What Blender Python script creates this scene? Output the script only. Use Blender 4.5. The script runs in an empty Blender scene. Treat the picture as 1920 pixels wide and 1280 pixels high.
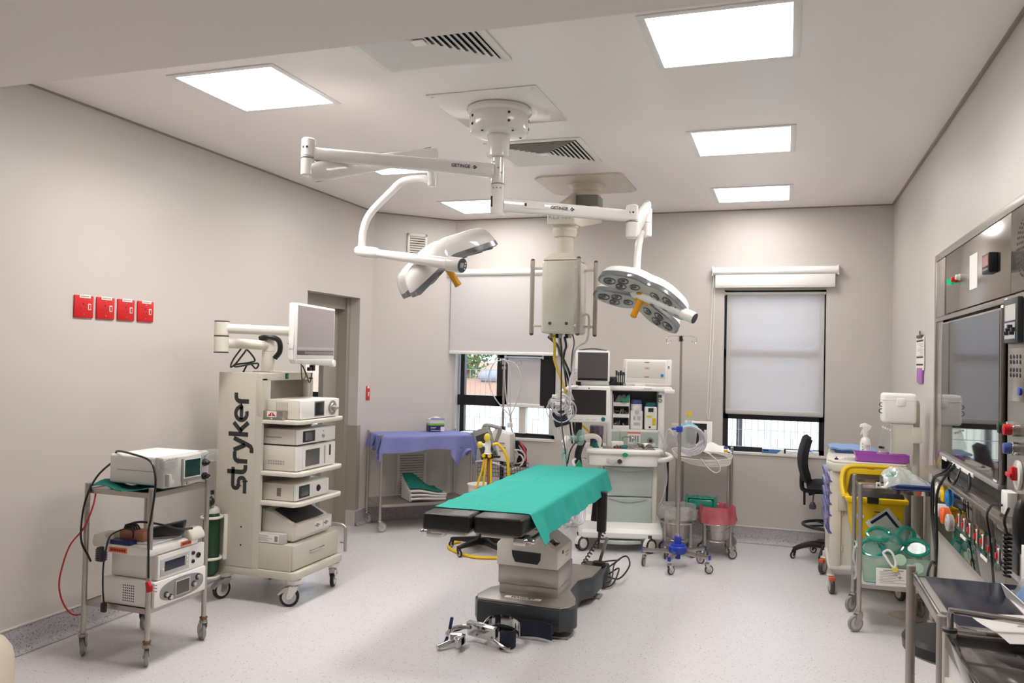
import bpy, bmesh, math, random
from mathutils import Vector, Matrix
random.seed(7)
S = bpy.context.scene
COL = S.collection
PI = math.pi
# ------------------------------------------------------------------ camera, world, sun, exposure
cd = bpy.data.cameras.new('camera'); cam = bpy.data.objects.new('camera', cd); COL.objects.link(cam)
cd.sensor_width = 36.0; cd.lens = 28.334; cd.clip_start = 0.05; cd.clip_end = 300
cam.matrix_world = Matrix(((0.946843, -0.014058, 0.321390, 0), (0.320961, -0.026264, -0.946728, 0), (0.021750, 0.999556, -0.020356, 1.607), (0, 0, 0, 1)))
S.camera = cam
S.view_settings.view_transform = 'Standard'; S.view_settings.look = 'None'
S.view_settings.gamma = 1.0; S.view_settings.use_curve_mapping = False
S.view_settings.exposure = 1.12
PANEL_LIGHT = 6.4          # brightness of the ceiling light diffusers
LAMP_WATTS = 3.8          # each ceiling light's own lamp
W = bpy.data.worlds.new('world'); S.world = W; W.use_nodes = True
nt = W.node_tree; bg = nt.nodes['Background']
bg.inputs['Color'].default_value = (0.62, 0.78, 1.0, 1); bg.inputs['Strength'].default_value = 2.0
sd = bpy.data.lights.new('sun', 'SUN'); sd.energy = 1.7; sd.angle = 0.02; sd.color = (1, 0.95, 0.86)
so = bpy.data.objects.new('sun', sd); COL.objects.link(so); so.rotation_euler = (math.radians(48), 0, math.radians(-12))

# ------------------------------------------------------------------ materials
def lin(c):
    return tuple((x/255/12.92 if x/255 <= .04045 else ((x/255+.055)/1.055)**2.4) for x in c) + (1,)
def mat(name, col, rough=.5, metal=0., var=.06, scale=9., bump=0., bscale=60., coat=0., emit=0., spec=None, aniso=0., trans=0.):
    m = bpy.data.materials.new(name); m.use_nodes = True
    t = m.node_tree; b = t.nodes['Principled BSDF']
    c = lin(col); b.inputs['Base Color'].default_value = c
    b.inputs['Metallic'].default_value = metal
    tc = t.nodes.new('ShaderNodeTexCoord'); n = t.nodes.new('ShaderNodeTexNoise')
    n.inputs['Scale'].default_value = scale; n.inputs['Detail'].default_value = 3
    t.links.new(tc.outputs['Object'], n.inputs['Vector'])
    r = t.nodes.new('ShaderNodeMapRange')
    r.inputs['To Min'].default_value = max(0, rough-var); r.inputs['To Max'].default_value = min(1, rough+var)
    t.links.new(n.outputs['Fac'], r.inputs['Value']); t.links.new(r.outputs['Result'], b.inputs['Roughness'])
    if coat: b.inputs['Coat Weight'].default_value = coat; b.inputs['Coat Roughness'].default_value = .08
    if trans: b.inputs['Transmission Weight'].default_value = trans
    if spec is not None: b.inputs['Specular IOR Level'].default_value = spec
    if emit:
        b.inputs['Emission Color'].default_value = c; b.inputs['Emission Strength'].default_value = emit
    if bump:
        n2 = t.nodes.new('ShaderNodeTexNoise'); n2.inputs['Scale'].default_value = bscale; n2.inputs['Detail'].default_value = 4
        t.links.new(tc.outputs['Object'], n2.inputs['Vector'])
        bp = t.nodes.new('ShaderNodeBump'); bp.inputs['Strength'].default_value = bump; bp.inputs['Distance'].default_value = .01
        t.links.new(n2.outputs['Fac'], bp.inputs['Height']); t.links.new(bp.outputs['Normal'], b.inputs['Normal'])
    return m
def film(name, col, clear=.7, rough=.15, glossy=.35):
    """thin see-through plastic: part transparent, part milky, part shiny"""
    m = bpy.data.materials.new(name); m.use_nodes = True; t = m.node_tree; t.nodes.clear()
    o = t.nodes.new('ShaderNodeOutputMaterial'); a = t.nodes.new('ShaderNodeMixShader')
    tr = t.nodes.new('ShaderNodeBsdfTransparent'); tr.inputs['Color'].default_value = lin(tuple(min(255, 150+int(x*.42)) for x in col))
    p = t.nodes.new('ShaderNodeBsdfPrincipled'); p.inputs['Base Color'].default_value = lin(col); p.inputs['Roughness'].default_value = rough
    p.inputs['Specular IOR Level'].default_value = glossy*1.4
    n = t.nodes.new('ShaderNodeTexNoise'); n.inputs['Scale'].default_value = 14
    tc = t.nodes.new('ShaderNodeTexCoord'); t.links.new(tc.outputs['Object'], n.inputs['Vector'])
    r = t.nodes.new('ShaderNodeMapRange'); r.inputs['To Min'].default_value = max(0, 1-clear-.12); r.inputs['To Max'].default_value = min(1, 1-clear+.12)
    t.links.new(n.outputs['Fac'], r.inputs['Value']); t.links.new(r.outputs['Result'], a.inputs['Fac'])
    t.links.new(tr.outputs[0], a.inputs[1]); t.links.new(p.outputs[0], a.inputs[2]); t.links.new(a.outputs[0], o.inputs[0])
    return m
def speckle(name, base, dark, light, scale, rough, amt=.5):
    m = mat(name, base, rough, 0, .08, 3); t = m.node_tree; b = t.nodes['Principled BSDF']
    tc = t.nodes.new('ShaderNodeTexCoord')
    v = t.nodes.new('ShaderNodeTexVoronoi'); v.inputs['Scale'].default_value = scale
    t.links.new(tc.outputs['Object'], v.inputs['Vector'])
    cr = t.nodes.new('ShaderNodeValToRGB'); e = cr.color_ramp.elements
    e[0].position = 0; e[0].color = lin(dark); e[1].position = 1; e[1].color = lin(base)
    for pos, c in ((amt*.26, dark), (amt*.30, base), (.86, base), (.9, light)):
        k = cr.color_ramp.elements.new(pos); k.color = lin(c)
    cr.color_ramp.interpolation = 'LINEAR'
    t.links.new(v.outputs['Color'], cr.inputs['Fac']); 
    t.links.new(cr.outputs['Color'], b.inputs['Base Color'])
    return m
M = {}
M['wall'] = mat('wall_paint', (203, 196, 190), .42, var=.1, scale=2, bump=.05, bscale=180)
M['ceil'] = mat('ceiling_paint', (250, 244, 242), .34, var=.08, scale=1.5, bump=.015, bscale=6)
M['soffit'] = mat('soffit_paint', (240, 233, 228), .5, var=.08, scale=1.5)
M['floor'] = speckle('floor_vinyl', (213, 209, 210), (152, 150, 153), (231, 228, 229), 190, .36, .40)
M['cove'] = speckle('cove_vinyl', (178, 175, 177), (112, 112, 118), (205, 203, 204), 190, .45, .75)
M['trim'] = mat('pale_trim', (222, 216, 206), .4)
M['shadowtrim'] = mat('shadow_line_trim', (150, 140, 129), .5)
M['jamb'] = mat('taupe_door_frame', (158, 150, 139), .45)
M['blackframe'] = mat('black_window_frame', (20, 20, 22), .35)
M['white'] = mat('white_plastic', (243, 241, 238), .32)
M['gloss'] = mat('gloss_white_enamel', (238, 234, 230), .16, var=.04, coat=.4)
M['offwhite'] = mat('off_white_plastic', (222, 217, 208), .35)
M['cream'] = mat('cream_powdercoat', (205, 200, 186), .38)
M['creamlt'] = mat('light_cream_plastic', (224, 219, 207), .35)
M['pend'] = mat('cream_pendant_paint', (214, 207, 192), .32)
M['steel'] = mat('brushed_steel', (186, 180, 174), .36, .86, .03, 12)
M['chrome'] = mat('chrome', (205, 203, 202), .1, 1., .05)
M['polish'] = mat('polished_steel_panel', (176, 170, 164), .075, 1., .03, 1.6, bump=.004, bscale=1.2)
M['satin'] = mat('satin_steel_panel', (176, 169, 162), .30, .9, .03, 3)
M['navytop'] = mat('navy_reflection_sheet', (36, 38, 56), .2, 0, .04, 3, spec=.3)
M['darkpolish'] = mat('dark_polished_steel', (138, 134, 128), .045, 1., .015, 1.6, bump=.003, bscale=1.2)
M['brushed'] = mat('brushed_panel_steel', (176, 169, 162), .19, 1., .03, 2)
M['plate'] = mat('glossy_ceiling_plate', (250, 246, 243), .06, 0, .02, coat=.5)
M['cover'] = mat('grey_bearing_cover', (128, 126, 124), .35)
M['darksteel'] = mat('dark_tray_steel', (108, 104, 102), .09, .75, .03, 2, bump=.006, bscale=2)
M['black'] = mat('black_plastic', (22, 22, 23), .4)
M['blackrub'] = mat('black_rubber', (28, 28, 29), .6)
M['leather'] = mat('black_vinyl_cushion', (26, 25, 26), .34, bump=.08, bscale=220)
M['fabric'] = mat('black_chair_fabric', (24, 24, 26), .85, bump=.2, bscale=300)
M['char'] = mat('charcoal_plastic', (58, 62, 64), .42, bump=.08, bscale=160)
M['dgrey'] = mat('dark_grey_plastic', (70, 69, 70), .4)
M['mgrey'] = mat('mid_grey_plastic', (150, 148, 146), .38)
M['lgrey'] = mat('light_grey_plastic', (196, 194, 190), .36)
M['screen'] = mat('dark_glass_screen', (46, 44, 45), .05, 0, .02, spec=.8, coat=.6)
M['screen2'] = mat('grey_glass_screen', (86, 82, 84), .06, 0, .02, spec=1., coat=1.)
M['mirror'] = mat('glossy_monitor_glass', (176, 166, 168), .03, .62, .01, spec=1., coat=1.)
M['tvglass'] = mat('glossy_tv_glass', (40, 37, 37), .03, 0., .01, spec=.42)
M['teal'] = mat('teal_drape_cloth', (24, 164, 150), .75, bump=.12, bscale=260)
M['dteal'] = mat('dark_green_cloth', (0, 108, 98), .8, bump=.15, bscale=260)
M['purple'] = mat('lavender_drape_cloth', (124, 128, 184), .7, bump=.12, bscale=240)
M['linen'] = mat('pale_linen', (205, 198, 196), .85, bump=.12, bscale=200)
M['sage'] = mat('sage_drawer_plastic', (186, 197, 191), .3)
M['red'] = mat('red_plastic', (206, 26, 30), .35)
M['yellow'] = mat('yellow_plastic', (242, 200, 6), .35)
M['amber'] = mat('amber_handle_plastic', (228, 158, 4), .35)
M['pyellow'] = mat('pale_yellow_plastic', (232, 216, 78), .35)
M['orange'] = mat('orange_label', (245, 105, 40), .5)
M['blue'] = mat('blue_plastic', (38, 62, 176), .3)
M['navy'] = mat('navy_fabric', (26, 30, 52), .7)
M['violet'] = mat('violet_plastic', (172, 92, 188), .3)
M['dviolet'] = mat('purple_handle_plastic', (92, 84, 152), .3)
M['ltblue'] = mat('light_blue_wrap', (134, 164, 206), .6, bump=.3, bscale=14)
M['skyblue'] = mat('bright_blue_plastic', (30, 140, 214), .3, bump=.4, bscale=18)
M['green'] = mat('green_cylinder_paint', (14, 62, 34), .3)
M['lgreen'] = mat('green_panel', (30, 150, 110), .3)
M['tgreen'] = mat('teal_cap_plastic', (10, 110, 112), .35)
M['paper'] = mat('white_paper', (238, 234, 230), .7)
M['ink'] = mat('dark_ink', (50, 48, 52), .7)
M['inkg'] = mat('grey_ink', (150, 148, 150), .7)
M['bluelabel'] = mat('blue_label', (70, 96, 160), .5)
M['navylabel'] = mat('navy_print', (30, 36, 92), .5)
M['limelabel'] = mat('lime_print', (136, 196, 30), .5)
M['redlabel'] = mat('red_print', (196, 40, 48), .5)
M['tan'] = mat('tan_leather', (170, 112, 84), .55)
M['beigebag'] = mat('beige_plastic_bag', (226, 214, 196), .35, bump=.3, bscale=16)
M['clear'] = film('clear_plastic', (225, 228, 226), .78)
M['clearbag'] = film('clear_bag_film', (232, 232, 230), .72, .12, .8)
M['bagwhite'] = film('frosted_bag_film', (226, 230, 226), .42, .2, .7)
M['frost'] = film('frosted_bin_plastic', (200, 226, 212), .45, .3)
M['redbag'] = film('red_bag_film', (236, 122, 134), .52, .15, .8)
M['aqua'] = film('aqua_soft_plastic', (40, 180, 160), .34, .12, .8)
M['aquat'] = film('aqua_clear_plastic', (190, 230, 222), .72, .1, .7)
M['tealwrap'] = film('teal_wrapped_pack', (10, 160, 136), .1, .15, .9)
M['tube'] = film('milky_tube', (220, 218, 222), .35, .2)
M['lens'] = mat('smoky_lens', (96, 92, 92), .08, .3, .03, coat=1.)
M['lampface'] = film('clear_lamp_cover', (196, 192, 192), .3, .1, .8)
M['silvtrim'] = mat('silver_rim', (150, 152, 156), .25, .8)
M['rust'] = mat('rusty_steel', (122, 78, 50), .6, .4)
def emission(name, col, s):
    m = bpy.data.materials.new(name); m.use_nodes = True; t = m.node_tree; t.nodes.clear()
    o = t.nodes.new('ShaderNodeOutputMaterial'); e = t.nodes.new('ShaderNodeEmission')
    e.inputs['Color'].default_value = col; e.inputs['Strength'].default_value = s
    t.links.new(e.outputs[0], o.inputs[0]); return m
M['panel'] = emission('lit_light_diffuser', (1.0, 0.97, 0.94, 1), PANEL_LIGHT)
M['greenlit'] = emission('lit_green_lamp', (.02, .6, .25, 1), .45)
M['redlit'] = emission('lit_red_display', (.75, .08, .06, 1), .5)
def glass_mat():
    m = bpy.data.materials.new('window_glass'); m.use_nodes = True; t = m.node_tree; t.nodes.clear()
    o = t.nodes.new('ShaderNodeOutputMaterial'); a = t.nodes.new('ShaderNodeMixShader'); a.inputs['Fac'].default_value = .06
    tr = t.nodes.new('ShaderNodeBsdfTransparent'); g = t.nodes.new('ShaderNodeBsdfGlossy'); g.inputs['Roughness'].default_value = .02
    t.links.new(tr.outputs[0], a.inputs[1]); t.links.new(g.outputs[0], a.inputs[2]); t.links.new(a.outputs[0], o.inputs[0]); return m
M['glass'] = glass_mat()
def blind_mat(name, col, through, glow):
    m = bpy.data.materials.new(name); m.use_nodes = True; t = m.node_tree; t.nodes.clear()
    o = t.nodes.new('ShaderNodeOutputMaterial'); a = t.nodes.new('ShaderNodeMixShader'); a.inputs['Fac'].default_value = through
    b = t.nodes.new('ShaderNodeMixShader'); b.inputs['Fac'].default_value = glow
    d = t.nodes.new('ShaderNodeBsdfDiffuse'); d.inputs['Color'].default_value = lin(col)
    tl = t.nodes.new('ShaderNodeBsdfTranslucent'); tl.inputs['Color'].default_value = lin(col)
    tr = t.nodes.new('ShaderNodeBsdfTransparent')
    tc = t.nodes.new('ShaderNodeTexCoord'); w = t.nodes.new('ShaderNodeTexWave'); w.inputs['Scale'].default_value = 120
    bp = t.nodes.new('ShaderNodeBump'); bp.inputs['Strength'].default_value = .05
    t.links.new(tc.outputs['Object'], w.inputs['Vector']); t.links.new(w.outputs['Fac'], bp.inputs['Height']); t.links.new(bp.outputs['Normal'], d.inputs['Normal'])
    t.links.new(d.outputs[0], b.inputs[1]); t.links.new(tl.outputs[0], b.inputs[2])
    t.links.new(b.outputs[0], a.inputs[1]); t.links.new(tr.outputs[0], a.inputs[2]); t.links.new(a.outputs[0], o.inputs[0]); return m
M['blind'] = blind_mat('white_blackout_blind', (216, 211, 210), .0, .05)
M['screenblind'] = blind_mat('pale_sunscreen_blind', (216, 211, 210), .16, .36)

# ------------------------------------------------------------------ mesh helpers
def frame(d):
    d = Vector(d).normalized(); u = Vector((0, 0, 1)) if abs(d.z) < .95 else Vector((1, 0, 0))
    a = d.cross(u).normalized(); return a, a.cross(d).normalized() * -1
def smooth_path(pts, n=6, closed=False):
    P = [Vector(p) for p in pts]; out = []; L = len(P)
    if L < 3: return P
    for i in range(L if closed else L-1):
        p0 = P[(i-1) % L] if closed or i > 0 else P[0]*2-P[1]
        p1 = P[i]; p2 = P[(i+1) % L]
        p3 = P[(i+2) % L] if closed or i+2 < L else P[-1]*2-P[-2]
        for k in range(n):
            t = k/n
            out.append(.5*((2*p1)+(p2-p0)*t+(2*p0-5*p1+4*p2-p3)*t*t+(3*p1-p0-3*p2+p3)*t**3))
    if not closed: out.append(P[-1])
    return out
WORLD = {}
class MB:
    def __init__(s): s.v = []; s.f = []; s.m = []
    def add(s, vs, fs, mi=0, T=None):
        k = len(s.v)
        s.v += [(T @ Vector(v)) if T is not None else Vector(v) for v in vs]
        s.f += [tuple(i+k for i in f) for f in fs]; s.m += [mi]*len(fs); return s
    def bm(s, b, mi=0, T=None):
        b.verts.ensure_lookup_table(); b.verts.index_update()
        s.add([v.co.copy() for v in b.verts], [[v.index for v in f.verts] for f in b.faces], mi, T); b.free(); return s
    def box(s, x0, x1, y0, y1, z0, z1, b=0, mi=0, T=None, seg=2):
        vs = [(x, y, z) for x in (x0, x1) for y in (y0, y1) for z in (z0, z1)]
        fs = [(0, 1, 3, 2), (4, 6, 7, 5), (0, 4, 5, 1), (2, 3, 7, 6), (0, 2, 6, 4), (1, 5, 7, 3)]
        if not b: return s.add(vs, fs, mi, T)
        m = bmesh.new(); V = [m.verts.new(v) for v in vs]
        for f in fs: m.faces.new([V[i] for i in f])
        b = min(b, .49*min(abs(x1-x0), abs(y1-y0), abs(z1-z0)))
        bmesh.ops.bevel(m, geom=list(m.edges), offset=b, segments=seg, profile=.5, affect='EDGES')
        return s.bm(m, mi, T)
    def hexa(s, bot, top, b=0, mi=0, T=None, seg=2):
        """8 corners: bottom loop of four points, top loop of four"""
        m = bmesh.new(); V = [m.verts.new(v) for v in list(bot)+list(top)]
        for f in ((3, 2, 1, 0), (4, 5, 6, 7), (0, 1, 5, 4), (1, 2, 6, 5), (2, 3, 7, 6), (3, 0, 4, 7)): m.faces.new([V[i] for i in f])
        bmesh.ops.recalc_face_normals(m, faces=m.faces)
        if b: bmesh.ops.bevel(m, geom=list(m.edges), offset=b, segments=seg, profile=.5, affect='EDGES')
        return s.bm(m, mi, T)
    def prism(s, pts, d, b=0, mi=0, T=None, seg=2):
        """outline of 3-d points extruded along vector d"""
        m = bmesh.new(); d = Vector(d); A = [m.verts.new(p) for p in pts]; B = [m.verts.new(Vector(p)+d) for p in pts]; n = len(A)
        m.faces.new(A[::-1]); m.faces.new(B)
        for i in range(n): m.faces.new((A[i], A[(i+1) % n], B[(i+1) % n], B[i]))
        bmesh.ops.recalc_face_normals(m, faces=m.faces)
        if b:
            e = [x for x in m.edges if len(x.link_faces) == 2 and any(len(f.verts) == n and n != 4 or f.index < 0 for f in x.link_faces)] if n > 6 else list(m.edges)
            bmesh.ops.bevel(m, geom=e, offset=b, segments=seg, profile=.5, affect='EDGES')
        return s.bm(m, mi, T)
    def cyl(s, p0, p1, r, r2=None, n=16, mi=0, T=None, b=0):
        p0 = Vector(p0); p1 = Vector(p1); r2 = r if r2 is None else r2; a, c = frame(p1-p0); d = (p1-p0).normalized()
        rings = [(p0, r), (p1, r2)]
        if b: rings = [(p0, r-b), (p0+d*b, r), (p1-d*b, r2), (p1, r2-b)]
        vs = []; 
        for p, q in rings: vs += [p+(a*math.cos(2*PI*i/n)+c*math.sin(2*PI*i/n))*q for i in range(n)]
        fs = []
        for j in range(len(rings)-1):
            for i in range(n): fs.append((j*n+i, j*n+(i+1) % n, (j+1)*n+(i+1) % n, (j+1)*n+i))
        fs.append(tuple(range(n))[::-1]); fs.append(tuple((len(rings)-1)*n+i for i in range(n)))
        return s.add(vs, fs, mi, T)
    def tube(s, pts, r, n=8, mi=0, T=None, k=6, closed=False, raw=False):
        P = [Vector(p) for p in pts] if raw else smooth_path(pts, k, closed)
        L = len(P); vs = []; fs = []; a = None
        for i, p in enumerate(P):
            d = (P[(i+1) % L]-P[i-1]) if closed else (P[min(i+1, L-1)]-P[max(i-1, 0)])
            if d.length < 1e-9: d = Vector((0, 0, 1))
            d.normalize()
            if a is None: a, _ = frame(d)
            a = (a-d*a.dot(d))
            if a.length < 1e-6: a, _ = frame(d)
            a.normalize(); c = d.cross(a)
            q = r(i/(L-1)) if callable(r) else r
            vs += [p+(a*math.cos(2*PI*j/n)+c*math.sin(2*PI*j/n))*q for j in range(n)]
        for i in range(L if closed else L-1):
            for j in range(n): fs.append((i*n+j, i*n+(j+1) % n, ((i+1) % L)*n+(j+1) % n, ((i+1) % L)*n+j))
        if not closed: fs.append(tuple(range(n))[::-1]); fs.append(tuple((L-1)*n+j for j in range(n)))
        return s.add(vs, fs, mi, T)
    def lathe(s, prof, o=(0, 0, 0), ax=(0, 0, 1), n=24, mi=0, T=None, sx=1., sy=1.):
        o = Vector(o); d = Vector(ax).normalized(); a, c = frame(d); vs = []; fs = []; L = len(prof)
        for r, z in prof: vs += [o+d*z+(a*math.cos(2*PI*i/n)*sx+c*math.sin(2*PI*i/n)*sy)*r for i in range(n)]
        for j in range(L-1):
            for i in range(n): fs.append((j*n+i, j*n+(i+1) % n, (j+1)*n+(i+1) % n, (j+1)*n+i))
        if prof[0][0] > 1e-4: fs.append(tuple(range(n))[::-1])
        if prof[-1][0] > 1e-4: fs.append(tuple((L-1)*n+i for i in range(n)))
        return s.add(vs, fs, mi, T)
    def torus(s, o, ax, R, r, n=24, k=8, mi=0, a0=0, a1=2*PI, T=None):
        o = Vector(o); a, c = frame(ax); full = abs(a1-a0-2*PI) < 1e-6
        pts = [o+(a*math.cos(a0+(a1-a0)*i/n)+c*math.sin(a0+(a1-a0)*i/n))*R for i in range(n if full else n+1)]
        return s.tube(pts, r, k, mi, T, closed=full, raw=True)
    def ball(s, o, r, mi=0, n=12, sc=(1, 1, 1), T=None):
        o = Vector(o); vs = []; fs = []; k = n//2+1
        for j in range(k+1):
            th = PI*j/k
            vs += [o+Vector((math.sin(th)*math.cos(2*PI*i/n)*sc[0], math.sin(th)*math.sin(2*PI*i/n)*sc[1], math.cos(th)*sc[2]))*r for i in range(n)]
        for j in range(k):
            for i in range(n): fs.append((j*n+i, (j+1)*n+i, (j+1)*n+(i+1) % n, j*n+(i+1) % n))
        return s.add(vs, fs, mi, T)
    def grid(s, fn, nu, nv, mi=0, th=0, T=None):
        P = [[Vector(fn(i/nu, j/nv)) for j in range(nv+1)] for i in range(nu+1)]
        vs = [p for row in P for p in row]; q = nv+1
        fs = [(i*q+j, (i+1)*q+j, (i+1)*q+j+1, i*q+j+1) for i in range(nu) for j in range(nv)]
        if th:
            m = bmesh.new(); V = [m.verts.new(v) for v in vs]
            for f in fs: m.faces.new([V[i] for i in f])
            m.normal_update(); k = len(vs); B = [v.co-v.normal*th for v in m.verts]; m.free()
            vs2 = vs+B; fs2 = fs+[tuple(i+k for i in f[::-1]) for f in fs]
            rim = [i*q for i in range(nu+1)]+[nu*q+j for j in range(1, q)]+[i*q+nv for i in range(nu-1, -1, -1)]+[j for j in range(nv-1, 0, -1)]
            for a, b in zip(rim, rim[1:]+rim[:1]): fs2.append((b, a, a+k, b+k))
            vs, fs = vs2, fs2
        return s.add(vs, fs, mi, T)
    def obj(s, name, mats, parent=None, label=None, ang=35, flat=False):
        me = bpy.data.meshes.new(name)
        o0 = Vector((0, 0, 0)); p = parent
        while p is not None:
            if p.name in WORLD: o0 = WORLD[p.name]; break
            p = p.parent
        me.from_pydata([tuple(v-o0) for v in s.v], [], s.f)
        if not isinstance(mats, (list, tuple)): mats = [mats]
        for m in mats: me.materials.append(M[m] if isinstance(m, str) else m)
        if len(mats) > 1:
            for p, i in zip(me.polygons, s.m): p.material_index = i
        bb = bmesh.new(); bb.from_mesh(me); bmesh.ops.recalc_face_normals(bb, faces=bb.faces); bb.to_mesh(me); bb.free()
        if not flat:
            me.polygons.foreach_set('use_smooth', [True]*len(me.polygons)); me.set_sharp_from_angle(angle=math.radians(ang))
        o = bpy.data.objects.new(name, me); COL.objects.link(o)
        if parent is not None: o.parent = parent
        if label: o['label'] = label
        return o
def each(m, name, mats, parent=None, **kw):
    """every separate piece of the collected mesh becomes an object of its own"""
    n = len(m.v); p = list(range(n))
    def find(i):
        while p[i] != i: p[i] = p[p[i]]; i = p[i]
        return i
    for f in m.f:
        for a in f[1:]: p[find(a)] = find(f[0])
    groups = {}
    for f, k in zip(m.f, m.m): groups.setdefault(find(f[0]), []).append((f, k))
    out = []
    for g in groups.values():
        q = MB(); ix = {}
        for f, k in g:
            for i in f:
                if i not in ix: ix[i] = len(q.v); q.v.append(m.v[i])
            q.f.append(tuple(ix[i] for i in f)); q.m.append(k)
        ml = mats
        if isinstance(mats, (list, tuple)) and len(set(q.m)) == 1: ml = mats[q.m[0]]
        out.append(q.obj(name, ml, parent, **kw))
    return out
def tag(o, label, cat, group=None, kind=None):
    o['label'] = label; o['category'] = cat
    if group: o['group'] = group
    if kind: o['kind'] = kind
    return o
def thing(name, label, cat, loc, rz=0., group=None, world=True):
    """Empty at the base of a thing. world=True: its parts are given in room coordinates (no turn)."""
    o = bpy.data.objects.new(name, None); COL.objects.link(o); o.empty_display_size = .1
    o.location = loc; o.rotation_euler = (0, 0, rz)
    if world and rz == 0: WORLD[o.name] = Vector(loc)
    return tag(o, label, cat, group)
def struct(o): o['kind'] = 'structure'; return o
def TR(loc=(0, 0, 0), rx=0, ry=0, rz=0):
    return Matrix.Translation(loc) @ Matrix.Rotation(rz, 4, 'Z') @ Matrix.Rotation(ry, 4, 'Y') @ Matrix.Rotation(rx, 4, 'X')
def axes(o, x, y, z):
    x = Vector(x); y = Vector(y); z = Vector(z)
    return Matrix(((x.x, y.x, z.x, o[0]), (x.y, y.y, z.y, o[1]), (x.z, y.z, z.z, o[2]), (0, 0, 0, 1)))
def text_into(mb, s, size, T, mi=0, depth=.001, bold=0., align='CENTER'):
    c = bpy.data.curves.new('t', 'FONT'); c.body = s; c.size = size; c.extrude = depth/2; c.align_x = align; c.align_y = 'CENTER'; c.offset = bold; c.resolution_u = 2
    o = bpy.data.objects.new('t', c); COL.objects.link(o)
    dg = bpy.context.evaluated_depsgraph_get(); me = o.evaluated_get(dg).to_mesh()
    mb.add([v.co.copy() for v in me.vertices], [tuple(p.vertices) for p in me.polygons], mi, T)
    o.evaluated_get(dg).to_mesh_clear(); bpy.data.objects.remove(o); bpy.data.curves.remove(c)
def copy_thing(root, loc, label=None, rz=None):
    r = root.copy(); COL.objects.link(r); r.location = loc
    if rz is not None: r.rotation_euler = (0, 0, rz)
    if label: r['label'] = label
    for ch in list(root.children):
        c = ch.copy(); COL.objects.link(c); c.parent = r
        for g in list(ch.children):
            d = g.copy(); COL.objects.link(d); d.parent = c
    return r
# ------------------------------------------------------------------ the setting
XL, XR, YB, H, YR = -3.80, .865, 7.575, 3.0, -.5
def sbox(name, mats, *boxes):
    m = MB()
    for b in boxes: m.box(*b)
    return struct(m.obj(name, mats, flat=True))
sbox('floor', 'floor', (-5.9, 1.15, YR-.2, 8.4, -.12, 0))
sbox('ceiling', 'ceil', (XL-.3, XR+.3, 2.3, YB+.3, H, H+.15), (-5.9, XL-.3, 5.2, 8.4, 2.7, 2.85), (-5.9, XL-.3, 5.2, 8.4, 2.85, 3.15))
sbox('ceiling_soffit', 'soffit', (XL-.3, XR+.3, YR-.2, 2.25, 2.592, 3.15))
# left wall with the doorway (Y 5.84..6.72, 2.137 high)
D0, D1, DH = 5.84, 6.72, 2.137
sbox('wall_left', 'wall', (XL-.22, XL, YR, D0, 0, H), (XL-.22, XL, D1, 6.99, 0, H), (XL-.22, XL, D0, D1, DH, H))
m = MB(); m.prism([(-3.80, 6.962, 0), (-3.202, 7.575, 0), (-3.202, 7.8, 0), (-4.02, 7.8, 0), (-4.02, 6.962, 0)], (0, 0, H)); struct(m.obj('wall_corner', 'wall', flat=True))
# back wall with two window openings
WA = (-3.17, -2.115, .815, 2.42); WB = (-.535, .335, .80, 2.27); Y0, Y1 = YB, YB+.2
sbox('wall_back', 'wall', (-3.25, WA[0], Y0, Y1, 0, H), (WA[1], WB[0], Y0, Y1, 0, H), (WB[1], XR+.2, Y0, Y1, 0, H),
     (WA[0], WA[1], Y0, Y1, 0, WA[2]), (WA[0], WA[1], Y0, Y1, WA[3], H), (WB[0], WB[1], Y0, Y1, 0, WB[2]), (WB[0], WB[1], Y0, Y1, WB[3], H))
sbox('wall_right', 'wall', (XR, XR+.2, YR, YB+.2, 0, H))
sbox('wall_rear', 'wall', (XL-.22, XR+.2, YR-.2, YR, 0, H))  # unseen wall, set close behind the camera to bounce light forward
# shade of the wall-ceiling gap coloured into dark trim, pale strip on the coved vinyl skirting
def cove(name, a, b, nrm, h=.138):
    a = Vector(a+(0,)); b = Vector(b+(0,)); n = Vector(nrm+(0,)).normalized(); m = MB(); prof = [(.003, h), (.004, .05), (.010, .022), (.022, .008), (.045, .0025)]
    P = []
    for p in (a, b): P.append([p+n*x+Vector((0, 0, z)) for x, z in prof])
    k = len(prof); m.add(P[0]+P[1], [(i, i+1, k+i+1, k+i) for i in range(k-1)], 0)
    d = (b-a); L = d.length; d.normalize(); T = axes(a, d, n, (0, 0, 1))
    m.box(0, L, 0, .006, h, h+.009, mi=1, T=T)
    return struct(m.obj(name, ['cove', 'trim'], ang=60))
cove('baseboard_left', (XL, YR), (XL, D0), (1, 0)); cove('baseboard_doorside', (XL, D1), (XL, 6.962), (1, 0))
cove('baseboard_corner', (-3.80, 6.962), (-3.202, 7.575), (.716, -.698))
cove('baseboard_back', (-3.202, YB), (XR, YB), (0, -1)); cove('baseboard_right', (XR, YR), (XR, YB), (-1, 0))
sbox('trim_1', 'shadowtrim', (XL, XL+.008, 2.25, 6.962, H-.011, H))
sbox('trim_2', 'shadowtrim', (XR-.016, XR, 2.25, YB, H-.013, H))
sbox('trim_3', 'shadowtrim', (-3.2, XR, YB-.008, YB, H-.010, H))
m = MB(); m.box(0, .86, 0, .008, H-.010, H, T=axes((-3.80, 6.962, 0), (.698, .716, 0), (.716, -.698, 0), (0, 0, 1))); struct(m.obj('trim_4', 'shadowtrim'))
sbox('trim_5', 'trim', (WB[1]+.05, XR, YB-.003, YB, .606, .610), (WA[1]+.1, -1.7, YB-.003, YB, .555, .559))
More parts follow.
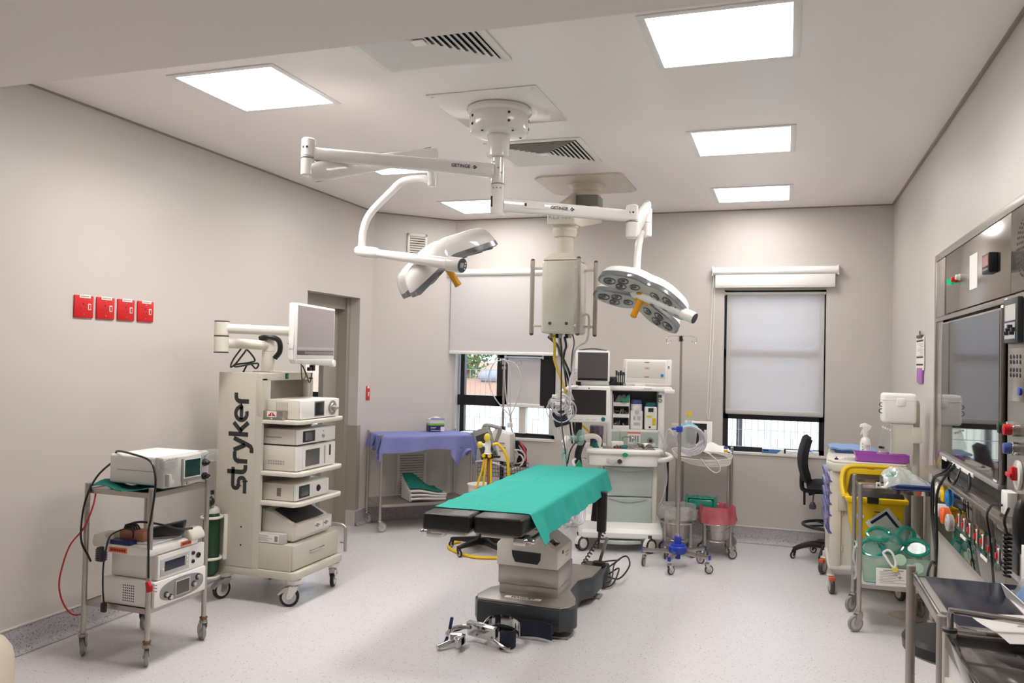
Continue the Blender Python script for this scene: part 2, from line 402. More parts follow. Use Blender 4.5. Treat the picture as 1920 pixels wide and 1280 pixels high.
# vinyl corner guard below 0.94 m beside the door
sbox('trim_6', 'jamb', (XL-.10, XL+.004, D1-.003, D1+.06, .147, .94))
# door frame, sliding door leaf and the lobby beyond
sbox('door_1', 'jamb', (XL-.21, XL-.14, D0, D0+.05, 0, DH), (XL-.21, XL-.10, D1-.06, D1, 0, DH), (XL-.21, XL-.12, D0, D1, DH-.11, DH), (XL-.24, XL-.19, D1-.30, D1-.055, 0, DH-.1), (XL-.25, XL-.2, D0, D1, DH-.16, DH-.10))
sbox('wall_lobby', 'wall', (-5.9, -5.7, 5.2, 8.4, 0, 2.7), (-5.9, XL-.22, 5.0, 5.2, 0, 2.7), (-5.9, -5.5, 8.2, 8.4, 0, 2.7), (-4.80, XL-.2, 8.2, 8.4, 0, 2.7), (-5.5, -4.80, 8.2, 8.4, 0, .62), (-5.5, -4.80, 8.2, 8.4, 2.1, 2.7))
sbox('window_3', 'blackframe', (-5.5, -5.46, 8.22, 8.27, .62, 2.1), (-4.975, -4.945, 8.22, 8.27, .62, 2.1), (-4.84, -4.8, 8.22, 8.27, .62, 2.1), (-5.5, -4.8, 8.22, 8.27, 1.10, 1.16), (-5.5, -4.8, 8.22, 8.27, .62, .66))
# window 2 (right): black frame, fixed pane below the blind
def win(name, X0, X1, Z0, Z1, bars):
    m = MB(); y0, y1 = YB+.085, YB+.145; w = .045
    m.box(X0, X0+w, y0, y1, Z0, Z1); m.box(X1-w, X1, y0, y1, Z0, Z1); m.box(X0, X1, y0, y1, Z0, Z0+w); m.box(X0, X1, y0, y1, Z1-w, Z1)
    for b in bars: m.box(*b)
    o = struct(m.obj(name, 'blackframe', flat=True))
    g = MB(); g.box(X0+.01, X1-.01, YB+.112, YB+.116, Z0+.01, Z1-.01); g.obj('window_pane', 'glass', o)
    return o
y0, y1 = YB+.085, YB+.145
win('window_2', WB[0], WB[1], WB[2], WB[3], [(WB[0], WB[1], y0, y1, 1.095, 1.15), (WB[0], WB[1], y0, y1, 1.66, 1.73)])
w1 = win('window_1', WA[0]+.02, WA[1]-.005, WA[2], WA[3], [(WA[0], -2.2, y0-.02, y1, 1.118, 1.222), (-2.745, -2.62, y0-.02, y1, 1.12, 2.4), (-2.29, -2.14, y0-.03, y1, 1.12, 2.4), (-2.72, -2.12, y0-.02, y1, 1.605, 1.66)])
m = MB(); m.box(-2.503, -2.436, y0-.025, y1, .86, 1.13); m.obj('window_post', 'offwhite', w1)
m = MB(); m.box(-2.18, WA[1], YB+.02, y0-.02, .86, 1.10); m.obj('window_jamb', 'lgrey', w1)
# sills
sbox('trim_7', 'trim', (WA[0]-.0, WA[1]+.0, YB-.012, YB+.09, WA[2]-.018, WA[2]+.002)); sbox('trim_8', 'trim', (WB[0], WB[1]+.02, YB-.012, YB+.09, WB[2]-.014, WB[2]+.002))
# roller blinds
def blind(label, X0, X1, ztop, zbot, Y, mt, r=.03, valance=False, bar=.032, rl='offwhite'):
    t = thing('roller_blind', label, 'blind', ((X0+X1)/2, Y, zbot), group='roller blinds at the windows')
    m = MB(); m.box(X0, X1, Y-.001, Y+.001, zbot+bar*.5, ztop-.01); m.obj('blind_fabric', mt, t)
    m = MB(); m.box(X0-.003, X1+.003, Y-.011, Y+.011, zbot, zbot+bar, .006); m.obj('bottom_bar', rl, t)
    m = MB(); m.cyl((X0-.03, Y+.005, ztop), (X1+.03, Y+.005, ztop), r, n=20, b=.004)
    for x in (X0-.034, X1+.02): m.box(x, x+.012, Y-.02, Y+.045, ztop-r-.008, ztop+r+.008, .003)
    m.obj('roller', 'white', t); return t
blind('white blackout roller blind pulled halfway down over the left window', -3.215, -2.085, 2.455, 1.635, YB-.055, 'blind', .034, rl='white')
t = blind('grey see-through roller blind almost fully down in the right window', -.508, .318, 2.24, 1.142, YB+.045, 'screenblind', .012, bar=.042, rl='lgrey')
m = MB(); m.box(-.512, -.475, YB+.041, YB+.046, 1.17, 2.235); m.box(.285, .322, YB+.041, YB+.046, 1.17, 2.235); each(m, 'fabric_hem', 'lgrey', t)
t = blind('rolled up white roller blind in a box above the right window', -.61, .40, 2.435, 2.285, YB-.045, 'blind', .036, bar=.03, rl='white')
m = MB(); m.box(-.612, .402, YB-.06, YB-.052, 2.30, 2.40, .002); m.obj('fascia', 'white', t)
m = MB(); m.tube([(-.63, YB-.03, 2.42), (-.655, YB-.012, 1.7), (-.67, YB-.012, 1.14)], .003, 6); m.tube([(-.62, YB-.03, 2.42), (-.63, YB-.012, 1.7), (-.65, YB-.012, 1.12), (-.67, YB-.012, 1.14)], .003, 6); m.obj('pull_cord', 'white', t)
t = blind('small white roller blind on the opened sash behind the drip pole', -2.625, -2.285, 1.615, 1.128, YB+.045, 'blind', .008, bar=.03, rl='white')
m = MB(); m.box(-2.70, -2.24, YB+.035, YB+.06, 1.122, 1.14, .003); m.obj('sill_rail', 'white', t)

# ceiling lights
def clight(cx, cy, label, k=1.0):
    t = thing('ceiling_light', label, 'ceiling light', (cx, cy, H), group='square ceiling light panels')
    a, b = .285, .318; m = MB()
    for x0, x1, y0_, y1_ in ((-b, -a, -b, b), (a, b, -b, b), (-a, a, -b, -a), (-a, a, a, b)): m.box(cx+x0, cx+x1, cy+y0_, cy+y1_, H-.006, H+.0, .002)
    m.obj('frame', 'white', t)
    m = MB(); m.box(cx-a, cx+a, cy-a, cy+a, H-.003, H-.0005); m.obj('diffuser', 'panel', t)
    ld = bpy.data.lights.new('panel_lamp', 'AREA'); ld.shape = 'SQUARE'; ld.size = .56; ld.energy = LAMP_WATTS*k; ld.color = (1.0, .965, .925); ld.spread = math.radians(150)
    lo = bpy.data.objects.new('panel_lamp', ld); COL.objects.link(lo); lo.parent = t; lo.location = (0, 0, -.008)
XA, XB = -.275, -2.675
for cx, cy, l in ((XA, 3.525, 'largest square ceiling light panel, nearest the low soffit on the right-hand side'), (XA, 5.24, 'middle panel of the right-hand row of three ceiling lights'), (XA, 6.895, 'square ceiling light panel nearest the wall above the right window'),
                  (XB, 3.585, 'square ceiling light panel nearest the soffit on the left side'), (XB, 5.24, 'ceiling light panel partly hidden behind the left surgical lamp arm'), (XB, 6.93, 'ceiling light panel in the far left corner behind the lamp column')):
    clight(cx, cy, l, 2.1 if cy < 4 else 1.0 if cy < 6 else .35)
# ------------------------------------------------------------------ outdoors, seen through the windows
M['lawn'] = mat('dry_pale_grass', (196, 190, 166), .9, bump=.4, bscale=30, var=.05)
M['mulch'] = mat('brown_mulch_bank', (150, 112, 88), .95, bump=.6, bscale=8)
M['leaf'] = mat('bush_leaf', (86, 112, 62), .6); M['leaf2'] = mat('pale_bush_leaf', (150, 172, 104), .6)
M['rock'] = mat('grey_rock', (126, 126, 132), .85, bump=.5, bscale=5)
def tz(x, y): return -.02+.5*max(0, min(1, (y-11)/9))+.55*max(0, min(1, (y-20.2)/2.2))+.05*math.sin(x*.9)*max(0, min(1, (y-20.2)/3))
m = MB(); m.grid(lambda u, v: (-30+50*u, 7.78+12.4*v, tz(-30+50*u, 7.78+12.4*v)), 10, 24); struct(m.obj('ground', 'lawn'))
m = MB(); m.grid(lambda u, v: (-30+50*u, 20.18+28*v, tz(-30+50*u, 20.18+28*v)+.3*max(0, v-.2)), 40, 16); struct(m.obj('bank_terrain', 'mulch'))
f = thing('mesh_fence', 'tall wire mesh fence outside behind the windows', 'fence', (-2.5, 10.2, 0))
m = MB()
for i in range(150): x = -9+i*.075; m.cyl((x, 10.2, 0), (x, 10.2, 1.45), .0042, n=4)
for z in (.05, .3, .55, .8, 1.05, 1.3, 1.44): m.cyl((-9, 10.2, z), (2.2, 10.2, z), .0036, n=4)
m.obj('wire_mesh', 'mgrey', f)
for x in (-8.9, -5.6, -2.35, -.52, 2.1):
    m = MB(); m.box(x-.035, x+.035, 10.21, 10.27, 0, 1.55, .004); m.obj('fence_post', 'dgrey', f)
def bush(label, x, y, r, mt, n=900, zf=1.0):
    t = thing('garden_bush', label, 'bush', (x, y, tz(x, y)), group='bushes outside the left window')
    m = MB(); z0 = tz(x, y)
    for i in range(5):
        a = random.uniform(0, 6.28); m.tube([(x, y, z0), (x+.3*r*math.cos(a), y+.3*r*math.sin(a), z0+.8*r), (x+.6*r*math.cos(a), y+.6*r*math.sin(a), z0+1.5*r*zf)], .03, 5, k=3)
    m.obj('stem', 'tan', t)
    m = MB()
    for i in range(n):
        a = random.uniform(0, 6.28); b = math.acos(random.uniform(-1, 1)); q = r*random.uniform(.55, 1.05)*(1+.25*math.sin(3*a)*math.sin(2*b))
        c = Vector((x+q*math.sin(b)*math.cos(a), y+q*math.sin(b)*math.sin(a), z0+r*zf+q*math.cos(b)*zf))
        u = Vector((random.uniform(-1, 1), random.uniform(-1, 1), random.uniform(-1, 1))).normalized()*random.uniform(.06, .13); w = u.orthogonal().normalized()*.045
        m.add([c-u, c+w, c+u, c-w], [(0, 1, 2, 3)])
    m.obj('foliage', mt, t, flat=True)
bush('dense dark green bush outside at the left edge of the left window', -9.3, 23.2, .85, 'leaf', 1100, 1.3)
bush('pale green bush outside in the middle of the left window pane', -8.2, 25.2, .9, 'leaf2', 800, 1.3)
bush('low grey-green bush on the bank behind the pale bush', -11.5, 26.2, 1.2, 'leaf', 1000)
bush('tall dark tree-like bush far beyond the right window', -2.2, 27, 2.6, 'leaf', 1500)
bush('pale far bush beyond the right window, right of the tall dark one', 1.6, 29, 1.7, 'leaf2', 900)
m = MB(); m.ball((-8.1, 22.1, 1.05), .34, sc=(1.3, .8, .6)); tag(m.obj('garden_rock', 'rock'), 'rounded grey rock on the brown bank outside the left window', 'rock')

# ------------------------------------------------------------------ fittings on ceiling and walls
def diffuser(cx, cy, label):
    t = thing('ceiling_vent', label, 'air vent', (cx, cy, H), group='square four-way ceiling vents')
    m = MB(); a, b = .285, .325
    for x0, x1, y0_, y1_ in ((-b, -a, -b, b), (a, b, -b, b), (-a, a, -b, -a), (-a, a, a, b)): m.box(cx+x0, cx+x1, cy+y0_, cy+y1_, H-.010, H, .003)
    m.obj('frame', 'white', t)
    m = MB(); m.box(cx-a, cx+a, cy-a, cy+a, H-.002, H-.0002); m.obj('backing', 'black', t)
    m = MB(); s = .029
    for k in range(1, 10):
        r = a-(k-1)*s-.003; r2 = r-.024; zb, zt = H-.015, H-.003
        C = [(-1, -1), (1, -1), (1, 1), (-1, 1)]
        for i in range(4):
            p, q = C[i], C[(i+1) % 4]
            m.add([(cx+p[0]*r, cy+p[1]*r, zb), (cx+q[0]*r, cy+q[1]*r, zb), (cx+q[0]*r2, cy+q[1]*r2, zt), (cx+p[0]*r2, cy+p[1]*r2, zt),
                   (cx+p[0]*r, cy+p[1]*r, zb-.002), (cx+q[0]*r, cy+q[1]*r, zb-.002), (cx+q[0]*r2, cy+q[1]*r2, zt-.002), (cx+p[0]*r2, cy+p[1]*r2, zt-.002)],
                  [(0, 1, 2, 3), (7, 6, 5, 4), (0, 4, 5, 1), (3, 2, 6, 7)])
    m.box(cx-.03, cx+.03, cy-.03, cy+.03, H-.016, H-.012)
    m.obj('louvre_blades', 'white', t, flat=True)
diffuser(-1.55, 3.20, 'square louvred ceiling vent cut off by the low soffit'); diffuser(-1.56, 5.20, 'square louvred ceiling vent right of the lamp mounting column')
# wall grilles on the corner wall: local x along the wall, y out of it
TC = axes((-3.80, 6.962, 0), (.698, .716, 0), (.716, -.698, 0), (0, 0, 1))
def grille(label, s0, s1, z0, z1, n, fr, nm):
    t = thing(nm, label, 'air vent', tuple(TC @ Vector((s0, 0, z0)))); WORLD[t.name] = t.location.copy()
    m = MB(); m.box(s0, s1, 0, .016, z0, z0+fr, .002, T=TC); m.box(s0, s1, 0, .016, z1-fr, z1, .002, T=TC); m.box(s0, s0+fr, 0, .016, z0, z1, .002, T=TC); m.box(s1-fr, s1, 0, .016, z0, z1, .002, T=TC); m.obj('frame', 'offwhite', t)
    m = MB(); m.box(s0+fr, s1-fr, .001, .003, z0+fr, z1-fr, T=TC); m.obj('backing', 'dgrey', t)
    m = MB(); p = (z1-z0-2*fr)/n
    for i in range(n):
        z = z0+fr+i*p
        m.prism([(s0+fr, .004, z+p*.85), (s0+fr, .006, z+p*.98), (s0+fr, .016, z+p*.35), (s0+fr, .014, z+p*.2)], (s1-s0-2*fr, 0, 0), T=TC)
    m.obj('louvre_blades', 'offwhite', t, flat=True)
grille('small white louvred vent high on the wall left of the surgical lamp', .335, .545, 2.60, 2.82, 7, .026, 'wall_vent')
grille('tall white louvred return air grille low on the wall behind the lavender table', .285, .59, .148, .672, 19, .028, 'wall_grille')
# red emergency sockets, left wall
def socket(yc, zc, label, narrow=False):
    t = thing('red_wall_socket', label, 'wall socket', (XL, yc, zc), group='row of red sockets on the left wall')
    w = .066; T = axes((XL, yc, zc), (0, 1, 0), (1, 0, 0), (0, 0, 1))
    m = MB(); m.box(-w, w, 0, .011, -.064, .064, .004, T=T); m.obj('plate', 'red', t)
    m = MB(); m.box(-.034, .042, .0108, .0120, .050, .068, T=T)
    for i in range(9): m.box(-.028+i*.007, -.024+i*.007, .012, .0124, .056, .061, mi=1, T=T)
    m.obj('name_strip', ['paper', 'ink'], t)
    m = MB(); m.box(.024, .045, .0108, .014, -.018, .018, .002, T=T); m.box(.0285, .0405, .014, .0155, -.013, .013, .001, mi=1, T=T); m.obj('rocker_switch', ['paper', 'red'], t)
    m = MB()
    for x, z, r in ((-.006, .014, .0055), (-.022, -.012, .004), (.006, -.012, .004)): m.cyl((x, .0109, z), (x, .0114, z), r, n=10, T=T)
    each(m, 'pin_hole', 'ink', t)
    m = MB()
    for z in (.040, -.044): m.cyl((0, .011, z), (0, .0125, z), .004, n=10, T=T)
    each(m, 'screw', 'chrome', t)
ys = (3.563, 3.718, 3.874, 4.031)
for y, l in zip(ys, ('red wall socket, first from the left of four', 'red wall socket, second from the left of four', 'red wall socket, third from the left of four', 'red wall socket nearest the tall scope cart, last of four')): socket(y, 1.846, l)
t = thing('red_wall_switch', 'narrow red switch plate on the wall beside the doorway', 'wall switch', (XL, 6.905, 1.24))
T = axes((XL, 6.905, 1.24), (0, 1, 0), (1, 0, 0), (0, 0, 1))
m = MB(); m.box(-.034, .034, 0, .01, -.068, .068, .004, T=T); m.obj('plate', 'red', t)
m = MB(); m.box(-.02, .02, .0098, .011, .045, .066, T=T); m.obj('name_strip', 'paper', t)
m = MB(); m.box(-.009, .009, .0098, .014, -.03, .008, .002, T=T); m.obj('rocker_switch', 'offwhite', t)
# papers clipped on the right wall
t = thing('clipboard', 'clipboard of papers and a purple card hanging on the right wall', 'clipboard', (XR, 6.0, 1.5))
m = MB(); m.box(XR-.006, XR, 5.86, 6.16, 1.595, 1.81, .001); m.obj('board', 'white', t)
m = MB(); m.box(XR-.010, XR-.006, 5.85, 6.17, 1.585, 1.805)
for z, h in ((1.775, .012), (1.665, .012), (1.615, .012)): m.box(XR-.0106, XR-.0100, 5.87, 6.15, z, z+h, mi=1)
for i in range(9): m.box(XR-.0104, XR-.0100, 5.88, 6.06+.07*math.sin(i*5), 1.683+i*.0095, 1.686+i*.0095, mi=2)
m.obj('paper_sheet', ['paper', 'ink', 'inkg'], t)
m = MB(); m.box(XR-.02, XR-.004, 5.90, 6.10, 1.80, 1.82, .003); m.torus((XR-.012, 6.0, 1.835), (1, 0, 0), .012, .003); m.obj('clip', 'dgrey', t)
m = MB(); m.box(XR-.012, XR-.004, 5.90, 6.12, 1.50, 1.60, .001); m.obj('purple_card', 'violet', t)
# ------------------------------------------------------------------ surgical ceiling lamp
t = thing('surgical_lamp', 'white twin-head surgical lamp hanging on jointed arms from the ceiling', 'surgical lamp', (-1.53, 4.2, H))
cx, cy = -1.53, 4.2
m = MB(); m.box(cx-.31, cx+.31, cy-.31, cy+.31, H-.008, H, .004)
for sx in (-1, 1):
    for sy in (-1, 1): m.cyl((cx+sx*.28, cy+sy*.28, H-.011), (cx+sx*.28, cy+sy*.28, H-.006), .008, n=10)
m.obj('ceiling_plate', 'plate', t)
m = MB(); m.lathe([(0, .125), (.12, .125), (.158, .118), (.165, .10), (.165, .018), (.176, .012), (.182, .004), (.182, -.012), (.176, -.02), (.0, -.02)][::-1], (cx, cy, H-.03), (0, 0, -1), 40)
for a in (-2.3, -.9, 0.4, 1.7):
    for z in (.04, .085): m.cyl((cx+.163*math.cos(a), cy+.163*math.sin(a), H-.03-z), (cx+.169*math.cos(a), cy+.169*math.sin(a), H-.03-z), .007, n=10, mi=1)
    m.cyl((cx+.13*math.cos(a+.3), cy+.13*math.sin(a+.3), H-.157), (cx+.13*math.cos(a+.3), cy+.13*math.sin(a+.3), H-.1545), .007, n=10, mi=1)
m.obj('mounting_drum', ['gloss', 'ink'], t)
m = MB(); m.cyl((cx, cy, 2.86), (cx, cy, 2.722), .062, n=32, b=.004); m.obj('down_tube', 'gloss', t)
m = MB(); m.cyl((cx, cy, 2.725), (cx, cy, 2.572), .037, n=28, b=.003); m.torus((cx, cy, 2.57), (0, 0, 1), .0365, .0022, 28, 6, mi=1)
for a in (-1.9, -1.2, -.7): m.cyl((cx+.036*math.cos(a), cy+.036*math.sin(a), 2.69-.05*(a+1.9)), (cx+.0385*math.cos(a), cy+.0385*math.sin(a), 2.69-.05*(a+1.9)), .005, n=10, mi=1)
m.cyl((cx, cy, 2.569), (cx, cy, 2.398), .038, n=28, b=.003)
for a in (-1.9, -1.35, -.8): m.cyl((cx+.037*math.cos(a), cy+.037*math.sin(a), 2.545), (cx+.0395*math.cos(a), cy+.0395*math.sin(a), 2.545), .005, n=10, mi=1)
m.box(-.008, .008, .0375, .0395, 2.44, 2.50, mi=2, T=axes((cx, cy, 0), (math.cos(.3), math.sin(.3), 0), (-.45, -.89, 0), (0, 0, 1)))
m.obj('swivel_spindle', ['gloss', 'mgrey', 'ink'], t)
def ext_arm(p0, p1, lab):
    p0 = Vector(p0); p1 = Vector(p1); d = (p1-p0).normalized(); c = Vector((0, 0, 1)); n = d.cross(c).normalized(); L = (p1-p0).length
    m = MB(); k = 20; rings = []
    for u, w, h in ((.03, .028, .040), (.10, .027, .038), (.5, .026, .036), (L-.09, .025, .034), (L-.02, .026, .034)):
        rings.append([p0+d*u+n*(w*math.copysign(abs(math.cos(2*PI*i/k))**.6, math.cos(2*PI*i/k)))+c*(h*math.copysign(abs(math.sin(2*PI*i/k))**.6, math.sin(2*PI*i/k))) for i in range(k)])
    vs = sum(rings, []); fs = [(j*k+i, j*k+(i+1) % k, (j+1)*k+(i+1) % k, (j+1)*k+i) for j in range(len(rings)-1) for i in range(k)]
    m.add(vs, fs)
    a = m.obj('extension_arm', 'gloss', t)
    side = -n if n.y > 0 else n         # lettering on the side towards the room entrance
    ux = d if d.cross(Vector((0, 0, 1))).dot(side) > 0 else -d
    tb = MB(); pos = p0+d*(.36 if lab else .22)+side*.0288+c*.004
    T = axes(pos, ux, (0, 0, 1), side); text_into(tb, 'GETINGE', .026, T, bold=.0003)
    for i, (x, y, r) in enumerate(((.078, .006, .005), (.078, -.006, .005), (.087, 0, .005), (.070, 0, .003))): tb.cyl((x, y, 0), (x, y, .0006), r, n=10, T=T)
    if lab: tb.box(-.21, -.09, -.014, .014, 0, .0005, mi=1, T=T); tb.box(-.208, -.197, -.004, .012, .0005, .0008, mi=0, T=T)
    tb.obj('lettering', ['ink', 'paper'], a)
JL = Vector((-2.361, 3.598, 2.644)); JR = Vector((-.867, 4.702, 2.457))
ext_arm((cx, cy, 2.644), JL, False); ext_arm((cx, cy, 2.457), JR, True)
def knuckle(p, top, mid, bot, r):
    m = MB(); m.cyl((p.x, p.y, mid+.002), (p.x, p.y, top), r, n=24, b=.006); m.torus((p.x, p.y, mid), (0, 0, 1), r*.96, .003, 24, 6, mi=1); m.cyl((p.x, p.y, mid-.002), (p.x, p.y, bot), r, n=24, b=.008)
    for a in (-1.8, -1.2): m.cyl((p.x+r*.97*math.cos(a), p.y+r*.97*math.sin(a), (top+mid)/2), (p.x+r*1.04*math.cos(a), p.y+r*1.04*math.sin(a), (top+mid)/2), .006, n=10, mi=2)
    m.obj('arm_joint', ['gloss', 'mgrey', 'ink'], t)
knuckle(JL, 2.722, 2.622, 2.525, .036); knuckle(JR, 2.522, 2.425, 2.325, .036)
def spring_arm(p0, p1, w0, w1):
    p0 = Vector(p0); p1 = Vector(p1); d = (p1-p0); L = d.length; d.normalize(); n = d.cross(Vector((0, 0, 1))).normalized(); c = n.cross(d); k = 20; rings = []
    for u, w, h in ((-.05, .015, .03), (-.03, .03, .048), (.04, .034, .056), (L*.3, .030, .050), (L*.75, .028, .040), (L*.95, .027, .036), (L+.02, .022, .028), (L+.03, .01, .012)):
        rings.append([p0+d*u+n*(w*math.copysign(abs(math.cos(2*PI*i/k))**.55, math.cos(2*PI*i/k)))+c*(h*math.copysign(abs(math.sin(2*PI*i/k))**.55, math.sin(2*PI*i/k))) for i in range(k)])
    m = MB(); m.add(sum(rings, []), [(j*k+i, j*k+(i+1) % k, (j+1)*k+(i+1) % k, (j+1)*k+i) for j in range(len(rings)-1) for i in range(k)]+[tuple(range(k)), tuple((len(rings)-1)*k+i for i in range(k))])
    a = m.obj('spring_arm', 'gloss', t)
    m = MB(); m.box(-.02, .02, -.012, .012, -.002, .002, T=axes(p1+c*.0375-d*.03, d, n, c)); m.box(-.022, .022, -.014, .014, -.002, .002, T=axes(p0-c*.05+d*.0, d, n, c)); m.obj('vent_slot', 'mgrey', a)
EL = Vector((-1.945, 4.235, 0)); ER = Vector((-.90, 5.46, 0))
spring_arm((-2.32, 3.63, 2.555), (EL.x, EL.y, 2.775), 1, 1); spring_arm((-.865, 4.74, 2.385), (ER.x, ER.y, 2.66), 1, 1)
def end_joint(e, z0, z1, r):
    m = MB(); m.cyl((e.x, e.y, z1), (e.x, e.y, z0), r, n=22, b=.005); m.torus((e.x, e.y, (z0+z1)/2), (0, 0, 1), r*.97, .0025, 22, 6, mi=1); m.obj('arm_joint', ['gloss', 'mgrey'], t)
end_joint(EL, 2.585, 2.755, .027); end_joint(ER, 2.45, 2.64, .03)
# bent hanging tubes
m = MB(); m.tube([(EL.x, EL.y, 2.612), (-2.02, 4.235, 2.635), (-2.13, 4.235, 2.625), (-2.21, 4.235, 2.565), (-2.34, 4.235, 2.447), (-2.385, 4.235, 2.35), (-2.395, 4.235, 2.235)], .0225, 16); m.obj('bent_tube', 'gloss', t)
m = MB(); m.tube([(ER.x, ER.y, 2.46), (-.93, 5.455, 2.47), (-.955, 5.45, 2.40), (-.962, 5.44, 2.26), (-.958, 5.42, 2.07)], .025, 16); m.obj('bent_tube', 'gloss', t)
def yoke(p0, p1, r0, r1, panel):
    p0 = Vector(p0); p1 = Vector(p1); d = (p1-p0).normalized(); L = (p1-p0).length; m = MB()
    m.lathe([(0, -.04), (r0*.9, -.038), (r0*1.25, -.02), (r0*1.25, .07), (r0*1.2, .12), (r0*.95, .13), (r0*.9, .15), (r1*.92, L-.10), (r1*1.15, L-.09), (r1*1.18, L-.006), (r1*1.1, L), (0, L)], p0, d, 24)
    y = m.obj('yoke_tube', 'gloss', t)
    T = axes(p1+d*.001, *[Vector(v) for v in (lambda a, b: (a, b, d))(*frame(d))]); a, b = frame(d); T = axes(p1+d*.0005, a, b, d); m = MB()
    q = r1*1.08; m.cyl((0, 0, 0), (0, 0, .004), q, n=24, T=T)
    if panel:
        m.box(-q*.2, q*.6, -q*.35, q*.35, .004, .006, .001, mi=1, T=T)
        for i in range(3): m.cyl((-q*.55, -q*.4+q*.4*i, .004), (-q*.55, -q*.4+q*.4*i, .0058), q*.12, n=10, mi=2, T=T)
    m.obj('control_panel', ['char', 'mgrey', 'paper'], y)
yoke((-2.395, 4.235, 2.222), (-1.672, 4.05, 2.103), .026, .036, True)
yoke((-.958, 5.42, 2.068), (-.56, 5.30, 1.888), .030, .033, False)
m = MB(); m.ball((-.958, 5.42, 2.068), .044, n=18); m.obj('yoke_ball', 'gloss', t)
def head(c, ln, up, A, Hd):
    """two long domed wings side by side, joined at a hub; ln: direction the light shines, up: long axis"""
    z = -Vector(ln).normalized(); x = Vector(up).normalized(); x = (x-z*x.dot(z)).normalized(); y = z.cross(x)
    T = axes(c, x, y, z); N = 64
    hub = MB(); hub.box(-.10, .10, -.10, .10, -.012, .035, .012, T=T); hub.lathe([(.055, 0), (.055, .04), (.04, .06), (0, .06)], (0, 0, .03), (0, 0, 1), 18, T=T); hd = hub.obj('lamp_head', 'gloss', t)
    B = lambda X, Y, h: (X, Y, h-max(0, abs(X)-.03)*.23)
    for sd_ in (-1, 1):
        def out(s, h):
            r = []
            for i in range(N):
                th = 2*PI*i/N; cx, sy = math.cos(th), math.sin(th)
                e = 1/((abs(cx))**3+(abs(sy))**3)**(1/3)
                X = A*e*cx; Yv = .108*e*sy
                waist = 1-.34*math.exp(-(X/.075)**2)
                outer = Yv*sd_ > 0
                Yv *= waist if outer else 1
                yc = .134-.018*(abs(X)/A)**2+(-.012*math.exp(-(X/.08)**2))
                k = 1-(1-s)*.108/ A if False else s
                r.append(B(X*(1-(1-s)*.45), sd_*yc+Yv*s, h))
            return r
        R = [out(1, -.016), out(1, .012), out(.985, Hd*.30), out(.93, Hd*.58), out(.82, Hd*.80), out(.62, Hd*.94), out(.30, Hd), out(.05, Hd*1.01)]
        m = MB(); m.add(sum(R[1:], []), [(j*N+i, j*N+(i+1) % N, (j+1)*N+(i+1) % N, (j+1)*N+i) for j in range(len(R)-2) for i in range(N)]+[tuple((len(R)-2)*N+i for i in range(N))], T=T); m.obj('wing_shell', 'gloss', hd, ang=50)
        sc = lambda P, q, h: [B(X*q, sd_*.122+(Y-sd_*.122)*q, h) for X, Y, _ in P]
        r0 = sc(R[0], 1.004, .014); r1 = sc(R[0], 1.006, -.016); r2 = sc(R[0], .95, -.024)
        m = MB(); m.add(r0+r1+r2, [(j*N+i, j*N+(i+1) % N, (j+1)*N+(i+1) % N, (j+1)*N+i) for j in range(2) for i in range(N)], T=T); m.obj('rim', 'silvtrim', hd)
        m = MB(); m.add(sc(R[0], .952, -.0225)+sc(R[0], .5, -.0225)+sc(R[0], .06, -.0225), [(j*N+i, j*N+(i+1) % N, (j+1)*N+(i+1) % N, (j+1)*N+i) for j in range(2) for i in range(N)]+[tuple(2*N+i for i in range(N))], T=T); m.obj('lens_plate', 'lgrey', hd)
        for px_, py_, r in ((.25, .125, .040), (.165, .165, .036), (.165, .085, .036), (.075, .12, .034), (-.25, .125, .040), (-.165, .165, .036), (-.165, .085, .036), (-.075, .12, .034)):
            m = MB(); m.lathe([(r*1.08, 0), (r*1.05, .007), (r*.9, .008), (r*.8, .002), (r*.45, -.004), (r*.3, .006), (0, .009)], B(px_*A/.33, sd_*py_, -.023), (-math.copysign(.29, px_), 0, -.957), 22, T=T); m.obj('lens', 'lens', hd)
    m = MB(); m.lathe([(.075, 0), (.07, .022), (.05, .035), (.024, .042), (.021, .06), (.021, .15), (.024, .158), (.02, .164), (0, .165)], (0, 0, -.012), (0, 0, -1), 20, T=T); m.obj('sterile_handle', 'amber', hd)
head((-1.945, 4.42, 2.18), (.421, .371, -.825), (.69, .54, .564), .30, .12); head((-.918, 5.445, 2.05), (-.286, -.44, -.82), (.85, .13, -.5), .315, .085)

# ------------------------------------------------------------------ equipment pendant
px, py = -1.51, 6.21
t = thing('ceiling_pendant', 'cream ceiling supply pendant with grab handles, hanging before the left window', 'supply pendant', (px, py, H))
m = MB(); a = .345; c = .06
m.prism([(px-a+c, py-a, H-.014), (px+a-c, py-a, H-.014), (px+a-.01, py-a+.02, H-.014), (px+a, py-a+c, H-.014), (px+a, py+a-c, H-.014), (px+a-c, py+a, H-.014), (px-a+c, py+a, H-.014), (px-a, py+a-c, H-.014), (px-a, py-a+c, H-.014)], (0, 0, .014))
for sx in (-1, 1):
    for sy in (-1, 1): m.cyl((px+sx*.29, py+sy*.29, H-.017), (px+sx*.29, py+sy*.29, H-.013), .007, n=8)
m.obj('ceiling_plate', 'pend', t)
m = MB(); m.lathe([(0, 0), (.145, 0), (.145, .008), (.115, .03), (.112, .05), (.104, .052), (.104, .062), (.112, .066), (.112, .095), (.10, .10), (.10, .12)], (px, py, H-.014), (0, 0, -1), 36); m.obj('ceiling_flange', 'pend', t)
qx, qy = -1.512, 5.58
m = MB(); m.box(px-.115, px+.115, py-.115, py+.115, 2.745, 2.885, .03, seg=3); m.obj('swivel_housing', 'pend', t)
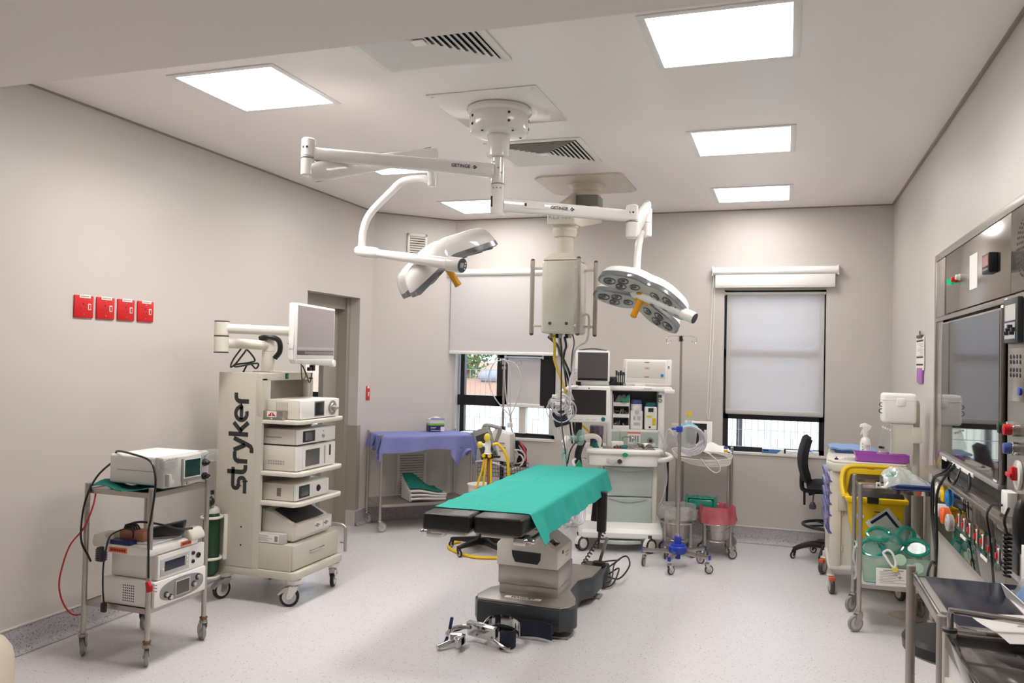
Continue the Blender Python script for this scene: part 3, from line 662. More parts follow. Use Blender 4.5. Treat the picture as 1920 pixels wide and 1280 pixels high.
m = MB(); m.box(px-.06, px+.122, py-.122, py-.10, 2.80, 2.885, .008); m.box(px+.10, px+.122, py-.121, py+.05, 2.80, 2.885, .008); m.obj('bearing_cover', 'cover', t)
m = MB(); m.prism([(px-.095, py+.11, 2.74), (px-.095, py-.10, 2.785), (px-.095, qy+.02, 2.665), (px-.095, qy-.14, 2.645), (px-.095, qy-.14, 2.555), (px-.095, qy+.06, 2.56), (px-.095, py+.11, 2.70)], (.20, 0, 0), .012); m.prism([(px-.10, py+.10, 2.74), (px-.10, py-.08, 2.915), (px-.10, qy-.13, 2.65), (px-.10, qy-.13, 2.57), (px-.10, py, 2.7)], (.045, 0, 0), .01); m.obj('carrier_arm', 'pend', t)
tb = MB(); text_into(tb, 'KLS 900', .05, axes((qx+.0, qy-.1405, 2.605), (1, 0, 0), (0, 0, 1), (0, -1, 0))); tb.obj('lettering', 'mgrey', t)
m = MB(); m.lathe([(0, 0), (.092, 0), (.094, .02), (.094, .055), (.086, .060), (.086, .075), (.092, .08), (.078, .12), (.066, .125)], (qx, qy, 2.60), (0, 0, -1), 32); m.cyl((qx, qy, 2.49), (qx, qy, 2.32), .062, n=32); m.obj('drop_tube', 'pend', t)
bx0, bx1, by0, by1, bz0, bz1 = -1.635, -1.375, 5.43, 5.72, 1.785, 2.30
m = MB(); m.hexa([(bx0, by0, bz1), (bx1, by0, bz1), (bx1, by1, bz1), (bx0, by1, bz1)], [(bx0+.05, by0+.05, bz1+.055), (bx1-.05, by0+.05, bz1+.055), (bx1-.05, by1-.05, bz1+.055), (bx0+.05, by1-.05, bz1+.055)], .012); m.obj('top_cap', 'pend', t)
m = MB(); m.box(bx0, bx1, by0, by1, bz0, bz1, .02, seg=3)
m.box(bx0+.035, bx1-.035, by0-.003, by0+.01, bz0+.012, bz1-.012, .002, mi=1)
m.box(bx1-.01, bx1+.003, by0+.035, by1-.035, bz0+.012, bz1-.012, .002, mi=1)
for x in (bx0+.07, bx1-.07): m.cyl((x, by0-.004, bz0+.07), (x, by0-.009, bz0+.07), .011, n=14, mi=2)
m.obj('supply_box', ['pend', 'cream', 'dgrey'], t)
m = MB(); n = 0
for i in range(5): m.cyl((bx0+.06+i*.035, by0+.06+.04*(i % 2), bz0), (bx0+.06+i*.035, by0+.06+.04*(i % 2), bz0-.03), .012, n=10, mi=i % 2)
each(m, 'gas_outlet', ['steel', 'black'], t)
for x, y in ((bx0-.075, by0+.03), (bx1+.02, by0-.045), (bx1+.085, by1-.09), (bx0-.02, by1+.06)):
    m = MB(); m.cyl((x, y, bz0-.0), (x, y, bz1+.0), .016, n=16); m.ball((x, y, bz0), .016, mi=1); m.ball((x, y, bz1), .016, mi=1)
    ax = max(bx0, min(bx1, x)); ay = max(by0, min(by1, y))
    for z in (bz0+.055, bz1-.055): m.cyl((x, y, z), (ax+(.02 if x < bx0 else -.02 if x > bx1 else 0), ay+(.02 if y < by0 else -.02 if y > by1 else 0), z), .010, n=10, mi=2)
    m.obj('grab_handle', ['steel', 'dgrey', 'pend'], t)
def hose(pts, r, mt, name='gas_hose'):
    m = MB(); m.tube(pts, r, 8); return m.obj(name, mt, t)
hose([(-1.555, 5.5, 1.77), (-1.57, 5.58, 1.705), (-1.592, 5.66, 1.655), (-1.628, 5.8, 1.589), (-1.683, 6.2, 1.441), (-1.737, 6.6, 1.297), (-1.71, 6.98, 1.04), (-1.648, 7.1, .94), (-1.60, 7.15, .7)], .011, 'yellow')
hose([(-1.59, 5.5, 1.76), (-1.61, 5.8, 1.705), (-1.67, 6.1, 1.644), (-1.735, 6.5, 1.575), (-1.80, 6.95, 1.42), (-1.79, 7.05, 1.0), (-1.74, 7.1, .8)], .011, 'black')
hose([(-1.52, 5.54, 1.76), (-1.58, 5.8, 1.69), (-1.68, 6.2, 1.60), (-1.80, 6.75, 1.47), (-1.83, 7.0, 1.15), (-1.80, 7.05, .85)], .008, 'black')
hose([(-1.49, 5.56, 1.76), (-1.53, 5.75, 1.70), (-1.61, 6.0, 1.655), (-1.75, 6.5, 1.56), (-1.82, 6.95, 1.40), (-1.80, 7.1, 1.0)], .009, 'navy')
hose([(-1.555, 5.68, 1.79), (-1.565, 5.75, 1.642), (-1.575, 5.8, 1.43), (-1.61, 5.95, 1.15), (-1.72, 6.5, .85), (-1.74, 6.7, .6)], .005, 'black')
hose([(-1.44, 5.56, 1.80), (-1.47, 5.75, 1.73), (-1.60, 6.2, 1.64), (-1.76, 6.8, 1.50), (-1.80, 7.0, 1.3)], .005, 'black')
hose([(bx1+.003, 5.60, 1.92), (bx1+.04, 5.6, 1.925), (bx1+.05, 5.6, 1.87), (bx1+.04, 5.62, 1.79), (bx1+.0, 5.72, 1.735), (-1.52, 6.0, 1.69), (-1.70, 6.6, 1.56), (-1.80, 6.95, 1.45)], .008, 'offwhite', 'power_cord')
# ------------------------------------------------------------------ shared builders
def caster(root, x, y, ztop, r, yaw, T=None, fork='steel', tyre='mgrey', name='caster', lock=None, w=None, twin=False):
    """swivel caster standing on z=0 below (x, y); wheel trails along direction yaw"""
    T0 = (T if T is not None else Matrix.Identity(4)) @ TR((x, y, 0), rz=yaw); w = w or r*.42; o = r*.45
    m = MB(); m.cyl((0, 0, ztop), (0, 0, 2*r+.012), min(.012, r*.25), n=10, T=T0); m.lathe([(r*.42, 0), (r*.5, .006), (r*.42, .016), (0, .016)], (0, 0, 2*r+.004), (0, 0, 1), 14, T=T0)
    for s in (-1, 1):
        y0 = s*(w*.5+.004)
        m.prism([(-r*.4, y0, 2*r+.006), (r*.45, y0, 2*r+.006), (o+r*.28, y0, r*.95), (o+r*.1, y0, r*.75), (o-r*.2, y0, r*.85), (-r*.35, y0, 1.7*r)], (0, s*.003, 0), T=T0)
    m.cyl((o, -w*.5-.008, r), (o, w*.5+.008, r), r*.13, n=8, T=T0)
    c = m.obj(name, fork, root)
    m = MB(); m.lathe([(r*.2, -w*.52), (r*.70, -w*.52), (r*.76, -w*.42), (r*.76, w*.42), (r*.70, w*.52), (r*.2, w*.52)], (o, 0, r), (0, 1, 0), 22, mi=1, T=T0)
    m.lathe([(r*.75, -w*.5), (r*.92, -w*.5), (r, -w*.28), (r, w*.28), (r*.92, w*.5), (r*.75, w*.5)], (o, 0, r), (0, 1, 0), 26, mi=0, T=T0); m.obj('wheel', [tyre, 'lgrey'], c)
    if lock:
        m = MB(); m.prism([(-r*.5, -w*.5-.006, 2.25*r), (o+r*.5, -w*.5-.006, 1.95*r), (o+r*1.15, -w*.5-.006, 1.35*r), (o+r*1.05, -w*.5-.006, 1.2*r), (o+r*.4, -w*.5-.006, 1.6*r), (-r*.5, -w*.5-.006, 1.8*r)], (0, w+.012, 0), T=T0); m.obj('brake_pedal', lock, c)
    return c
def steel_trolley(label, x0, x1, y0, y1, hgt, shelves, r=.05, leg=.0135, rz=None, c=None, lips='steel', yaws=(0.6, -.4, 2.2, 1.1), tyre='mgrey', rails=True, tops=('top_shelf', 'lower_shelf'), surf='steel', legmat=None):
    """square steel trolley; with rz given, x/y are local to centre c"""
    T = Matrix.Identity(4)
    if rz is None: t = thing('steel_trolley', label, 'trolley', ((x0+x1)/2, (y0+y1)/2, 0), group='stainless steel trolleys')
    else: t = thing('steel_trolley', label, 'trolley', (c[0], c[1], 0), rz, group='stainless steel trolleys')
    k = 0
    for x in (x0, x1):
        for y in (y0, y1):
            m = MB(); m.cyl((x, y, 2*r+.03), (x, y, hgt), leg, n=16); m.lathe([(leg, 0), (leg*.9, .004), (0, .006)], (x, y, hgt), (0, 0, 1), 16); m.obj('leg', (legmat or {}).get(k, 'steel'), t)
            caster(t, x, y, 2*r+.05, r, yaws[k], tyre=tyre); k += 1
    for i, z in enumerate(shelves):
        m = MB(); d = leg*.4; m.box(x0+d, x1-d, y0+d, y1-d, z-.003, z, .001)
        for a in ((x0+d, x1-d, y0+d-.002, y0+d), (x0+d, x1-d, y1-d, y1-d+.002), (x0+d-.002, x0+d, y0+d, y1-d), (x1-d, x1-d+.002, y0+d, y1-d)): m.box(*a, z-.022, z+.004)
        m.obj(tops[min(i, len(tops)-1)], surf if i == 0 else lips, t)
    return t
def screen_on(mb, T, w, h, d=.002, mi=0, z=0): mb.box(-w/2, w/2, -h/2, h/2, z-d, z, T=T, mi=mi)
def knob(mb, p, ax, r, h, mi): mb.lathe([(r, 0), (r*.95, h*.8), (r*.7, h), (0, h)], p, ax, 16, mi)

# ------------------------------------------------------------------ left steel trolley with electrosurgical machines
tx0, tx1, ty0, ty1 = -3.462, -3.045, 3.315, 3.735
t = steel_trolley('small rusty steel trolley by the left wall carrying stacked surgical machines', tx0, tx1, ty0, ty1, .90, (.872, .285), .048, yaws=(2.2, 1.9, 2.3, 2.6))
for x, y in ((tx1, ty0), (tx1, ty1)):
    m = MB(); m.torus((x, y, .128), (0, 0, 1), .016, .006, 16, 6); m.obj('rust_collar', 'rust', t)
m = MB(); nzr = lambda u, v: .012*math.sin(9*u+4*v)+.006*math.sin(23*v)
m.grid(lambda u, v: (-3.455+.34*u+.02*math.sin(8*v), 3.325+.40*v+.012*math.sin(9*u), .885+.010*math.sin(7*u+5*v)+(.022*(1-u*2.2)*math.sin(9*v) if u < .45 else 0)), 16, 16, th=.003)
tag(m.obj('folded_cloth', 'dteal'), 'crumpled green cloth under the machine on top of the rusty trolley', 'cloth')
# top machine
t = thing('electrosurgical_unit', 'white boxy surgical machine with a dark green screen on the rusty trolley top', 'medical machine', (-3.2, 3.52, .902))
m = MB(); m.box(-3.385, -3.045, 3.375, 3.715, .902, 1.055, .014, seg=3); m.box(-3.33, -3.06, 3.372, 3.376, .975, .977, mi=1)
m.obj('housing', ['white', 'mgrey'], t)
m = MB(); m.prism([(-3.06, 3.345, .900), (-3.012, 3.36, .895), (-2.995, 3.50, .893), (-3.012, 3.70, .897), (-3.06, 3.73, .900)], (0, 0, .158), .008); m.obj('front_fascia', 'lgrey', t)
m = MB(); m.box(-3.014, -2.990, 3.47, 3.62, .915, 1.04, .006); m.obj('screen_surround', 'mgrey', t)
T = axes((-2.9895, 3.545, .985), (0, 1, 0), (0, 0, 1), (1, 0, 0)); m = MB(); m.box(-.058, .058, -.045, .045, 0, .003, T=T); m.box(-.064, .064, -.051, .051, -.001, .001, mi=1, T=T); m.obj('screen', [mat('green_lcd', (24, 62, 58), .08, coat=.8), 'white'], t)
m = MB()
for y, z in ((3.655, .925), (3.655, 1.0)): m.lathe([(.020, 0), (.020, .012), (.013, .014), (.013, .026), (0, .026)], (-3.005, y, z), (1, 0, 0), 14); m.box(-3.0, -2.985, y-.008, y+.03, z-.006, z+.006, .002)
each(m, 'socket_block', 'black', t)
m = MB(); m.box(-3.03, -2.985, 3.33, 3.44, 1.0, 1.05, .008); m.box(-3.035, -2.975, 3.63, 3.735, 1.0, 1.065, .008); each(m, 'clear_cover', 'clear', t)
m = MB()
for y in (3.36, 3.385, 3.41, 3.66, 3.69): m.cyl((-3.01, y, 1.03), (-2.99, y+.02, 1.045), .006, n=8)
each(m, 'connector_pin', 'chrome', t)
m = MB()
for y in (3.48, 3.515): m.cyl((-2.996, y, .905), (-2.988, y, .905), .008, n=12)
m.cyl((-3.0, 3.40, .93), (-2.99, 3.40, .93), .014, n=14, mi=1); m.box(-3.02, -2.985, 3.37, 3.39, .905, .97, .005, mi=1); each(m, 'button', ['mgrey', 'lgrey'], t)
m = MB(); m.tube([(-3.40, 3.44, 1.02), (-3.36, 3.40, 1.065), (-3.20, 3.335, 1.068), (-3.06, 3.31, 1.045), (-3.01, 3.295, .99), (-3.0, 3.29, .90), (-3.02, 3.288, .75), (-3.02, 3.275, .70), (-3.02, 3.28, .58), (-3.02, 3.285, .46)], .0055, 8); m.tube([(-3.40, 3.44, 1.02), (-3.44, 3.35, .93), (-3.448, 3.285, .80), (-3.46, 3.28, .62), (-3.43, 3.30, .53), (-3.41, 3.30, .50)], .0055, 8); m.obj('power_cord', 'black', t)
m = MB(); m.prism([(-3.03, 3.272, .44), (-3.012, 3.272, .445), (-2.993, 3.272, .42), (-2.993, 3.272, .395), (-3.02, 3.272, .388)], (0, .018, 0), .003); 
for i in range(3): m.cyl((-2.995, 3.281, .398+.015*i), (-2.965, 3.281, .400+.015*i), .003, n=8, mi=1)
m.obj('red_plug', ['red', 'chrome'], t)
m = MB(); m.tube([(-3.42, 3.33, .86), (-3.41, 3.30, .78), (-3.455, 3.29, .67), (-3.56, 3.30, .56), (-3.65, 3.33, .38), (-3.67, 3.36, .27), (-3.62, 3.36, .205), (-3.55, 3.34, .195), (-3.49, 3.33, .21)], .0045, 8); m.obj('earth_lead', 'redlabel', t, label='long red lead')
# bottom machine
t = thing('surgical_console', 'flat white console with a grey oval front panel, bottom of the rusty trolley', 'medical machine', (-3.2, 3.5, .289))
m = MB(); m.box(-3.365, -3.045, 3.328, 3.722, .289, .42, .008)
for i in range(6):
    for j in range(7): m.box(-3.22+i*.013, -3.214+i*.013, 3.3268, 3.3285, .312+j*.013, .318+j*.013, mi=1)
m.obj('housing', ['white', 'ink'], t)
m = MB(); m.box(-3.046, -3.022, 3.332, 3.718, .289, .423, .01); m.obj('front_fascia', 'white', t)
m = MB(); T = axes((-3.0215, 3.53, .356), (0, 1, 0), (0, 0, 1), (1, 0, 0)); m.prism([(.155*math.cos(a)*1.05, .055*math.copysign(abs(math.sin(a))**.7, math.sin(a)), 0) for a in [2*PI*i/36 for i in range(36)]], (0, 0, .002), T=T); m.obj('control_panel', 'mgrey', t)
m = MB(); m.box(-.055, .055, -.04, .04, .002, .006, .002, mi=1, T=T); m.box(-.048, .048, -.034, .034, .006, .007, T=T); m.obj('screen', ['screen', 'lgrey'], t)
m = MB()
for y, z in ((-.12, -.012), (-.09, -.032), (.085, -.008), (.115, .022)): m.lathe([(.012, 0), (.010, .014), (0, .014)], (y, z, .002), (0, 0, 1), 14, T=T); m.lathe([(.016, 0), (.016, .004), (0, .004)], (y, z, .002), (0, 0, 1), 14, mi=1, T=T)
each(m, 'connector_port', ['chrome', 'ink'], t)
# middle machine
t = thing('pump_unit', 'middle white unit with a blue display strip on the rusty trolley', 'medical machine', (-3.2, 3.53, .423))
m = MB(); m.box(-3.34, -3.06, 3.365, 3.705, .423, .545, .008); m.obj('housing', 'white', t)
m = MB(); m.box(-3.062, -3.030, 3.36, 3.71, .423, .553, .008); m.box(-3.031, -3.027, 3.375, 3.585, .44, .53, .002, mi=1); m.obj('front_fascia', ['white', 'lgrey'], t)
m = MB(); T = axes((-3.0268, 3.49, .488), (0, 1, 0), (0, 0, 1), (1, 0, 0)); m.box(-.085, .06, -.025, .025, 0, .002, T=T); m.obj('display', mat('blue_lcd', (30, 36, 62), .08, coat=.8), t)
m = MB()
for a, b in ((.075, .02), (.075, .0), (.075, -.022)): m.cyl((a, b, 0), (a, b, .005), .007, n=12, T=T)
m.cyl((-.1, -.01, 0), (-.1, -.01, .004), .006, n=12, T=T)
each(m, 'button', 'paper', t)
m = MB()
for a, b, r in ((.125, .025, .010), (.125, -.02, .010), (.165, .005, .015)): m.lathe([(r, 0), (r, .006), (r*.6, .008), (r*.6, .003), (0, .003)], (a, b, -.001), (0, 0, 1), 14, T=T)
each(m, 'connector_port', 'ink', t)
# paddle set
t = thing('defibrillator', 'white paddle unit with orange labels under a coiled black lead, on the rusty trolley', 'medical machine', (-3.2, 3.5, .556))
m = MB(); m.box(-3.33, -3.03, 3.30, 3.66, .556, .60, .012); m.box(-3.30, -3.07, 3.36, 3.64, .60, .612, .008); m.obj('housing', 'white', t)
for a, b, c_, d in ((-3.42, -3.31, 3.36, .02), (-3.11, -3.01, 3.63, -.02)):
    m = MB(); m.prism([(a, c_-.05, .60), (a+.02, c_-.06, .645), (b-.02, c_-.06, .648), (b, c_-.05, .61), (b, c_-.05, .585), (a+.01, c_-.05, .575)], (0, .11, 0), .01)
    m.obj('paddle_handle', 'creamlt', t)
m = MB(); m.box(-3.385, -3.345, 3.305, 3.34, .50, .575, .006)
for i in range(7): m.box(-3.387, -3.343, 3.303, 3.342, .506+i*.009, .510+i*.009)
m.obj('spring_grip', 'dgrey', t)
m = MB(); m.box(-3.29, -3.175, 3.297, 3.3, .563, .59, .001)
for i in range(9): m.box(-3.28+i*.011, -3.273+i*.011, 3.2962, 3.297, .570, .583, mi=1)
m.obj('orange_label', ['orange', 'ink'], t)
m = MB(); m.box(-3.0302, -3.0275, 3.52, 3.60, .565, .59, .001)
for i in range(6): m.box(-3.0275, -3.0268, 3.53+i*.011, 3.537+i*.011, .571, .584, mi=1)
m.obj('orange_label', ['orange', 'ink'], t)
m = MB(); m.box(-3.30, -3.17, 3.31, 3.36, .60, .622, .004); m.obj('blue_block', 'navylabel', t)
m = MB(); m.box(-3.29, -3.13, 3.36, 3.43, .612, .668, .01); m.obj('leather_pouch', 'tan', t)
m = MB()
for i in range(4): m.torus((-3.235+.004*i, 3.37+.012*i, .65), (.25, 1, .1), .042, .005, 20, 6)
m.tube([(-3.25, 3.36, .69), (-3.18, 3.38, .71), (-3.10, 3.42, .70), (-3.02, 3.50, .665), (-2.99, 3.56, .66)], .006, 6)
m.tube([(-3.2, 3.36, .69), (-3.27, 3.315, .66), (-3.30, 3.30, .62), (-3.315, 3.29, .50), (-3.31, 3.285, .38), (-3.30, 3.285, .30)], .0045, 6); m.box(-3.315, -3.285, 3.275, 3.295, .255, .305, .006)
m.obj('coiled_lead', 'black', t)
m = MB(); m.hexa([(-3.16, 3.40, .622), (-3.03, 3.52, .622), (-3.06, 3.58, .622), (-3.19, 3.46, .622)], [(-3.16, 3.40, .662), (-3.02, 3.53, .70), (-3.05, 3.59, .70), (-3.19, 3.46, .665)], .01); m.obj('black_paddle', 'black', t)

# ------------------------------------------------------------------ endoscopy cart
X0, X1, XF, Ya, Yb = -3.50, -3.21, -2.915, 4.375, 4.965
t = thing('endoscopy_cart', 'tall cream wheeled cart with black lettering and shelves of video equipment', 'equipment cart', (-3.2, 4.67, 0))
m = MB(); m.prism([(X0, Ya, .178), (XF-.0, Ya, .178), (XF+.03, Ya+.02, .178), (XF+.03, Yb-.02, .178), (XF, Yb, .178), (X0, Yb, .178)], (0, 0, .05), .008); m.obj('base_slab', 'cream', t)
m = MB(); m.box(X0, X1, Ya, Ya+.03, .228, 1.475, .004); m.box(X0, X1, Yb-.03, Yb, .228, 1.475, .004); m.box(X0, X0+.015, Ya+.03, Yb-.03, .228, 1.25); m.box(X0, X1+.003, Ya+.028, Yb-.028, 1.425, 1.475, .004)
m.prism([(X1, Ya, .228), (X1+.045, Ya+.005, .228), (X1+.045, Ya+.03, .228), (X1, Ya+.03, .228)], (0, 0, 1.20)); m.prism([(X1, Yb, .228), (X1+.045, Yb-.005, .228), (X1+.045, Yb-.03, .228), (X1, Yb-.03, .228)], (0, 0, 1.20))
m.box(X1+.0, X1+.042, Ya+.004, Yb-.004, 1.425, 1.472, .003); m.box(X1, X1+.042, Ya+.001, Ya+.06, 1.2, 1.44, .002); m.box(X1, X1+.042, Yb-.06, Yb-.001, 1.2, 1.44, .002)
m.box(X1-.02, X1-.01, Ya+.03, Yb-.03, .228, 1.20)
for z in (.485, .37): m.cyl((X1-.085, Ya-.001, z), (X1-.085, Ya+.01, z), .006, n=10, mi=1)
m.obj('column', ['cream', 'ink'], t)
m = MB(); T = axes((X1+.0425, 4.645, 1.452), (0, 1, 0), (0, 0, 1), (1, 0, 0)); m.box(-.018, .018, -.018, .018, 0, .003, .001, T=T); m.box(-.012, .012, -.012, .012, .003, .006, .001, mi=1, T=T); m.obj('power_switch', ['black', 'lgreen'], t)
# lettering on the side panel, read upwards: drawn with flat strokes
def stroke(mb, pts, w, T, mi=0, close=False):
    P = [Vector((p[0], p[1], 0)) for p in pts]; L = len(P); A = []; B = []
    for i, p in enumerate(P):
        d = (P[min(i+1, L-1)]-P[max(i-1, 0)]).normalized(); n = Vector((-d.y, d.x, 0)); k = 1.0
        if 0 < i < L-1:
            d1 = (P[i]-P[i-1]).normalized(); k = 1/max(.5, n.dot(Vector((-d1.y, d1.x, 0))))
        A.append(p+n*w/2*k); B.append(p-n*w/2*k)
    vs = [v+Vector((0, 0, .0008)) for v in A+B]+A+B
    fs = [(i, i+1, L+i+1, L+i) for i in range(L-1)]+[(2*L+i+1, 2*L+i, i, i+1) for i in range(L-1)]+[(3*L+i, 3*L+i+1, L+i+1, L+i) for i in range(L-1)]+[(0, L, 3*L, 2*L), (L-1, 2*L-1, 4*L-1, 3*L-1)]
    mb.add(vs, fs, mi, T)
def arc(cx, cy, r, a0, a1, n=10): return [(cx+r*math.cos(math.radians(a0+(a1-a0)*i/n)), cy+r*math.sin(math.radians(a0+(a1-a0)*i/n))) for i in range(n+1)]
m = MB(); g = .006; T = axes((-3.262, Ya-.0005, .700), (0, 0, 1), (-1, 0, 0), (0, -1, 0)); w = .03; x = 0
# T: x runs up the panel, y to the left
H_ = .112; o = .015
q = .024
stroke(m, [(0, .0+o)]+[(.075, o)]+arc(.075, o+q, q, -90, 90)+arc(.060, o+q*3, q, -90, -180, 6)[:0]+[(.052, o+2*q)]+arc(.052, o+3*q-.002, q-.002, 270, 90)+[(.12, o+4*q-.004), (.165, o+4*q-.004)], .026, T)          # s runs on into the bar of t
stroke(m, [(.136, .152), (.136, .045)]+arc(.163, .04, .027, 180, 270)+[(.182, .013)], .028, T)                                                         # t
stroke(m, [(.205, 0), (.205, .07)]+arc(.235, .068, .030, 180, 90)+[(.265, .098)], .028, T)                                                  # r
stroke(m, [(.275, .108), (.310, .02)], .028, T); stroke(m, [(.352, .108), (.312, .0)]+[(.302, -.022), (.285, -.030), (.262, -.030)], .028, T)                # y
stroke(m, [(.378, 0), (.378, .150)], .028, T); stroke(m, [(.452, .112), (.392, .05)], .028, T); stroke(m, [(.404, .06), (.455, .0)], .028, T)                        # k
stroke(m, [(.472, .055), (.555, .055)]+arc(.512, .055, .043, 0, 290, 22), .026, T)                                                           # e
stroke(m, [(.590, 0), (.590, .07)]+arc(.620, .068, .030, 180, 90)+[(.645, .098)], .028, T)                                                  # r
m.obj('lettering', 'ink', t)
for z, i in ((1.152, 0), (.822, 1), (.632, 2)):
    m = MB(); m.prism([(X1-.01, Ya+.012, z), (XF-.01, Ya+.012, z), (XF+.0, Ya+.02, z), (XF+.025, Ya+.06, z), (XF+.025, Yb-.06, z), (XF, Yb-.012, z), (X1-.01, Yb-.012, z)], (0, 0, .026), .006); m.obj('shelf', 'creamlt', t)
m = MB(); m.box(X1+.0, XF-.015, Ya+.012, Yb-.03, .230, .395, .003); d = m.obj('drawer_unit', 'cream', t)
m = MB(); m.box(XF-.016, XF+.0, Ya+.02, Yb-.036, .236, .390, .003); m.obj('drawer_front', 'cream', d)
m = MB(); m.tube([(XF, 4.58, .325), (XF+.022, 4.60, .328), (XF+.028, 4.66, .332), (XF+.022, 4.72, .328), (XF, 4.74, .325)], .006, 8); m.obj('drawer_handle', 'chrome', d)
m = MB(); m.tube([(X1+.12, Yb-.005, .415), (XF-.03, Yb+.0, .425), (XF+.03, Yb-.0, .41), (XF+.038, Yb-.0, .37), (XF+.038, Yb, .24)], .011, 10, k=5); m.cyl((XF, Yb, .30), (XF+.038, Yb, .30), .006); m.obj('side_rail', 'steel', t)
for x, y, yaw, r in ((XF-.02, Ya+.07, 3.6, .062), (XF-.02, Yb-.06, 1.9, .058), (X0+.05, Ya+.06, 4.4, .062), (X0+.05, Yb-.06, 1.3, .06)):
    c = caster(t, x, y, .178, r, yaw, fork='chrome', tyre='blackrub', lock='steel')
    m = MB(); m.lathe([(.045, 0), (.048, .008), (.046, .024), (.03, .030), (0, .030)], (x, y, .147), (0, 0, 1), 20); m.obj('bumper_disc', 'creamlt', c)
# bottle holder on the near side
m = MB()
for z in (.545, .285): m.torus((-3.475, Ya-.062, z), (0, 0, 1), .062, .009, 24, 8); m.box(-3.43, -3.415, Ya-.02, Ya, z-.01, z+.01)
m.prism([(-3.40, Ya-.03, .55), (-3.405, Ya-.03, .56), (-3.41, Ya-.03, .28), (-3.40, Ya-.03, .27)], (0, .03, 0)); m.lathe([(0, 0), (.055, 0), (.062, .012), (.058, .016)], (-3.475, Ya-.062, .155), (0, 0, 1), 20); m.box(-3.535, -3.52, Ya-.07, Ya-.0, .16, .30, .004); m.obj('bottle_holder', 'creamlt', t)
# monitor arm
m = MB(); m.box(-3.41, -3.27, 4.60, 4.74, 1.475, 1.483, .003); m.cyl((-3.335, 4.67, 1.483), (-3.335, 4.67, 1.61), .044, n=28); m.obj('arm_post', 'creamlt', t)
m = MB(); m.cyl((-3.335, 4.67, 1.613), (-3.335, 4.67, 1.70), .044, n=28, b=.004); m.cyl((-3.335, 4.67, 1.655), (-3.40, 4.28, 1.665), .033, n=20); m.lathe([(.048, 0), (.046, .006), (0, .006)], (-3.335, 4.67, 1.70), (0, 0, 1), 20, mi=1); m.obj('lower_arm', ['creamlt', 'black'], t)
m = MB(); m.cyl((-3.405, 4.27, 1.605), (-3.405, 4.27, 1.705), .045, n=28, b=.003); m.cyl((-3.405, 4.27, 1.708), (-3.405, 4.27, 1.80), .045, n=28, b=.003); 
for z in (1.602, 1.7065, 1.80): m.cyl((-3.405, 4.27, z-.003), (-3.405, 4.27, z+.003), .046, n=28, mi=1)
m.obj('arm_elbow', ['creamlt', 'black'], t)
m = MB(); m.cyl((-3.405, 4.27, 1.755), (-3.03, 4.52, 1.748), .031, n=20); m.ball((-3.03, 4.52, 1.748), .031); m.obj('upper_arm', 'creamlt', t)
m = MB(); m.box(-3.045, -3.005, 4.50, 4.555, 1.775, 1.79, .003); m.box(-3.05, -3.0, 4.50, 4.555, 1.70, 1.715, .003); m.cyl((-3.035, 4.50, 1.70), (-3.035, 4.50, 1.675), .01); m.lathe([(.026, 0), (.03, .008), (.02, .016), (0, .016)], (-3.035, 4.50, 1.662), (0, 0, 1), 16); m.obj('tilt_clamp', 'black', t)
m = MB(); m.tube([(-3.36, 4.60, 1.70), (-3.30, 4.62, 1.715), (-3.25, 4.66, 1.69), (-3.245, 4.67, 1.62), (-3.28, 4.665, 1.57)], .018, 8)
m.tube([(-3.39, 4.45, 1.63), (-3.41, 4.40, 1.56), (-3.40, 4.36, 1.51), (-3.37, 4.37, 1.53), (-3.33, 4.40, 1.60), (-3.32, 4.42, 1.62), (-3.29, 4.46, 1.56), (-3.33, 4.47, 1.54), (-3.41, 4.43, 1.525), (-3.40, 4.42, 1.51), (-3.30, 4.5, 1.535), (-3.31, 4.5, 1.50), (-3.35, 4.48, 1.535), (-3.38, 4.46, 1.47)], .006, 8)
m.obj('cable_loops', 'black', t)
# monitor
t = thing('video_monitor', 'white flat monitor reflecting the room, on the arm above the tall cart', 'monitor', (-2.86, 4.56, 1.56))
a = Vector((-2.975, 4.45, 0)); b = Vector((-3.085, 5.10, 0)); ux = (b-a).normalized(); nz = Vector((ux.y, -ux.x, -.0)); up = Vector((0, 0, 1)); wd = (b-a).length
T = axes((a.x, a.y, 1.575), ux, up, nz)
m = MB(); m.box(0, wd, -.012, .358, -.055, -.012, .012, T=T); m.box(0, wd, -.012, .358, -.013, .0, .008, T=T); m.obj('casing', 'white', t)
m = MB(); m.box(.022, wd-.016, .022, .342, 0, .0015, T=T); m.obj('screen', 'mirror', t)
m = MB(); m.box(-.004, .0, .06, .14, -.045, -.015, .002, T=T); m.hexa([(.04, -.035, -.05), (wd-.02, -.055, -.05), (wd-.02, -.055, -.005), (.04, -.035, -.005)], [(.0, -.010, -.05), (wd, -.010, -.05), (wd, -.010, .004), (.0, -.010, .004)], .005, T=T); m.cyl((wd-.015, -.035, -.03), (wd-.015, -.035, .012), .024, n=18, T=T); m.obj('lower_shroud', 'white', t)
m = MB(); m.tube([(.14, -.04, -.02), (.10, -.09, 0), (.12, -.14, .0), (.17, -.11, 0), (.16, -.05, -.02), (.22, -.10, -.02), (.27, -.16, -.02), (.30, -.15, -.02), (.31, -.10, -.02)], .004, 6, T=T); m.box(.29, .33, -.085, -.045, -.03, .0, .005, T=T); m.box(.24, .285, -.085, -.06, -.025, -.005, .004, T=axes(T @ Vector((0, 0, 0)), ux, up, nz)); m.obj('hanging_cable', 'black', t)
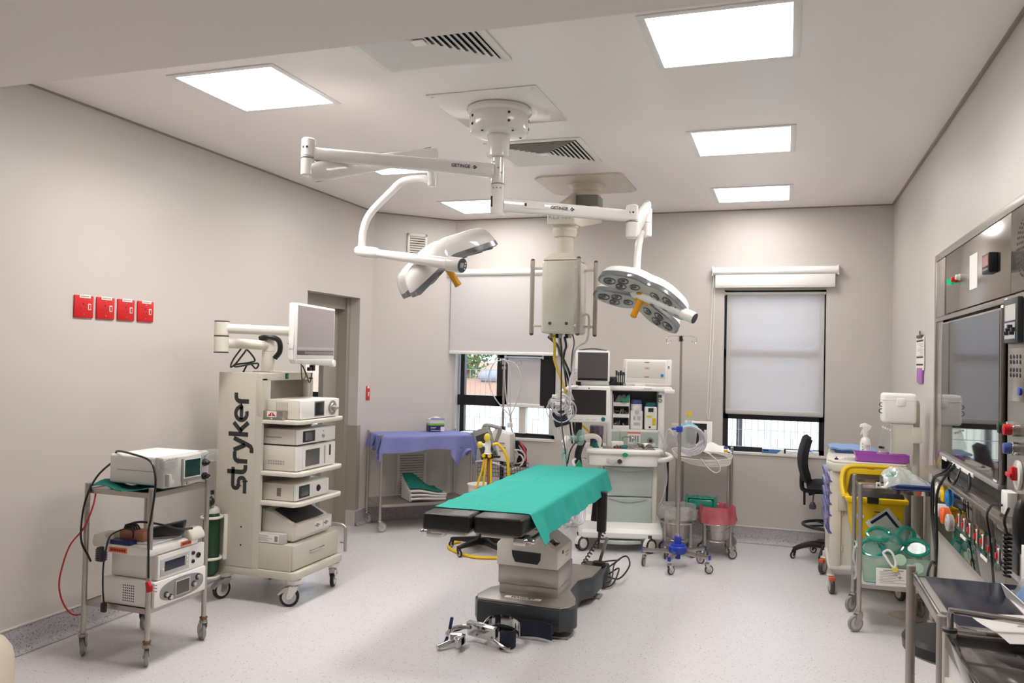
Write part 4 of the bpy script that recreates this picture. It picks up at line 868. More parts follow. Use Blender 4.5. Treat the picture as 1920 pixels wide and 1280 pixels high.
# devices on the shelves
def device(name, label, y0, y1, z0, z1, xb=-3.19, xf=-2.94, mt='creamlt', front=True):
    t = thing(name, label, 'medical machine', ((xb+xf)/2, (y0+y1)/2, z0), group='equipment on the tall cart shelves')
    m = MB(); m.box(xb, xf-.012, y0, y1, z0, z1, .004); m.obj('housing', mt, t)
    if front: m = MB(); m.box(xf-.012, xf+.008, y0+.0, y1-.0, z0+.001, z1-.002, .006); m.obj('front_fascia', 'white', t)
    return t, axes((xf+.0085, (y0+y1)/2, (z0+z1)/2), (0, 1, 0), (0, 0, 1), (1, 0, 0))
t, T = device('light_source', 'cream light source box with a round cable port on the top cart shelf', Ya+.075, Yb-.06, 1.182, 1.305, xf=-2.925)
m = MB(); m.box(-.075, .03, -.043, .043, 0, .002, T=T); m.box(-.083, .036, -.05, .05, -.001, .0012, mi=1, T=T); m.obj('screen', ['screen', 'mgrey'], t)
m = MB(); m.lathe([(.05, 0), (.05, .004), (.032, .006), (.028, .012), (.016, .014), (.016, .03), (.010, .034), (.010, .055), (0, .055)], (.135, .0, .0), (0, 0, 1), 22, T=T); m.obj('cable_port', 'steel', t)
m = MB()
for i in range(8):
    for j in range(14): m.box(-3.11+i*.012, -3.104+i*.012, Ya+.0742, Ya+.0755, 1.215+j*.0055, 1.2175+j*.0055)
m.obj('vent_print', 'mgrey', t)
t = thing('warning_box', 'flat grey metal box with a red and white label on the top cart shelf', 'box', (-3.12, Ya+.045, 1.178)); m = MB(); m.box(-3.185, -3.02, Ya+.018, Ya+.071, 1.18, 1.236, .002); m.obj('body', 'satin', t)
m = MB(); m.box(-3.135, -3.065, Ya+.0165, Ya+.0185, 1.197, 1.234, mi=1); 
for x in (-3.129, -3.097): m.prism([(x, Ya+.016, 1.203), (x+.026, Ya+.016, 1.203), (x+(.026 if x < -3.1 else .0), Ya+.016, 1.229)], (0, .001, 0), mi=0)
m.box(-3.105, -3.095, Ya+.015, Ya+.018, 1.183, 1.19, mi=1); m.obj('warning_label', ['redlabel', 'paper'], t)
t, T = device('camera_control_unit', 'slim cream camera control unit just under the top cart shelf', Ya+.06, Yb-.075, 1.02, 1.118)
m = MB(); m.box(-.17, -.03, -.036, .036, 0, .003, .002, mi=1, T=T); m.box(-.145, -.065, -.026, .026, .003, .004, T=T); m.obj('screen', ['screen2', 'ink'], t)
m = MB(); m.lathe([(.015, 0), (.013, .006), (.006, .008), (0, .004)], (.07, -.012, 0), (0, 0, 1), 14, T=T); m.cyl((.07, .022, 0), (.07, .022, .003), .004, n=8, T=T); m.obj('connector_port', 'chrome', t)
m = MB(); m.box(-3.17, -3.05, Ya+.0585, Ya+.0605, 1.062, 1.068); m.obj('side_slot', 'mgrey', t)
t, T = device('video_recorder', 'white recorder with a large grey touch screen under the slim camera unit', Ya+.06, Yb-.07, .852, 1.01)
m = MB(); m.box(-.17, .045, -.07, .07, 0, .006, .004, mi=1, T=T); m.box(-.145, .02, -.055, .052, .006, .0075, T=T); m.obj('touch_screen', ['screen2', 'white'], t)
m = MB(); m.box(.09, .098, -.06, .06, 0, .002, T=T); m.box(.15, .165, -.01, .06, 0, .003, mi=1, T=T); m.obj('disc_slot', ['mgrey', 'ink'], t)
m = MB()
for i in range(10):
    for j in range(2): m.box(-3.15+i*.013, -3.144+i*.013, Ya+.0585, Ya+.0605, .89+j*.016, .901+j*.016)
m.obj('vent_slots', 'mgrey', t)
t, T = device('insufflator', 'cream insufflator with a dark screen and round port on the third cart shelf', Ya+.06, Yb-.14, .662, .77)
m = MB(); m.box(-.165, -.045, -.038, .04, 0, .003, .002, mi=1, T=T); m.box(-.15, -.06, -.028, .03, .003, .004, T=T); m.obj('screen', ['screen', 'ink'], t)
m = MB(); m.lathe([(.022, 0), (.022, .003), (.014, .004), (.012, .012), (0, .012)], (.06, 0, 0), (0, 0, 1), 18, T=T); m.obj('gas_port', 'ink', t)
m = MB()
for i in range(9): m.box(-3.075, -3.045, Ya+.0585, Ya+.0605, .69+i*.006, .693+i*.006)
m.obj('vent_slots', 'dgrey', t)
# printer on the drawer unit
t = thing('photo_printer', 'cream desktop printer with a black top tray on the cart drawer unit', 'printer', (-3.05, 4.66, .397))
m = MB(); m.prism([(-3.19, 4.44, .42), (-2.945, 4.44, .405), (-2.94, 4.44, .505), (-2.99, 4.44, .53), (-3.10, 4.44, .58), (-3.19, 4.44, .60)], (0, .43, 0), .01); m.box(-3.16, -2.98, 4.47, 4.84, .397, .42); m.box(-2.962, -2.926, 4.445, 4.865, .43, .515, .008); m.obj('housing', 'creamlt', t)
m = MB(); m.prism([(-2.955, 4.48, .523), (-3.0, 4.48, .546), (-3.11, 4.48, .60), (-3.12, 4.48, .59), (-2.99, 4.48, .53)], (0, .33, 0)); m.obj('output_tray', 'black', t)
m = MB(); T = axes((-2.9255, 4.70, .472), (0, 1, 0), (0, 0, 1), (1, 0, 0)); m.box(-.05, .045, -.025, .025, 0, .002, .001, T=T); m.box(.055, .145, -.025, .025, 0, .002, .001, T=T); 
for x in (-.02, .085): m.cyl((x, 0, .002), (x, 0, .004), .014, n=12, mi=1, T=T); m.box(x-.03, x+.03, -.004, .004, .002, .003, mi=1, T=T)
each(m, 'tray_door', ['white', 'mgrey'], t)
t = thing('carton', 'small grey carton with a printed label beside the desktop printer', 'box', (-3.10, 4.42, .397)); m = MB(); m.box(-3.185, -2.985, 4.388, 4.435, .397, .458, .002); m.obj('body', 'lgrey', t)
m = MB(); m.box(-3.18, -3.02, 4.3865, 4.3885, .402, .454, mi=0)
for i in range(5): m.box(-3.17, -3.09+.02*math.sin(i*4), 4.386, 4.3868, .41+i*.008, .413+i*.008, mi=1)
for i in range(8): m.box(-3.05+i*.003, -3.0485+i*.003, 4.386, 4.3868, .41, .445, mi=2)
m.obj('printed_label', ['paper', 'inkg', 'ink'], t)
# oxygen bottle
t = thing('oxygen_cylinder', 'small green gas cylinder held on the side of the tall cart', 'gas cylinder', (-3.475, Ya-.062, .172))
m = MB(); m.lathe([(0, 0), (.03, .003), (.048, .02), (.052, .04), (.052, .36), (.047, .39), (.035, .412), (.016, .425)], (-3.475, Ya-.062, .172), (0, 0, 1), 28); m.obj('bottle', 'green', t)
m = MB(); m.lathe([(.050, 0), (.048, .02), (.036, .035), (.02, .04)], (-3.475, Ya-.062, .572), (0, 0, 1), 24); m.obj('shoulder_cap', 'lgrey', t)
m = MB(); m.cyl((-3.475, Ya-.062, .60), (-3.475, Ya-.062, .69), .014); m.box(-3.487, -3.463, Ya-.075, Ya-.05, .625, .66, .003); m.cyl((-3.475, Ya-.062, .69), (-3.475, Ya-.062, .715), .012, n=10, mi=1); m.obj('valve', ['chrome', 'black'], t)
m = MB(); m.ball((-3.468, Ya-.095, .648), .032, n=16); m.obj('valve_knob', 'black', t)
# ------------------------------------------------------------------ operating table
t = thing('operating_table', 'black padded operating table on a steel column and dark grey base', 'operating table', (-1.42, 4.8, 0))
m = MB()
def base_outline(z, g=0): return [(x, y, z) for x, y in [(-1.745-g, 4.56), (-1.70, 4.475-g), (-1.20, 4.475-g), (-1.14+g, 4.53), (-1.125+g, 4.60), (-1.15+g, 4.70), (-1.225+g, 4.86), (-1.235+g, 5.10), (-1.17+g, 5.22), (-1.165+g, 5.48), (-1.72-g, 5.48), (-1.715-g, 5.22), (-1.64-g, 5.10), (-1.645-g, 4.86), (-1.72-g, 4.72)]]
m.prism(base_outline(.045), (0, 0, .130), .012); m.box(-1.66, -1.24, 4.52, 5.40, .012, .05, .01)
b = m.obj('base', 'char', t)
m = MB(); m.prism(base_outline(.1752, -.012), (0, 0, .014), .004); m.obj('base_cover', 'steel', t)
m = MB(); T = axes((-1.445, 4.56, .1925), (1, 0, 0), (0, 1, 0), (0, 0, 1)); m.box(-.11, .11, -.018, .018, -.003, .001, T=T); text_into(m, 'MAQUET', .036, TR((0, 0, .001)) @ Matrix.Identity(4) if False else T @ TR((0, 0, .001)), 1, bold=.001); m.obj('name_plate', ['paper', 'ink'], t)
for x, y in ((-1.22, 4.56), (-1.64, 4.56), (-1.22, 5.40), (-1.65, 5.40)):
    m = MB(); m.box(x-.065, x+.065, y-.05, y+.05, .0, .013, .005); m.obj('foot_pad', 'mgrey', t)
m = MB(); m.box(-1.625, -1.257, 4.645, 4.965, .188, .245, .006); m.box(-1.632, -1.252, 4.640, 4.97, .245, .355, .006); m.obj('column', 'steel', t)
m = MB(); m.prism([(-1.643, 4.635, .353), (-1.258, 4.635, .353), (-1.258, 4.635, .462), (-1.365, 4.635, .535), (-1.59, 4.635, .535), (-1.643, 4.635, .485)], (0, .345, 0), .01); m.box(-1.58, -1.37, 4.68, 4.95, .52, .57, .008); h = m.obj('column_housing', 'offwhite', t)
m = MB(); T = axes((-1.45, 4.634, .416), (1, 0, 0), (0, 0, 1), (0, -1, 0)); m.prism([(-.095, .034, 0), (.088, .030, 0), (.085, -.012, 0), (.068, -.038, 0), (-.072, -.034, 0), (-.09, .0, 0)], (0, 0, .003), T=T); m.obj('hand_grip', 'black', t)
T = axes((-1.308, 4.73, .4975), (0, 1, 0), (-.826, 0, .563), (.563, 0, .826)); m = MB(); m.box(-.045, .06, -.028, .022, 0, .003, .001, T=T); m.box(-.03, .02, .035, .042, 0, .002, mi=1, T=T); m.obj('control_display', ['screen', 'redlabel'], t)
m = MB(); T = axes((-1.2575, 4.79, .42), (0, 1, 0), (0, 0, 1), (1, 0, 0)); m.box(-.055, -.03, .012, .03, 0, .002, T=T); m.box(.03, .10, .0, .008, 0, .001, mi=1, T=T); m.box(.03, .09, -.02, -.013, 0, .001, mi=1, T=T); m.obj('side_print', ['ink', 'mgrey'], t)
m = MB(); m.box(-1.60, -1.28, 4.62, 5.45, .66, .72, .01); m.box(-1.56, -1.32, 4.70, 4.92, .56, .67, .01); m.obj('table_head', 'satin', t)
for x in (-1.675, -1.158):
    m = MB(); m.box(x-.006, x+.006, 4.72, 5.5, .71, .745, .002); 
    for y in (4.8, 5.1, 5.4): m.box(min(x, x+(.06 if x < -1.4 else -.06)), max(x, x+(.06 if x < -1.4 else -.06)), y-.015, y+.015, .715, .74)
    m.obj('side_rail', 'chrome', t)
for x0, x1, y0 in ((-1.672, -1.424, 3.618), (-1.414, -1.166, 3.642)):
    m = MB(); m.box(x0, x1, y0, 4.655, .757, .842, .013, seg=3); m.obj('leg_cushion', 'leather', t)
    m = MB(); m.box(x0+.03, x1-.03, y0+.03, 4.66, .738, .757, .004); m.obj('leg_plate', 'steel', t)
m = MB(); m.box(-1.668, -1.170, 4.665, 5.58, .757, .842, .013, seg=3); m.obj('back_cushion', 'leather', t)
m = MB(); m.box(-1.655, -1.18, 4.63, 5.55, .735, .757, .004); m.obj('back_plate', 'steel', t)
for x0, x1, s in ((-1.668, -1.59, -1), (-1.215, -1.16, 1)):
    m = MB(); m.box(x0, x1, 3.66, 3.76, .715, .75, .004); m.cyl((x0 if s < 0 else x1, 3.70, .733), ((x0-.03) if s < 0 else x1+.03, 3.69, .733), .009, n=12); m.ball(((x0-.034) if s < 0 else x1+.034, 3.69, .733), .012); m.obj('leg_clamp', 'chrome', t)
m = MB(); m.box(-1.17, -1.15, 3.70, 4.1, .705, .73, .003); m.obj('short_rail', 'steel', t)
m = MB(); m.hexa([(-1.155, 5.20, .48), (-1.095, 5.20, .48), (-1.095, 5.24, .48), (-1.155, 5.24, .48)], [(-1.155, 5.20, .745), (-1.095, 5.20, .745), (-1.095, 5.26, .745), (-1.155, 5.26, .745)], .01); m.cyl((-1.135, 5.22, .48), (-1.145, 5.215, .37), .012, .004, n=8); m.obj('hanging_pad', 'leather', t)
m = MB(); m.hexa([(-1.25, 5.44, .50), (-1.19, 5.44, .50), (-1.19, 5.46, .50), (-1.25, 5.46, .50)], [(-1.22, 5.40, .74), (-1.16, 5.40, .74), (-1.16, 5.42, .74), (-1.22, 5.42, .74)], .006); m.obj('rail_strap', 'black', t)
# drape
def drape(u, v):
    y = 3.79+1.76*v-.03*(1-u)*(1-v)
    wr = .0028*math.sin(26*y+3*u)+.002*math.sin(61*y-9*u)+.003*math.exp(-((y-4.30-.22*u)/.012)**2)+.003*math.exp(-((y-4.85+.1*u)/.014)**2)+.0035*math.exp(-((u-.30)/.012)**2)+.003*math.exp(-((y-5.15-.05*u)/.013)**2)
    s = -1.668+u*.64
    edge = -1.170
    if s < edge-.012: return (s, y, .8465+max(0, wr)+(.002 if u < .02 else 0))
    k = s-(edge-.012); r = .02
    if k < r*1.5: a = k/r; x = edge-.012+r*math.sin(a)*1.1; z = .8465-r*(1-math.cos(a))
    else:
        kk = k-r*1.5; f = kk/.11; fold = (.006*math.sin(15*y+.6)+.0045*math.sin(29*y+1.0)+.002*math.sin(47*y))*min(1, f*1.4)
        flare = .030*f+.035*f*max(0, 1-(y-3.79)/.25)
        x = edge+.010+flare+fold; z = .8465-r*.93-kk*(.94+.10*max(0, 1-(y-3.79)/.3))
    return (x, y-.05*max(0, k)*(1-v)*3, z+max(0, wr)*.3)
m = MB(); m.grid(drape, 92, 150, th=.002); tag(m.obj('surgical_drape', 'teal', ang=80), 'wide teal cloth spread over the padded operating table', 'drape')
# leg-holder clamp lying at the base
t = thing('leg_holder_clamp', 'chrome clamp with a padded navy strap lying on the floor at the table base', 'clamp', (-1.6, 4.25, 0))
m = MB(); m.box(-.10, .10, -.017, .017, -.04, .04, .005, T=TR((-1.585, 4.265, .075), rz=-.28, rx=.2)); m.obj('clamp_block', 'chrome', t)
m = MB()
for x, z in ((-.075, .02), (.02, .015), (.075, -.015), (-.03, -.02)): m.cyl((x, -.017, z), (x, -.021, z), .007, n=10, T=TR((-1.585, 4.265, .075), rz=-.28, rx=.2))
each(m, 'bolt_head', 'mgrey', t)
m = MB()
pts = [(-1.60, 4.30, .10), (-1.59, 4.38, .12), (-1.54, 4.43, .125), (-1.47, 4.43, .12), (-1.41, 4.39, .11), (-1.385, 4.33, .10)]
P = smooth_path(pts, 6); m.grid(lambda u, v: P[min(len(P)-1, int(round(u*(len(P)-1))))]+Vector((0, 0, -.055*v)), len(P)-1, 2, th=.003); m.obj('steel_band', 'chrome', t)
m = MB(); P2 = smooth_path([(-1.415, 4.345, .07), (-1.395, 4.28, .06), (-1.42, 4.235, .055), (-1.47, 4.235, .05), (-1.36, 4.33, .07), (-1.30, 4.40, .075), (-1.22, 4.43, .075)], 5)
m.grid(lambda u, v: P2[min(15, int(round(u*15)))]+Vector((0, 0, .045-.10*v)), 15, 2, th=.006)
m.grid(lambda u, v: Vector((-1.42+.20*u, 4.40+.03*math.sin(3*u), .115-.09*v)), 8, 2, th=.006); m.obj('padded_strap', 'navy', t)
m = MB(); m.tube([(-1.66, 4.27, .085), (-1.72, 4.25, .085), (-1.755, 4.22, .075), (-1.77, 4.185, .055)], .012, 10); m.cyl((-1.69, 4.195, .05), (-1.775, 4.085, .018), .013, n=14); m.lathe([(.015, 0), (.015, .012), (0, .014)], (-1.771, 4.09, .0195), (-.6, -.77, -.2), 14); m.cyl((-1.745, 4.19, .05), (-1.68, 4.20, .055), .018, n=12); m.box(-1.70, -1.66, 4.135, 4.185, .015, .065, .004); m.box(-1.675, -1.66, 4.10, 4.20, .02, .07, .003); m.tube([(-1.50, 4.23, .045), (-1.44, 4.20, .028), (-1.40, 4.20, .022)], .010, 10); each(m, 'chrome_arm', 'chrome', t)
m = MB(); m.cyl((-1.757, 4.17, .05), (-1.742, 4.185, .12), .005, n=8); m.cyl((-1.748, 4.18, .09), (-1.740, 4.19, .155), .0095, n=12, mi=1, b=.003); m.cyl((-1.757, 4.17, .05), (-1.765, 4.15, .015), .009, n=12, mi=1); m.obj('locking_lever', ['chrome', 'navylabel'], t)
m = MB(); m.tube([(-1.66, 4.33, .085), (-1.70, 4.32, .07), (-1.74, 4.27, .06), (-1.76, 4.235, .065)], .009, 8); m.obj('black_lead', 'black', t)
# foot pedal with cord
t = thing('foot_pedal', 'black foot pedal with a steel bar and coiled cords behind the table column', 'foot pedal', (-1.27, 5.72, 0))
m = MB(); m.hexa([(-1.40, 5.60, 0), (-1.17, 5.60, 0), (-1.17, 5.84, 0), (-1.40, 5.84, 0)], [(-1.38, 5.63, .10), (-1.19, 5.63, .10), (-1.19, 5.82, .14), (-1.38, 5.82, .14)], .015); m.obj('pedal_body', 'char', t)
m = MB(); m.lathe([(.045, 0), (.05, .01), (.045, .035), (.02, .04), (0, .04)], (-1.25, 5.74, .12), (0, 0, 1), 16); m.obj('pivot_cap', 'black', t)
m = MB(); m.box(-.012, .012, -.004, .004, 0, .20, .003, T=TR((-1.25, 5.74, .14), ry=.28, rx=-.05)); m.obj('foot_bar', 'satin', t)
m = MB(); m.tube([(-1.19, 5.72, .06), (-1.10, 5.74, .05), (-1.05, 5.86, .12), (-1.09, 5.92, .17), (-1.16, 5.86, .12), (-1.15, 5.70, .05), (-1.20, 5.62, .03)], .006, 8); m.tube([(-1.20, 5.80, .10), (-1.14, 5.90, .14), (-1.18, 6.05, .10), (-1.32, 6.1, .06), (-1.45, 6.0, .03), (-1.55, 5.9, .012)], .006, 8); m.tube([(-1.18, 5.76, .07), (-1.12, 5.82, .10), (-1.13, 5.66, .03), (-1.19, 5.58, .012)], .006, 8)
c = Vector((-1.36, 5.62, .12)); d = Vector((.11, .32, .22)); a, bb = frame(d)
m.tube([c+d*(i/90)+(a*math.cos(i*.9)+bb*math.sin(i*.9))*.013 for i in range(90)], .0045, 5, raw=True)
m.obj('cord', 'black', t)

# ------------------------------------------------------------------ lavender table against the corner wall
cx_, cy_, rz = -3.297, 7.043, math.radians(43.7); hl, hw = .442, .23
t = steel_trolley('long steel trolley under a lavender drape along the corner wall', -hl, hl, -hw, hw, .885, (.862, .245), .045, .0125, rz, (cx_, cy_), yaws=(.1, -.9, .9, .4))
TB = TR((cx_, cy_, 0), rz=rz)
def ld(u, v):
    # v across: front hang 0..k, top, back; u along the length
    x = -hl-.06+u*(2*hl+.12); s = -.16+v*.62
    endd = max(0, abs(x)-hl+.0)                       # hanging over the ends
    hang = .14+.015*math.sin(8*u)+.03*(u > .8)*math.sin(14*u)
    if s < 0: y = -hw-.016-.012*math.sin(19*u+.5)*(-s/.16); z = .868+s*(hang/.16)
    else: y = -hw-.016+s*1.05; z = .868+.002*math.sin(20*u)*math.sin(9*v)+.003*math.exp(-((u-.53)/.008)**2)
    if endd > 0: z -= endd*2.2; x -= math.copysign(endd*.55, x)
    return (x, min(y, hw+.01), z)
m = MB(); m.grid(ld, 60, 34, th=.0025, T=TB)
# twisted corner tails
for sx, y, w_, l_ in ((-1, -hw+.03, .16, .22), (-1, -hw+.20, .14, .15), (1, -hw-.0, .17, .28), (1, -hw+.16, .14, .22)):
    m.grid(lambda u, v: (sx*(hl+.022+.02*math.sin(5*u*2+v)), y+(u-.5)*w_*(1-.75*v)+.02*math.sin(6*u)*v, .866-v*l_*(1-.35*abs(u-.5)*2)), 10, 10, th=.002, T=TB)
m.grid(lambda u, v: (hl-.22+.20*u+.0, -hw-.02-.02*math.sin(9*u)*v, .74-v*.17*max(.1, 1-abs(u-.35)*1.9)), 14, 8, th=.002, T=TB)
tag(m.obj('table_drape', 'purple', ang=75), 'lavender cloth draped over the long trolley with corners hanging down', 'drape')
t = thing('glove_box', 'open carton with navy and lime bands on the lavender cloth', 'box', tuple(TB @ Vector((.20, .14, .874))), rz, world=False)
m = MB(); m.box(-.075, .075, -.055, .055, 0, .058, .001); m.obj('lower_box', 'navylabel', t)
m = MB(); m.box(-.075, .075, -.055, .055, .058, .078); m.obj('lime_band', 'limelabel', t)
m = MB(); m.box(-.075, -.072, -.055, .055, .078, .118); m.box(.072, .075, -.055, .055, .078, .11); m.box(-.075, .075, -.055, -.052, .078, .112); m.box(-.075, .075, .052, .055, .078, .118); m.prism([(-.075, -.055, .112), (-.075, -.085, .135), (-.06, -.085, .137), (.06, -.083, .128), (.075, -.055, .11)], (0, .002, .001)); m.obj('white_top', 'paper', t)
m = MB(); m.box(.035, .0755, -.0565, -.054, .0, .045); 
for i in range(14): m.box(-.066+i*.007, -.061+i*.007, -.0560, -.0550, .006, .011)
m.box(-.066, -.01, -.056, -.055, .037, .041); m.box(-.066, -.02, -.056, -.055, .026, .029); m.obj('label_print', 'paper', t)
m = MB(); m.grid(lambda u, v: (-.06+.12*u+.01*math.sin(7*v), -.045+.09*v, .10+.035*math.sin(3.1*u)*math.sin(3.1*v)+.012*math.sin(14*u+9*v)), 12, 12, th=.002); m.obj('tissue', 'paper', t)
# folded linen on the lower shelf
t = thing('folded_linen', 'folded pale linen topped with dark green cloth, low under the lavender drape', 'linen', tuple(TB @ Vector((.02, -.04, .25))), rz, world=False)
m = MB()
def lt(u, v):
    q = max(0, min(1, (u-.22)/.7)); return .055+(.015+.135*(1-q*q*(3-2*q)))*(.30+.70*v)
for k in range(3):
    f = (k+1)/3
    m.grid(lambda u, v: (-.17+.345*u+.004*k, -.15+.004*k+.27*v, .006+.004*k+lt(u, v)*f-.012), 14, 8, th=.008+.03*f*.4)
    m.tube([(-.165+.345*i/8, -.152+.004*k, .004*k+lt(i/8, 0)*f*.9) for i in range(9)], .0095, 8); m.tube([(.178+.004*k, -.15+.27*i/6, .004*k+lt(1, i/6)*f*.9) for i in range(7)], .0095, 8)
m.prism([(-.168, -.14, .004), (-.168, .118, .004), (-.168, .118, lt(0, 1)-.02), (-.168, -.14, lt(0, 0)-.02)], (.02, 0, 0)); m.obj('linen_stack', 'linen', t)
m = MB(); m.grid(lambda u, v: (-.165+.325*u, -.135+.262*v, lt(u, v)+.026+.003*math.sin(8*v)), 18, 12, th=.006); m.obj('green_cloth', 'dteal', t)
# ------------------------------------------------------------------ anaesthesia workstation (local frame: x right, y back, z up)
R0 = (-1.26, 6.875, 0); RZ = math.radians(15)
TA = TR(R0, rz=RZ)
t = thing('anaesthesia_machine', 'white anaesthesia workstation with two sage green drawers behind the operating table', 'anaesthesia machine', R0, RZ, world=False)
m = MB(); pr = [(-.13, .112), (-.145, .125), (-.148, .16), (-.125, .195), (-.05, .222), (.02, .232), (.42, .25), (.42, .112)]
m.prism([(-.395, y, z) for y, z in pr], (.685, 0, 0), .018, seg=3)
m.prism([(-.415, y+.01, z+(.06 if z > .17 else .0)) for y, z in pr], (.17, 0, 0), .018, seg=3); m.obj('base', 'white', t)
for x, y in ((-.385, -.115), (.18, -.135), (-.36, .36), (.25, .36)):
    T = TR((x, y, 0), rz=-.85); m = MB(); m.cyl((0, 0, .09), (0, 0, .15), .02, n=12); c = m.obj('caster', 'dgrey', t); c.matrix_local = T
    m = MB(); 
    for s in (-1, 1): m.lathe([(0, -.022), (.045, -.022), (.052, -.016), (.052, .0), (0, .0)], (s*.02, .0, .062), (s*1.0, .0, 0), 22, mi=0); m.lathe([(.034, .0), (.062, -.0), (.062, -.022), (.05, -.03), (.034, -.03)], (s*.02, 0, .062), (s*1.0, 0, 0), 22, mi=1); m.lathe([(.040, 0), (.038, .006), (0, .008)], (s*.02, 0, .062), (s*1.0, 0, 0), 20, mi=0)
    m.prism([(-.018, .066*math.cos(a), .062+.066*math.sin(a)) for a in [PI*i/10 for i in range(11)]]+[(-.018, .055*math.cos(a), .062+.055*math.sin(a)) for a in [PI*i/10 for i in range(10, -1, -1)]], (.036, 0, 0), mi=0)
    w = m.obj('wheel', ['offwhite', 'blackrub'], c)
m = MB(); m.prism([(x, -.12-.05*math.sin(PI*(x+.25)/.36), .07) for x in [-.25+.36*i/12 for i in range(13)]]+[(.11, .02, .07), (-.25, .02, .07)], (0, 0, .028), .006); m.obj('foot_rest', 'sage', t)
m = MB(); m.box(-.235, .25, .015, .40, .21, .72, .02); m.box(.20, .25, .0, .40, .21, .72, .015, mi=1); m.box(-.24, -.205, .004, .40, .21, .72, .012, mi=1); m.obj('cabinet', ['lgrey', 'offwhite'], t)
for z0, z1 in ((.448, .70), (.203, .440)):
    m = MB(); m.box(-.204, .204, -.012, .03, z0, z1, .008); d = m.obj('drawer', 'sage', t)
    m = MB(); m.prism([(-.16+.32*i/14, -.012, z1-.012-.028*math.sin(PI*i/14)) for i in range(15)]+[(.16, -.012, z1-.006), (-.16, -.012, z1-.006)], (0, -.012, 0), .002); m.obj('drawer_handle', 'sage', d)
    m = MB(); T = axes((-.16, -.0125, z0+.014), (1, 0, 0), (0, 0, 1), (0, -1, 0)); text_into(m, 'Aestiva', .016, T, align='CENTER'); m.obj('lettering', 'white', d)
# worktop: thick tray with rounded corners
m = MB(); pts = [(-.37, .02), (-.36, -.10), (-.30, -.14)]+[(.16, -.15), (.25, -.12), (.295, -.02), (.295, .40), (-.37, .40)]
m.prism([(x, y, .815) for x, y in pts], (0, 0, .04), .014, seg=3); m.prism([(x*.93, y*.9+.01, .715) for x, y in pts if y < .3]+[(.27, .38, .715), (-.23, .38, .715)], (0, 0, .105), .012); m.obj('worktop', 'white', t)
m = MB(); m.box(-.22, .22, -.08, .12, .852, .8585, .004); m.obj('work_tray', 'satin', t)
m = MB(); m.tube([(.22, -.06, .765), (.30, -.08, .775), (.35, -.07, .79), (.355, .0, .795), (.34, .10, .80), (.28, .14, .80)], .021, 12); m.obj('push_handle', 'white', t)
m = MB(); m.lathe([(.018, 0), (.018, .004), (0, .005)], (-.04, -.148, .815), (0, -1, 0), 18, sx=1.3); m.obj('round_badge', 'lgreen', t)
m = MB(); m.lathe([(.030, 0), (.030, .02), (.020, .024), (.020, .030), (0, .030)], (-.085, -.135, .762), (0, -1, 0), 18); m.lathe([(.02, 0), (.02, .03), (0, .032)], (-.15, -.135, .755), (0, -1, 0), 16); m.box(-.19, -.10, -.15, -.12, .745, .78, .004); m.obj('gas_outlet_knob', 'lgrey', t)
m = MB(); m.lathe([(.019, 0), (.019, .003), (0, .004)], (-.085, -.1655, .762), (0, -1, 0), 18); m.obj('outlet_ring', 'ink', t)
# back shelf tower
m = MB(); m.box(-.18, -.14, .10, .40, .855, 1.36, .006); m.box(.262, .312, .10, .42, .855, 1.36, .008); m.box(-.14, .262, .32, .40, .855, 1.36); m.box(-.18, .31, .12, .40, .985, 1.005, .003)
m.obj('tower_frame', 'white', t)
m = MB(); m.box(-.14, .262, .30, .32, 1.005, 1.33); m.obj('dark_back', 'dgrey', t)
m = MB(); m.box(-.17, .262, .115, .125, .86, .985, mi=0); m.box(-.07, -.066, .112, .116, .86, .985, mi=1); m.box(.0, .11, .111, .116, .88, .98, mi=2); m.box(.0, .11, .1105, .1115, .972, .984, mi=3)
for i in range(4): m.box(.015+.022*i, .03+.022*i, .1105, .1115, .90, .955, mi=1)
m.cyl((.195, .115, .915), (.195, .095, .915), .028, n=18, mi=1); m.cyl((.195, .095, .915), (.195, .092, .915), .015, n=14, mi=4); m.obj('gauge_panel', ['sage', 'mgrey', 'paper', 'orange', 'ink'], t)
m = MB(); m.box(-.20, .37, .06, .42, 1.345, 1.385, .012); m.box(.30, .39, .05, .10, 1.33, 1.365, .008); m.obj('top_shelf', 'white', t)
m = MB(); T = axes((.16, .0585, 1.365), (1, 0, 0), (0, 0, 1), (0, -1, 0)); text_into(m, 'Aestiva/5', .018, T); m.obj('shelf_lettering', 'mgrey', t)
m = MB(); m.box(.255, .285, .095, .10, 1.29, 1.315); m.torus((.27, .09, 1.265), (0, 1, 0), .014, .003, 14, 5); m.obj('safety_clip', 'dgrey', t)
# breathing system arm on the left
m = MB(); m.tube([(-.36, .05, .75), (-.43, .0, .76), (-.47, -.05, .74), (-.46, -.08, .71), (-.43, -.08, .70), (-.42, -.06, .74)], .010, 8); m.obj('hose_hook', 'white', t)
m = MB(); m.tube([(-.26, .0, .86), (-.25, -.03, .92), (-.29, -.06, .955), (-.36, -.10, .955), (-.42, -.14, .94)], .022, 12); m.obj('breathing_hose', 'offwhite', t)
m = MB(); m.lathe([(.02, 0), (.025, .01), (.036, .03), (.036, .09), (.02, .12), (.012, .13)], (-.415, -.14, .885), (0, 0, 1), 20); m.cyl((-.45, -.14, .945), (-.52, -.16, .945), .026, .02, n=16); m.obj('clear_canister', 'aquat', t)
m = MB(); m.cyl((-.56, -.20, .90), (-.52, -.17, .955), .024, n=16); m.cyl((-.545, -.185, .93), (-.545, -.185, .86), .016, n=14); m.obj('mask_elbow', 'white', t)
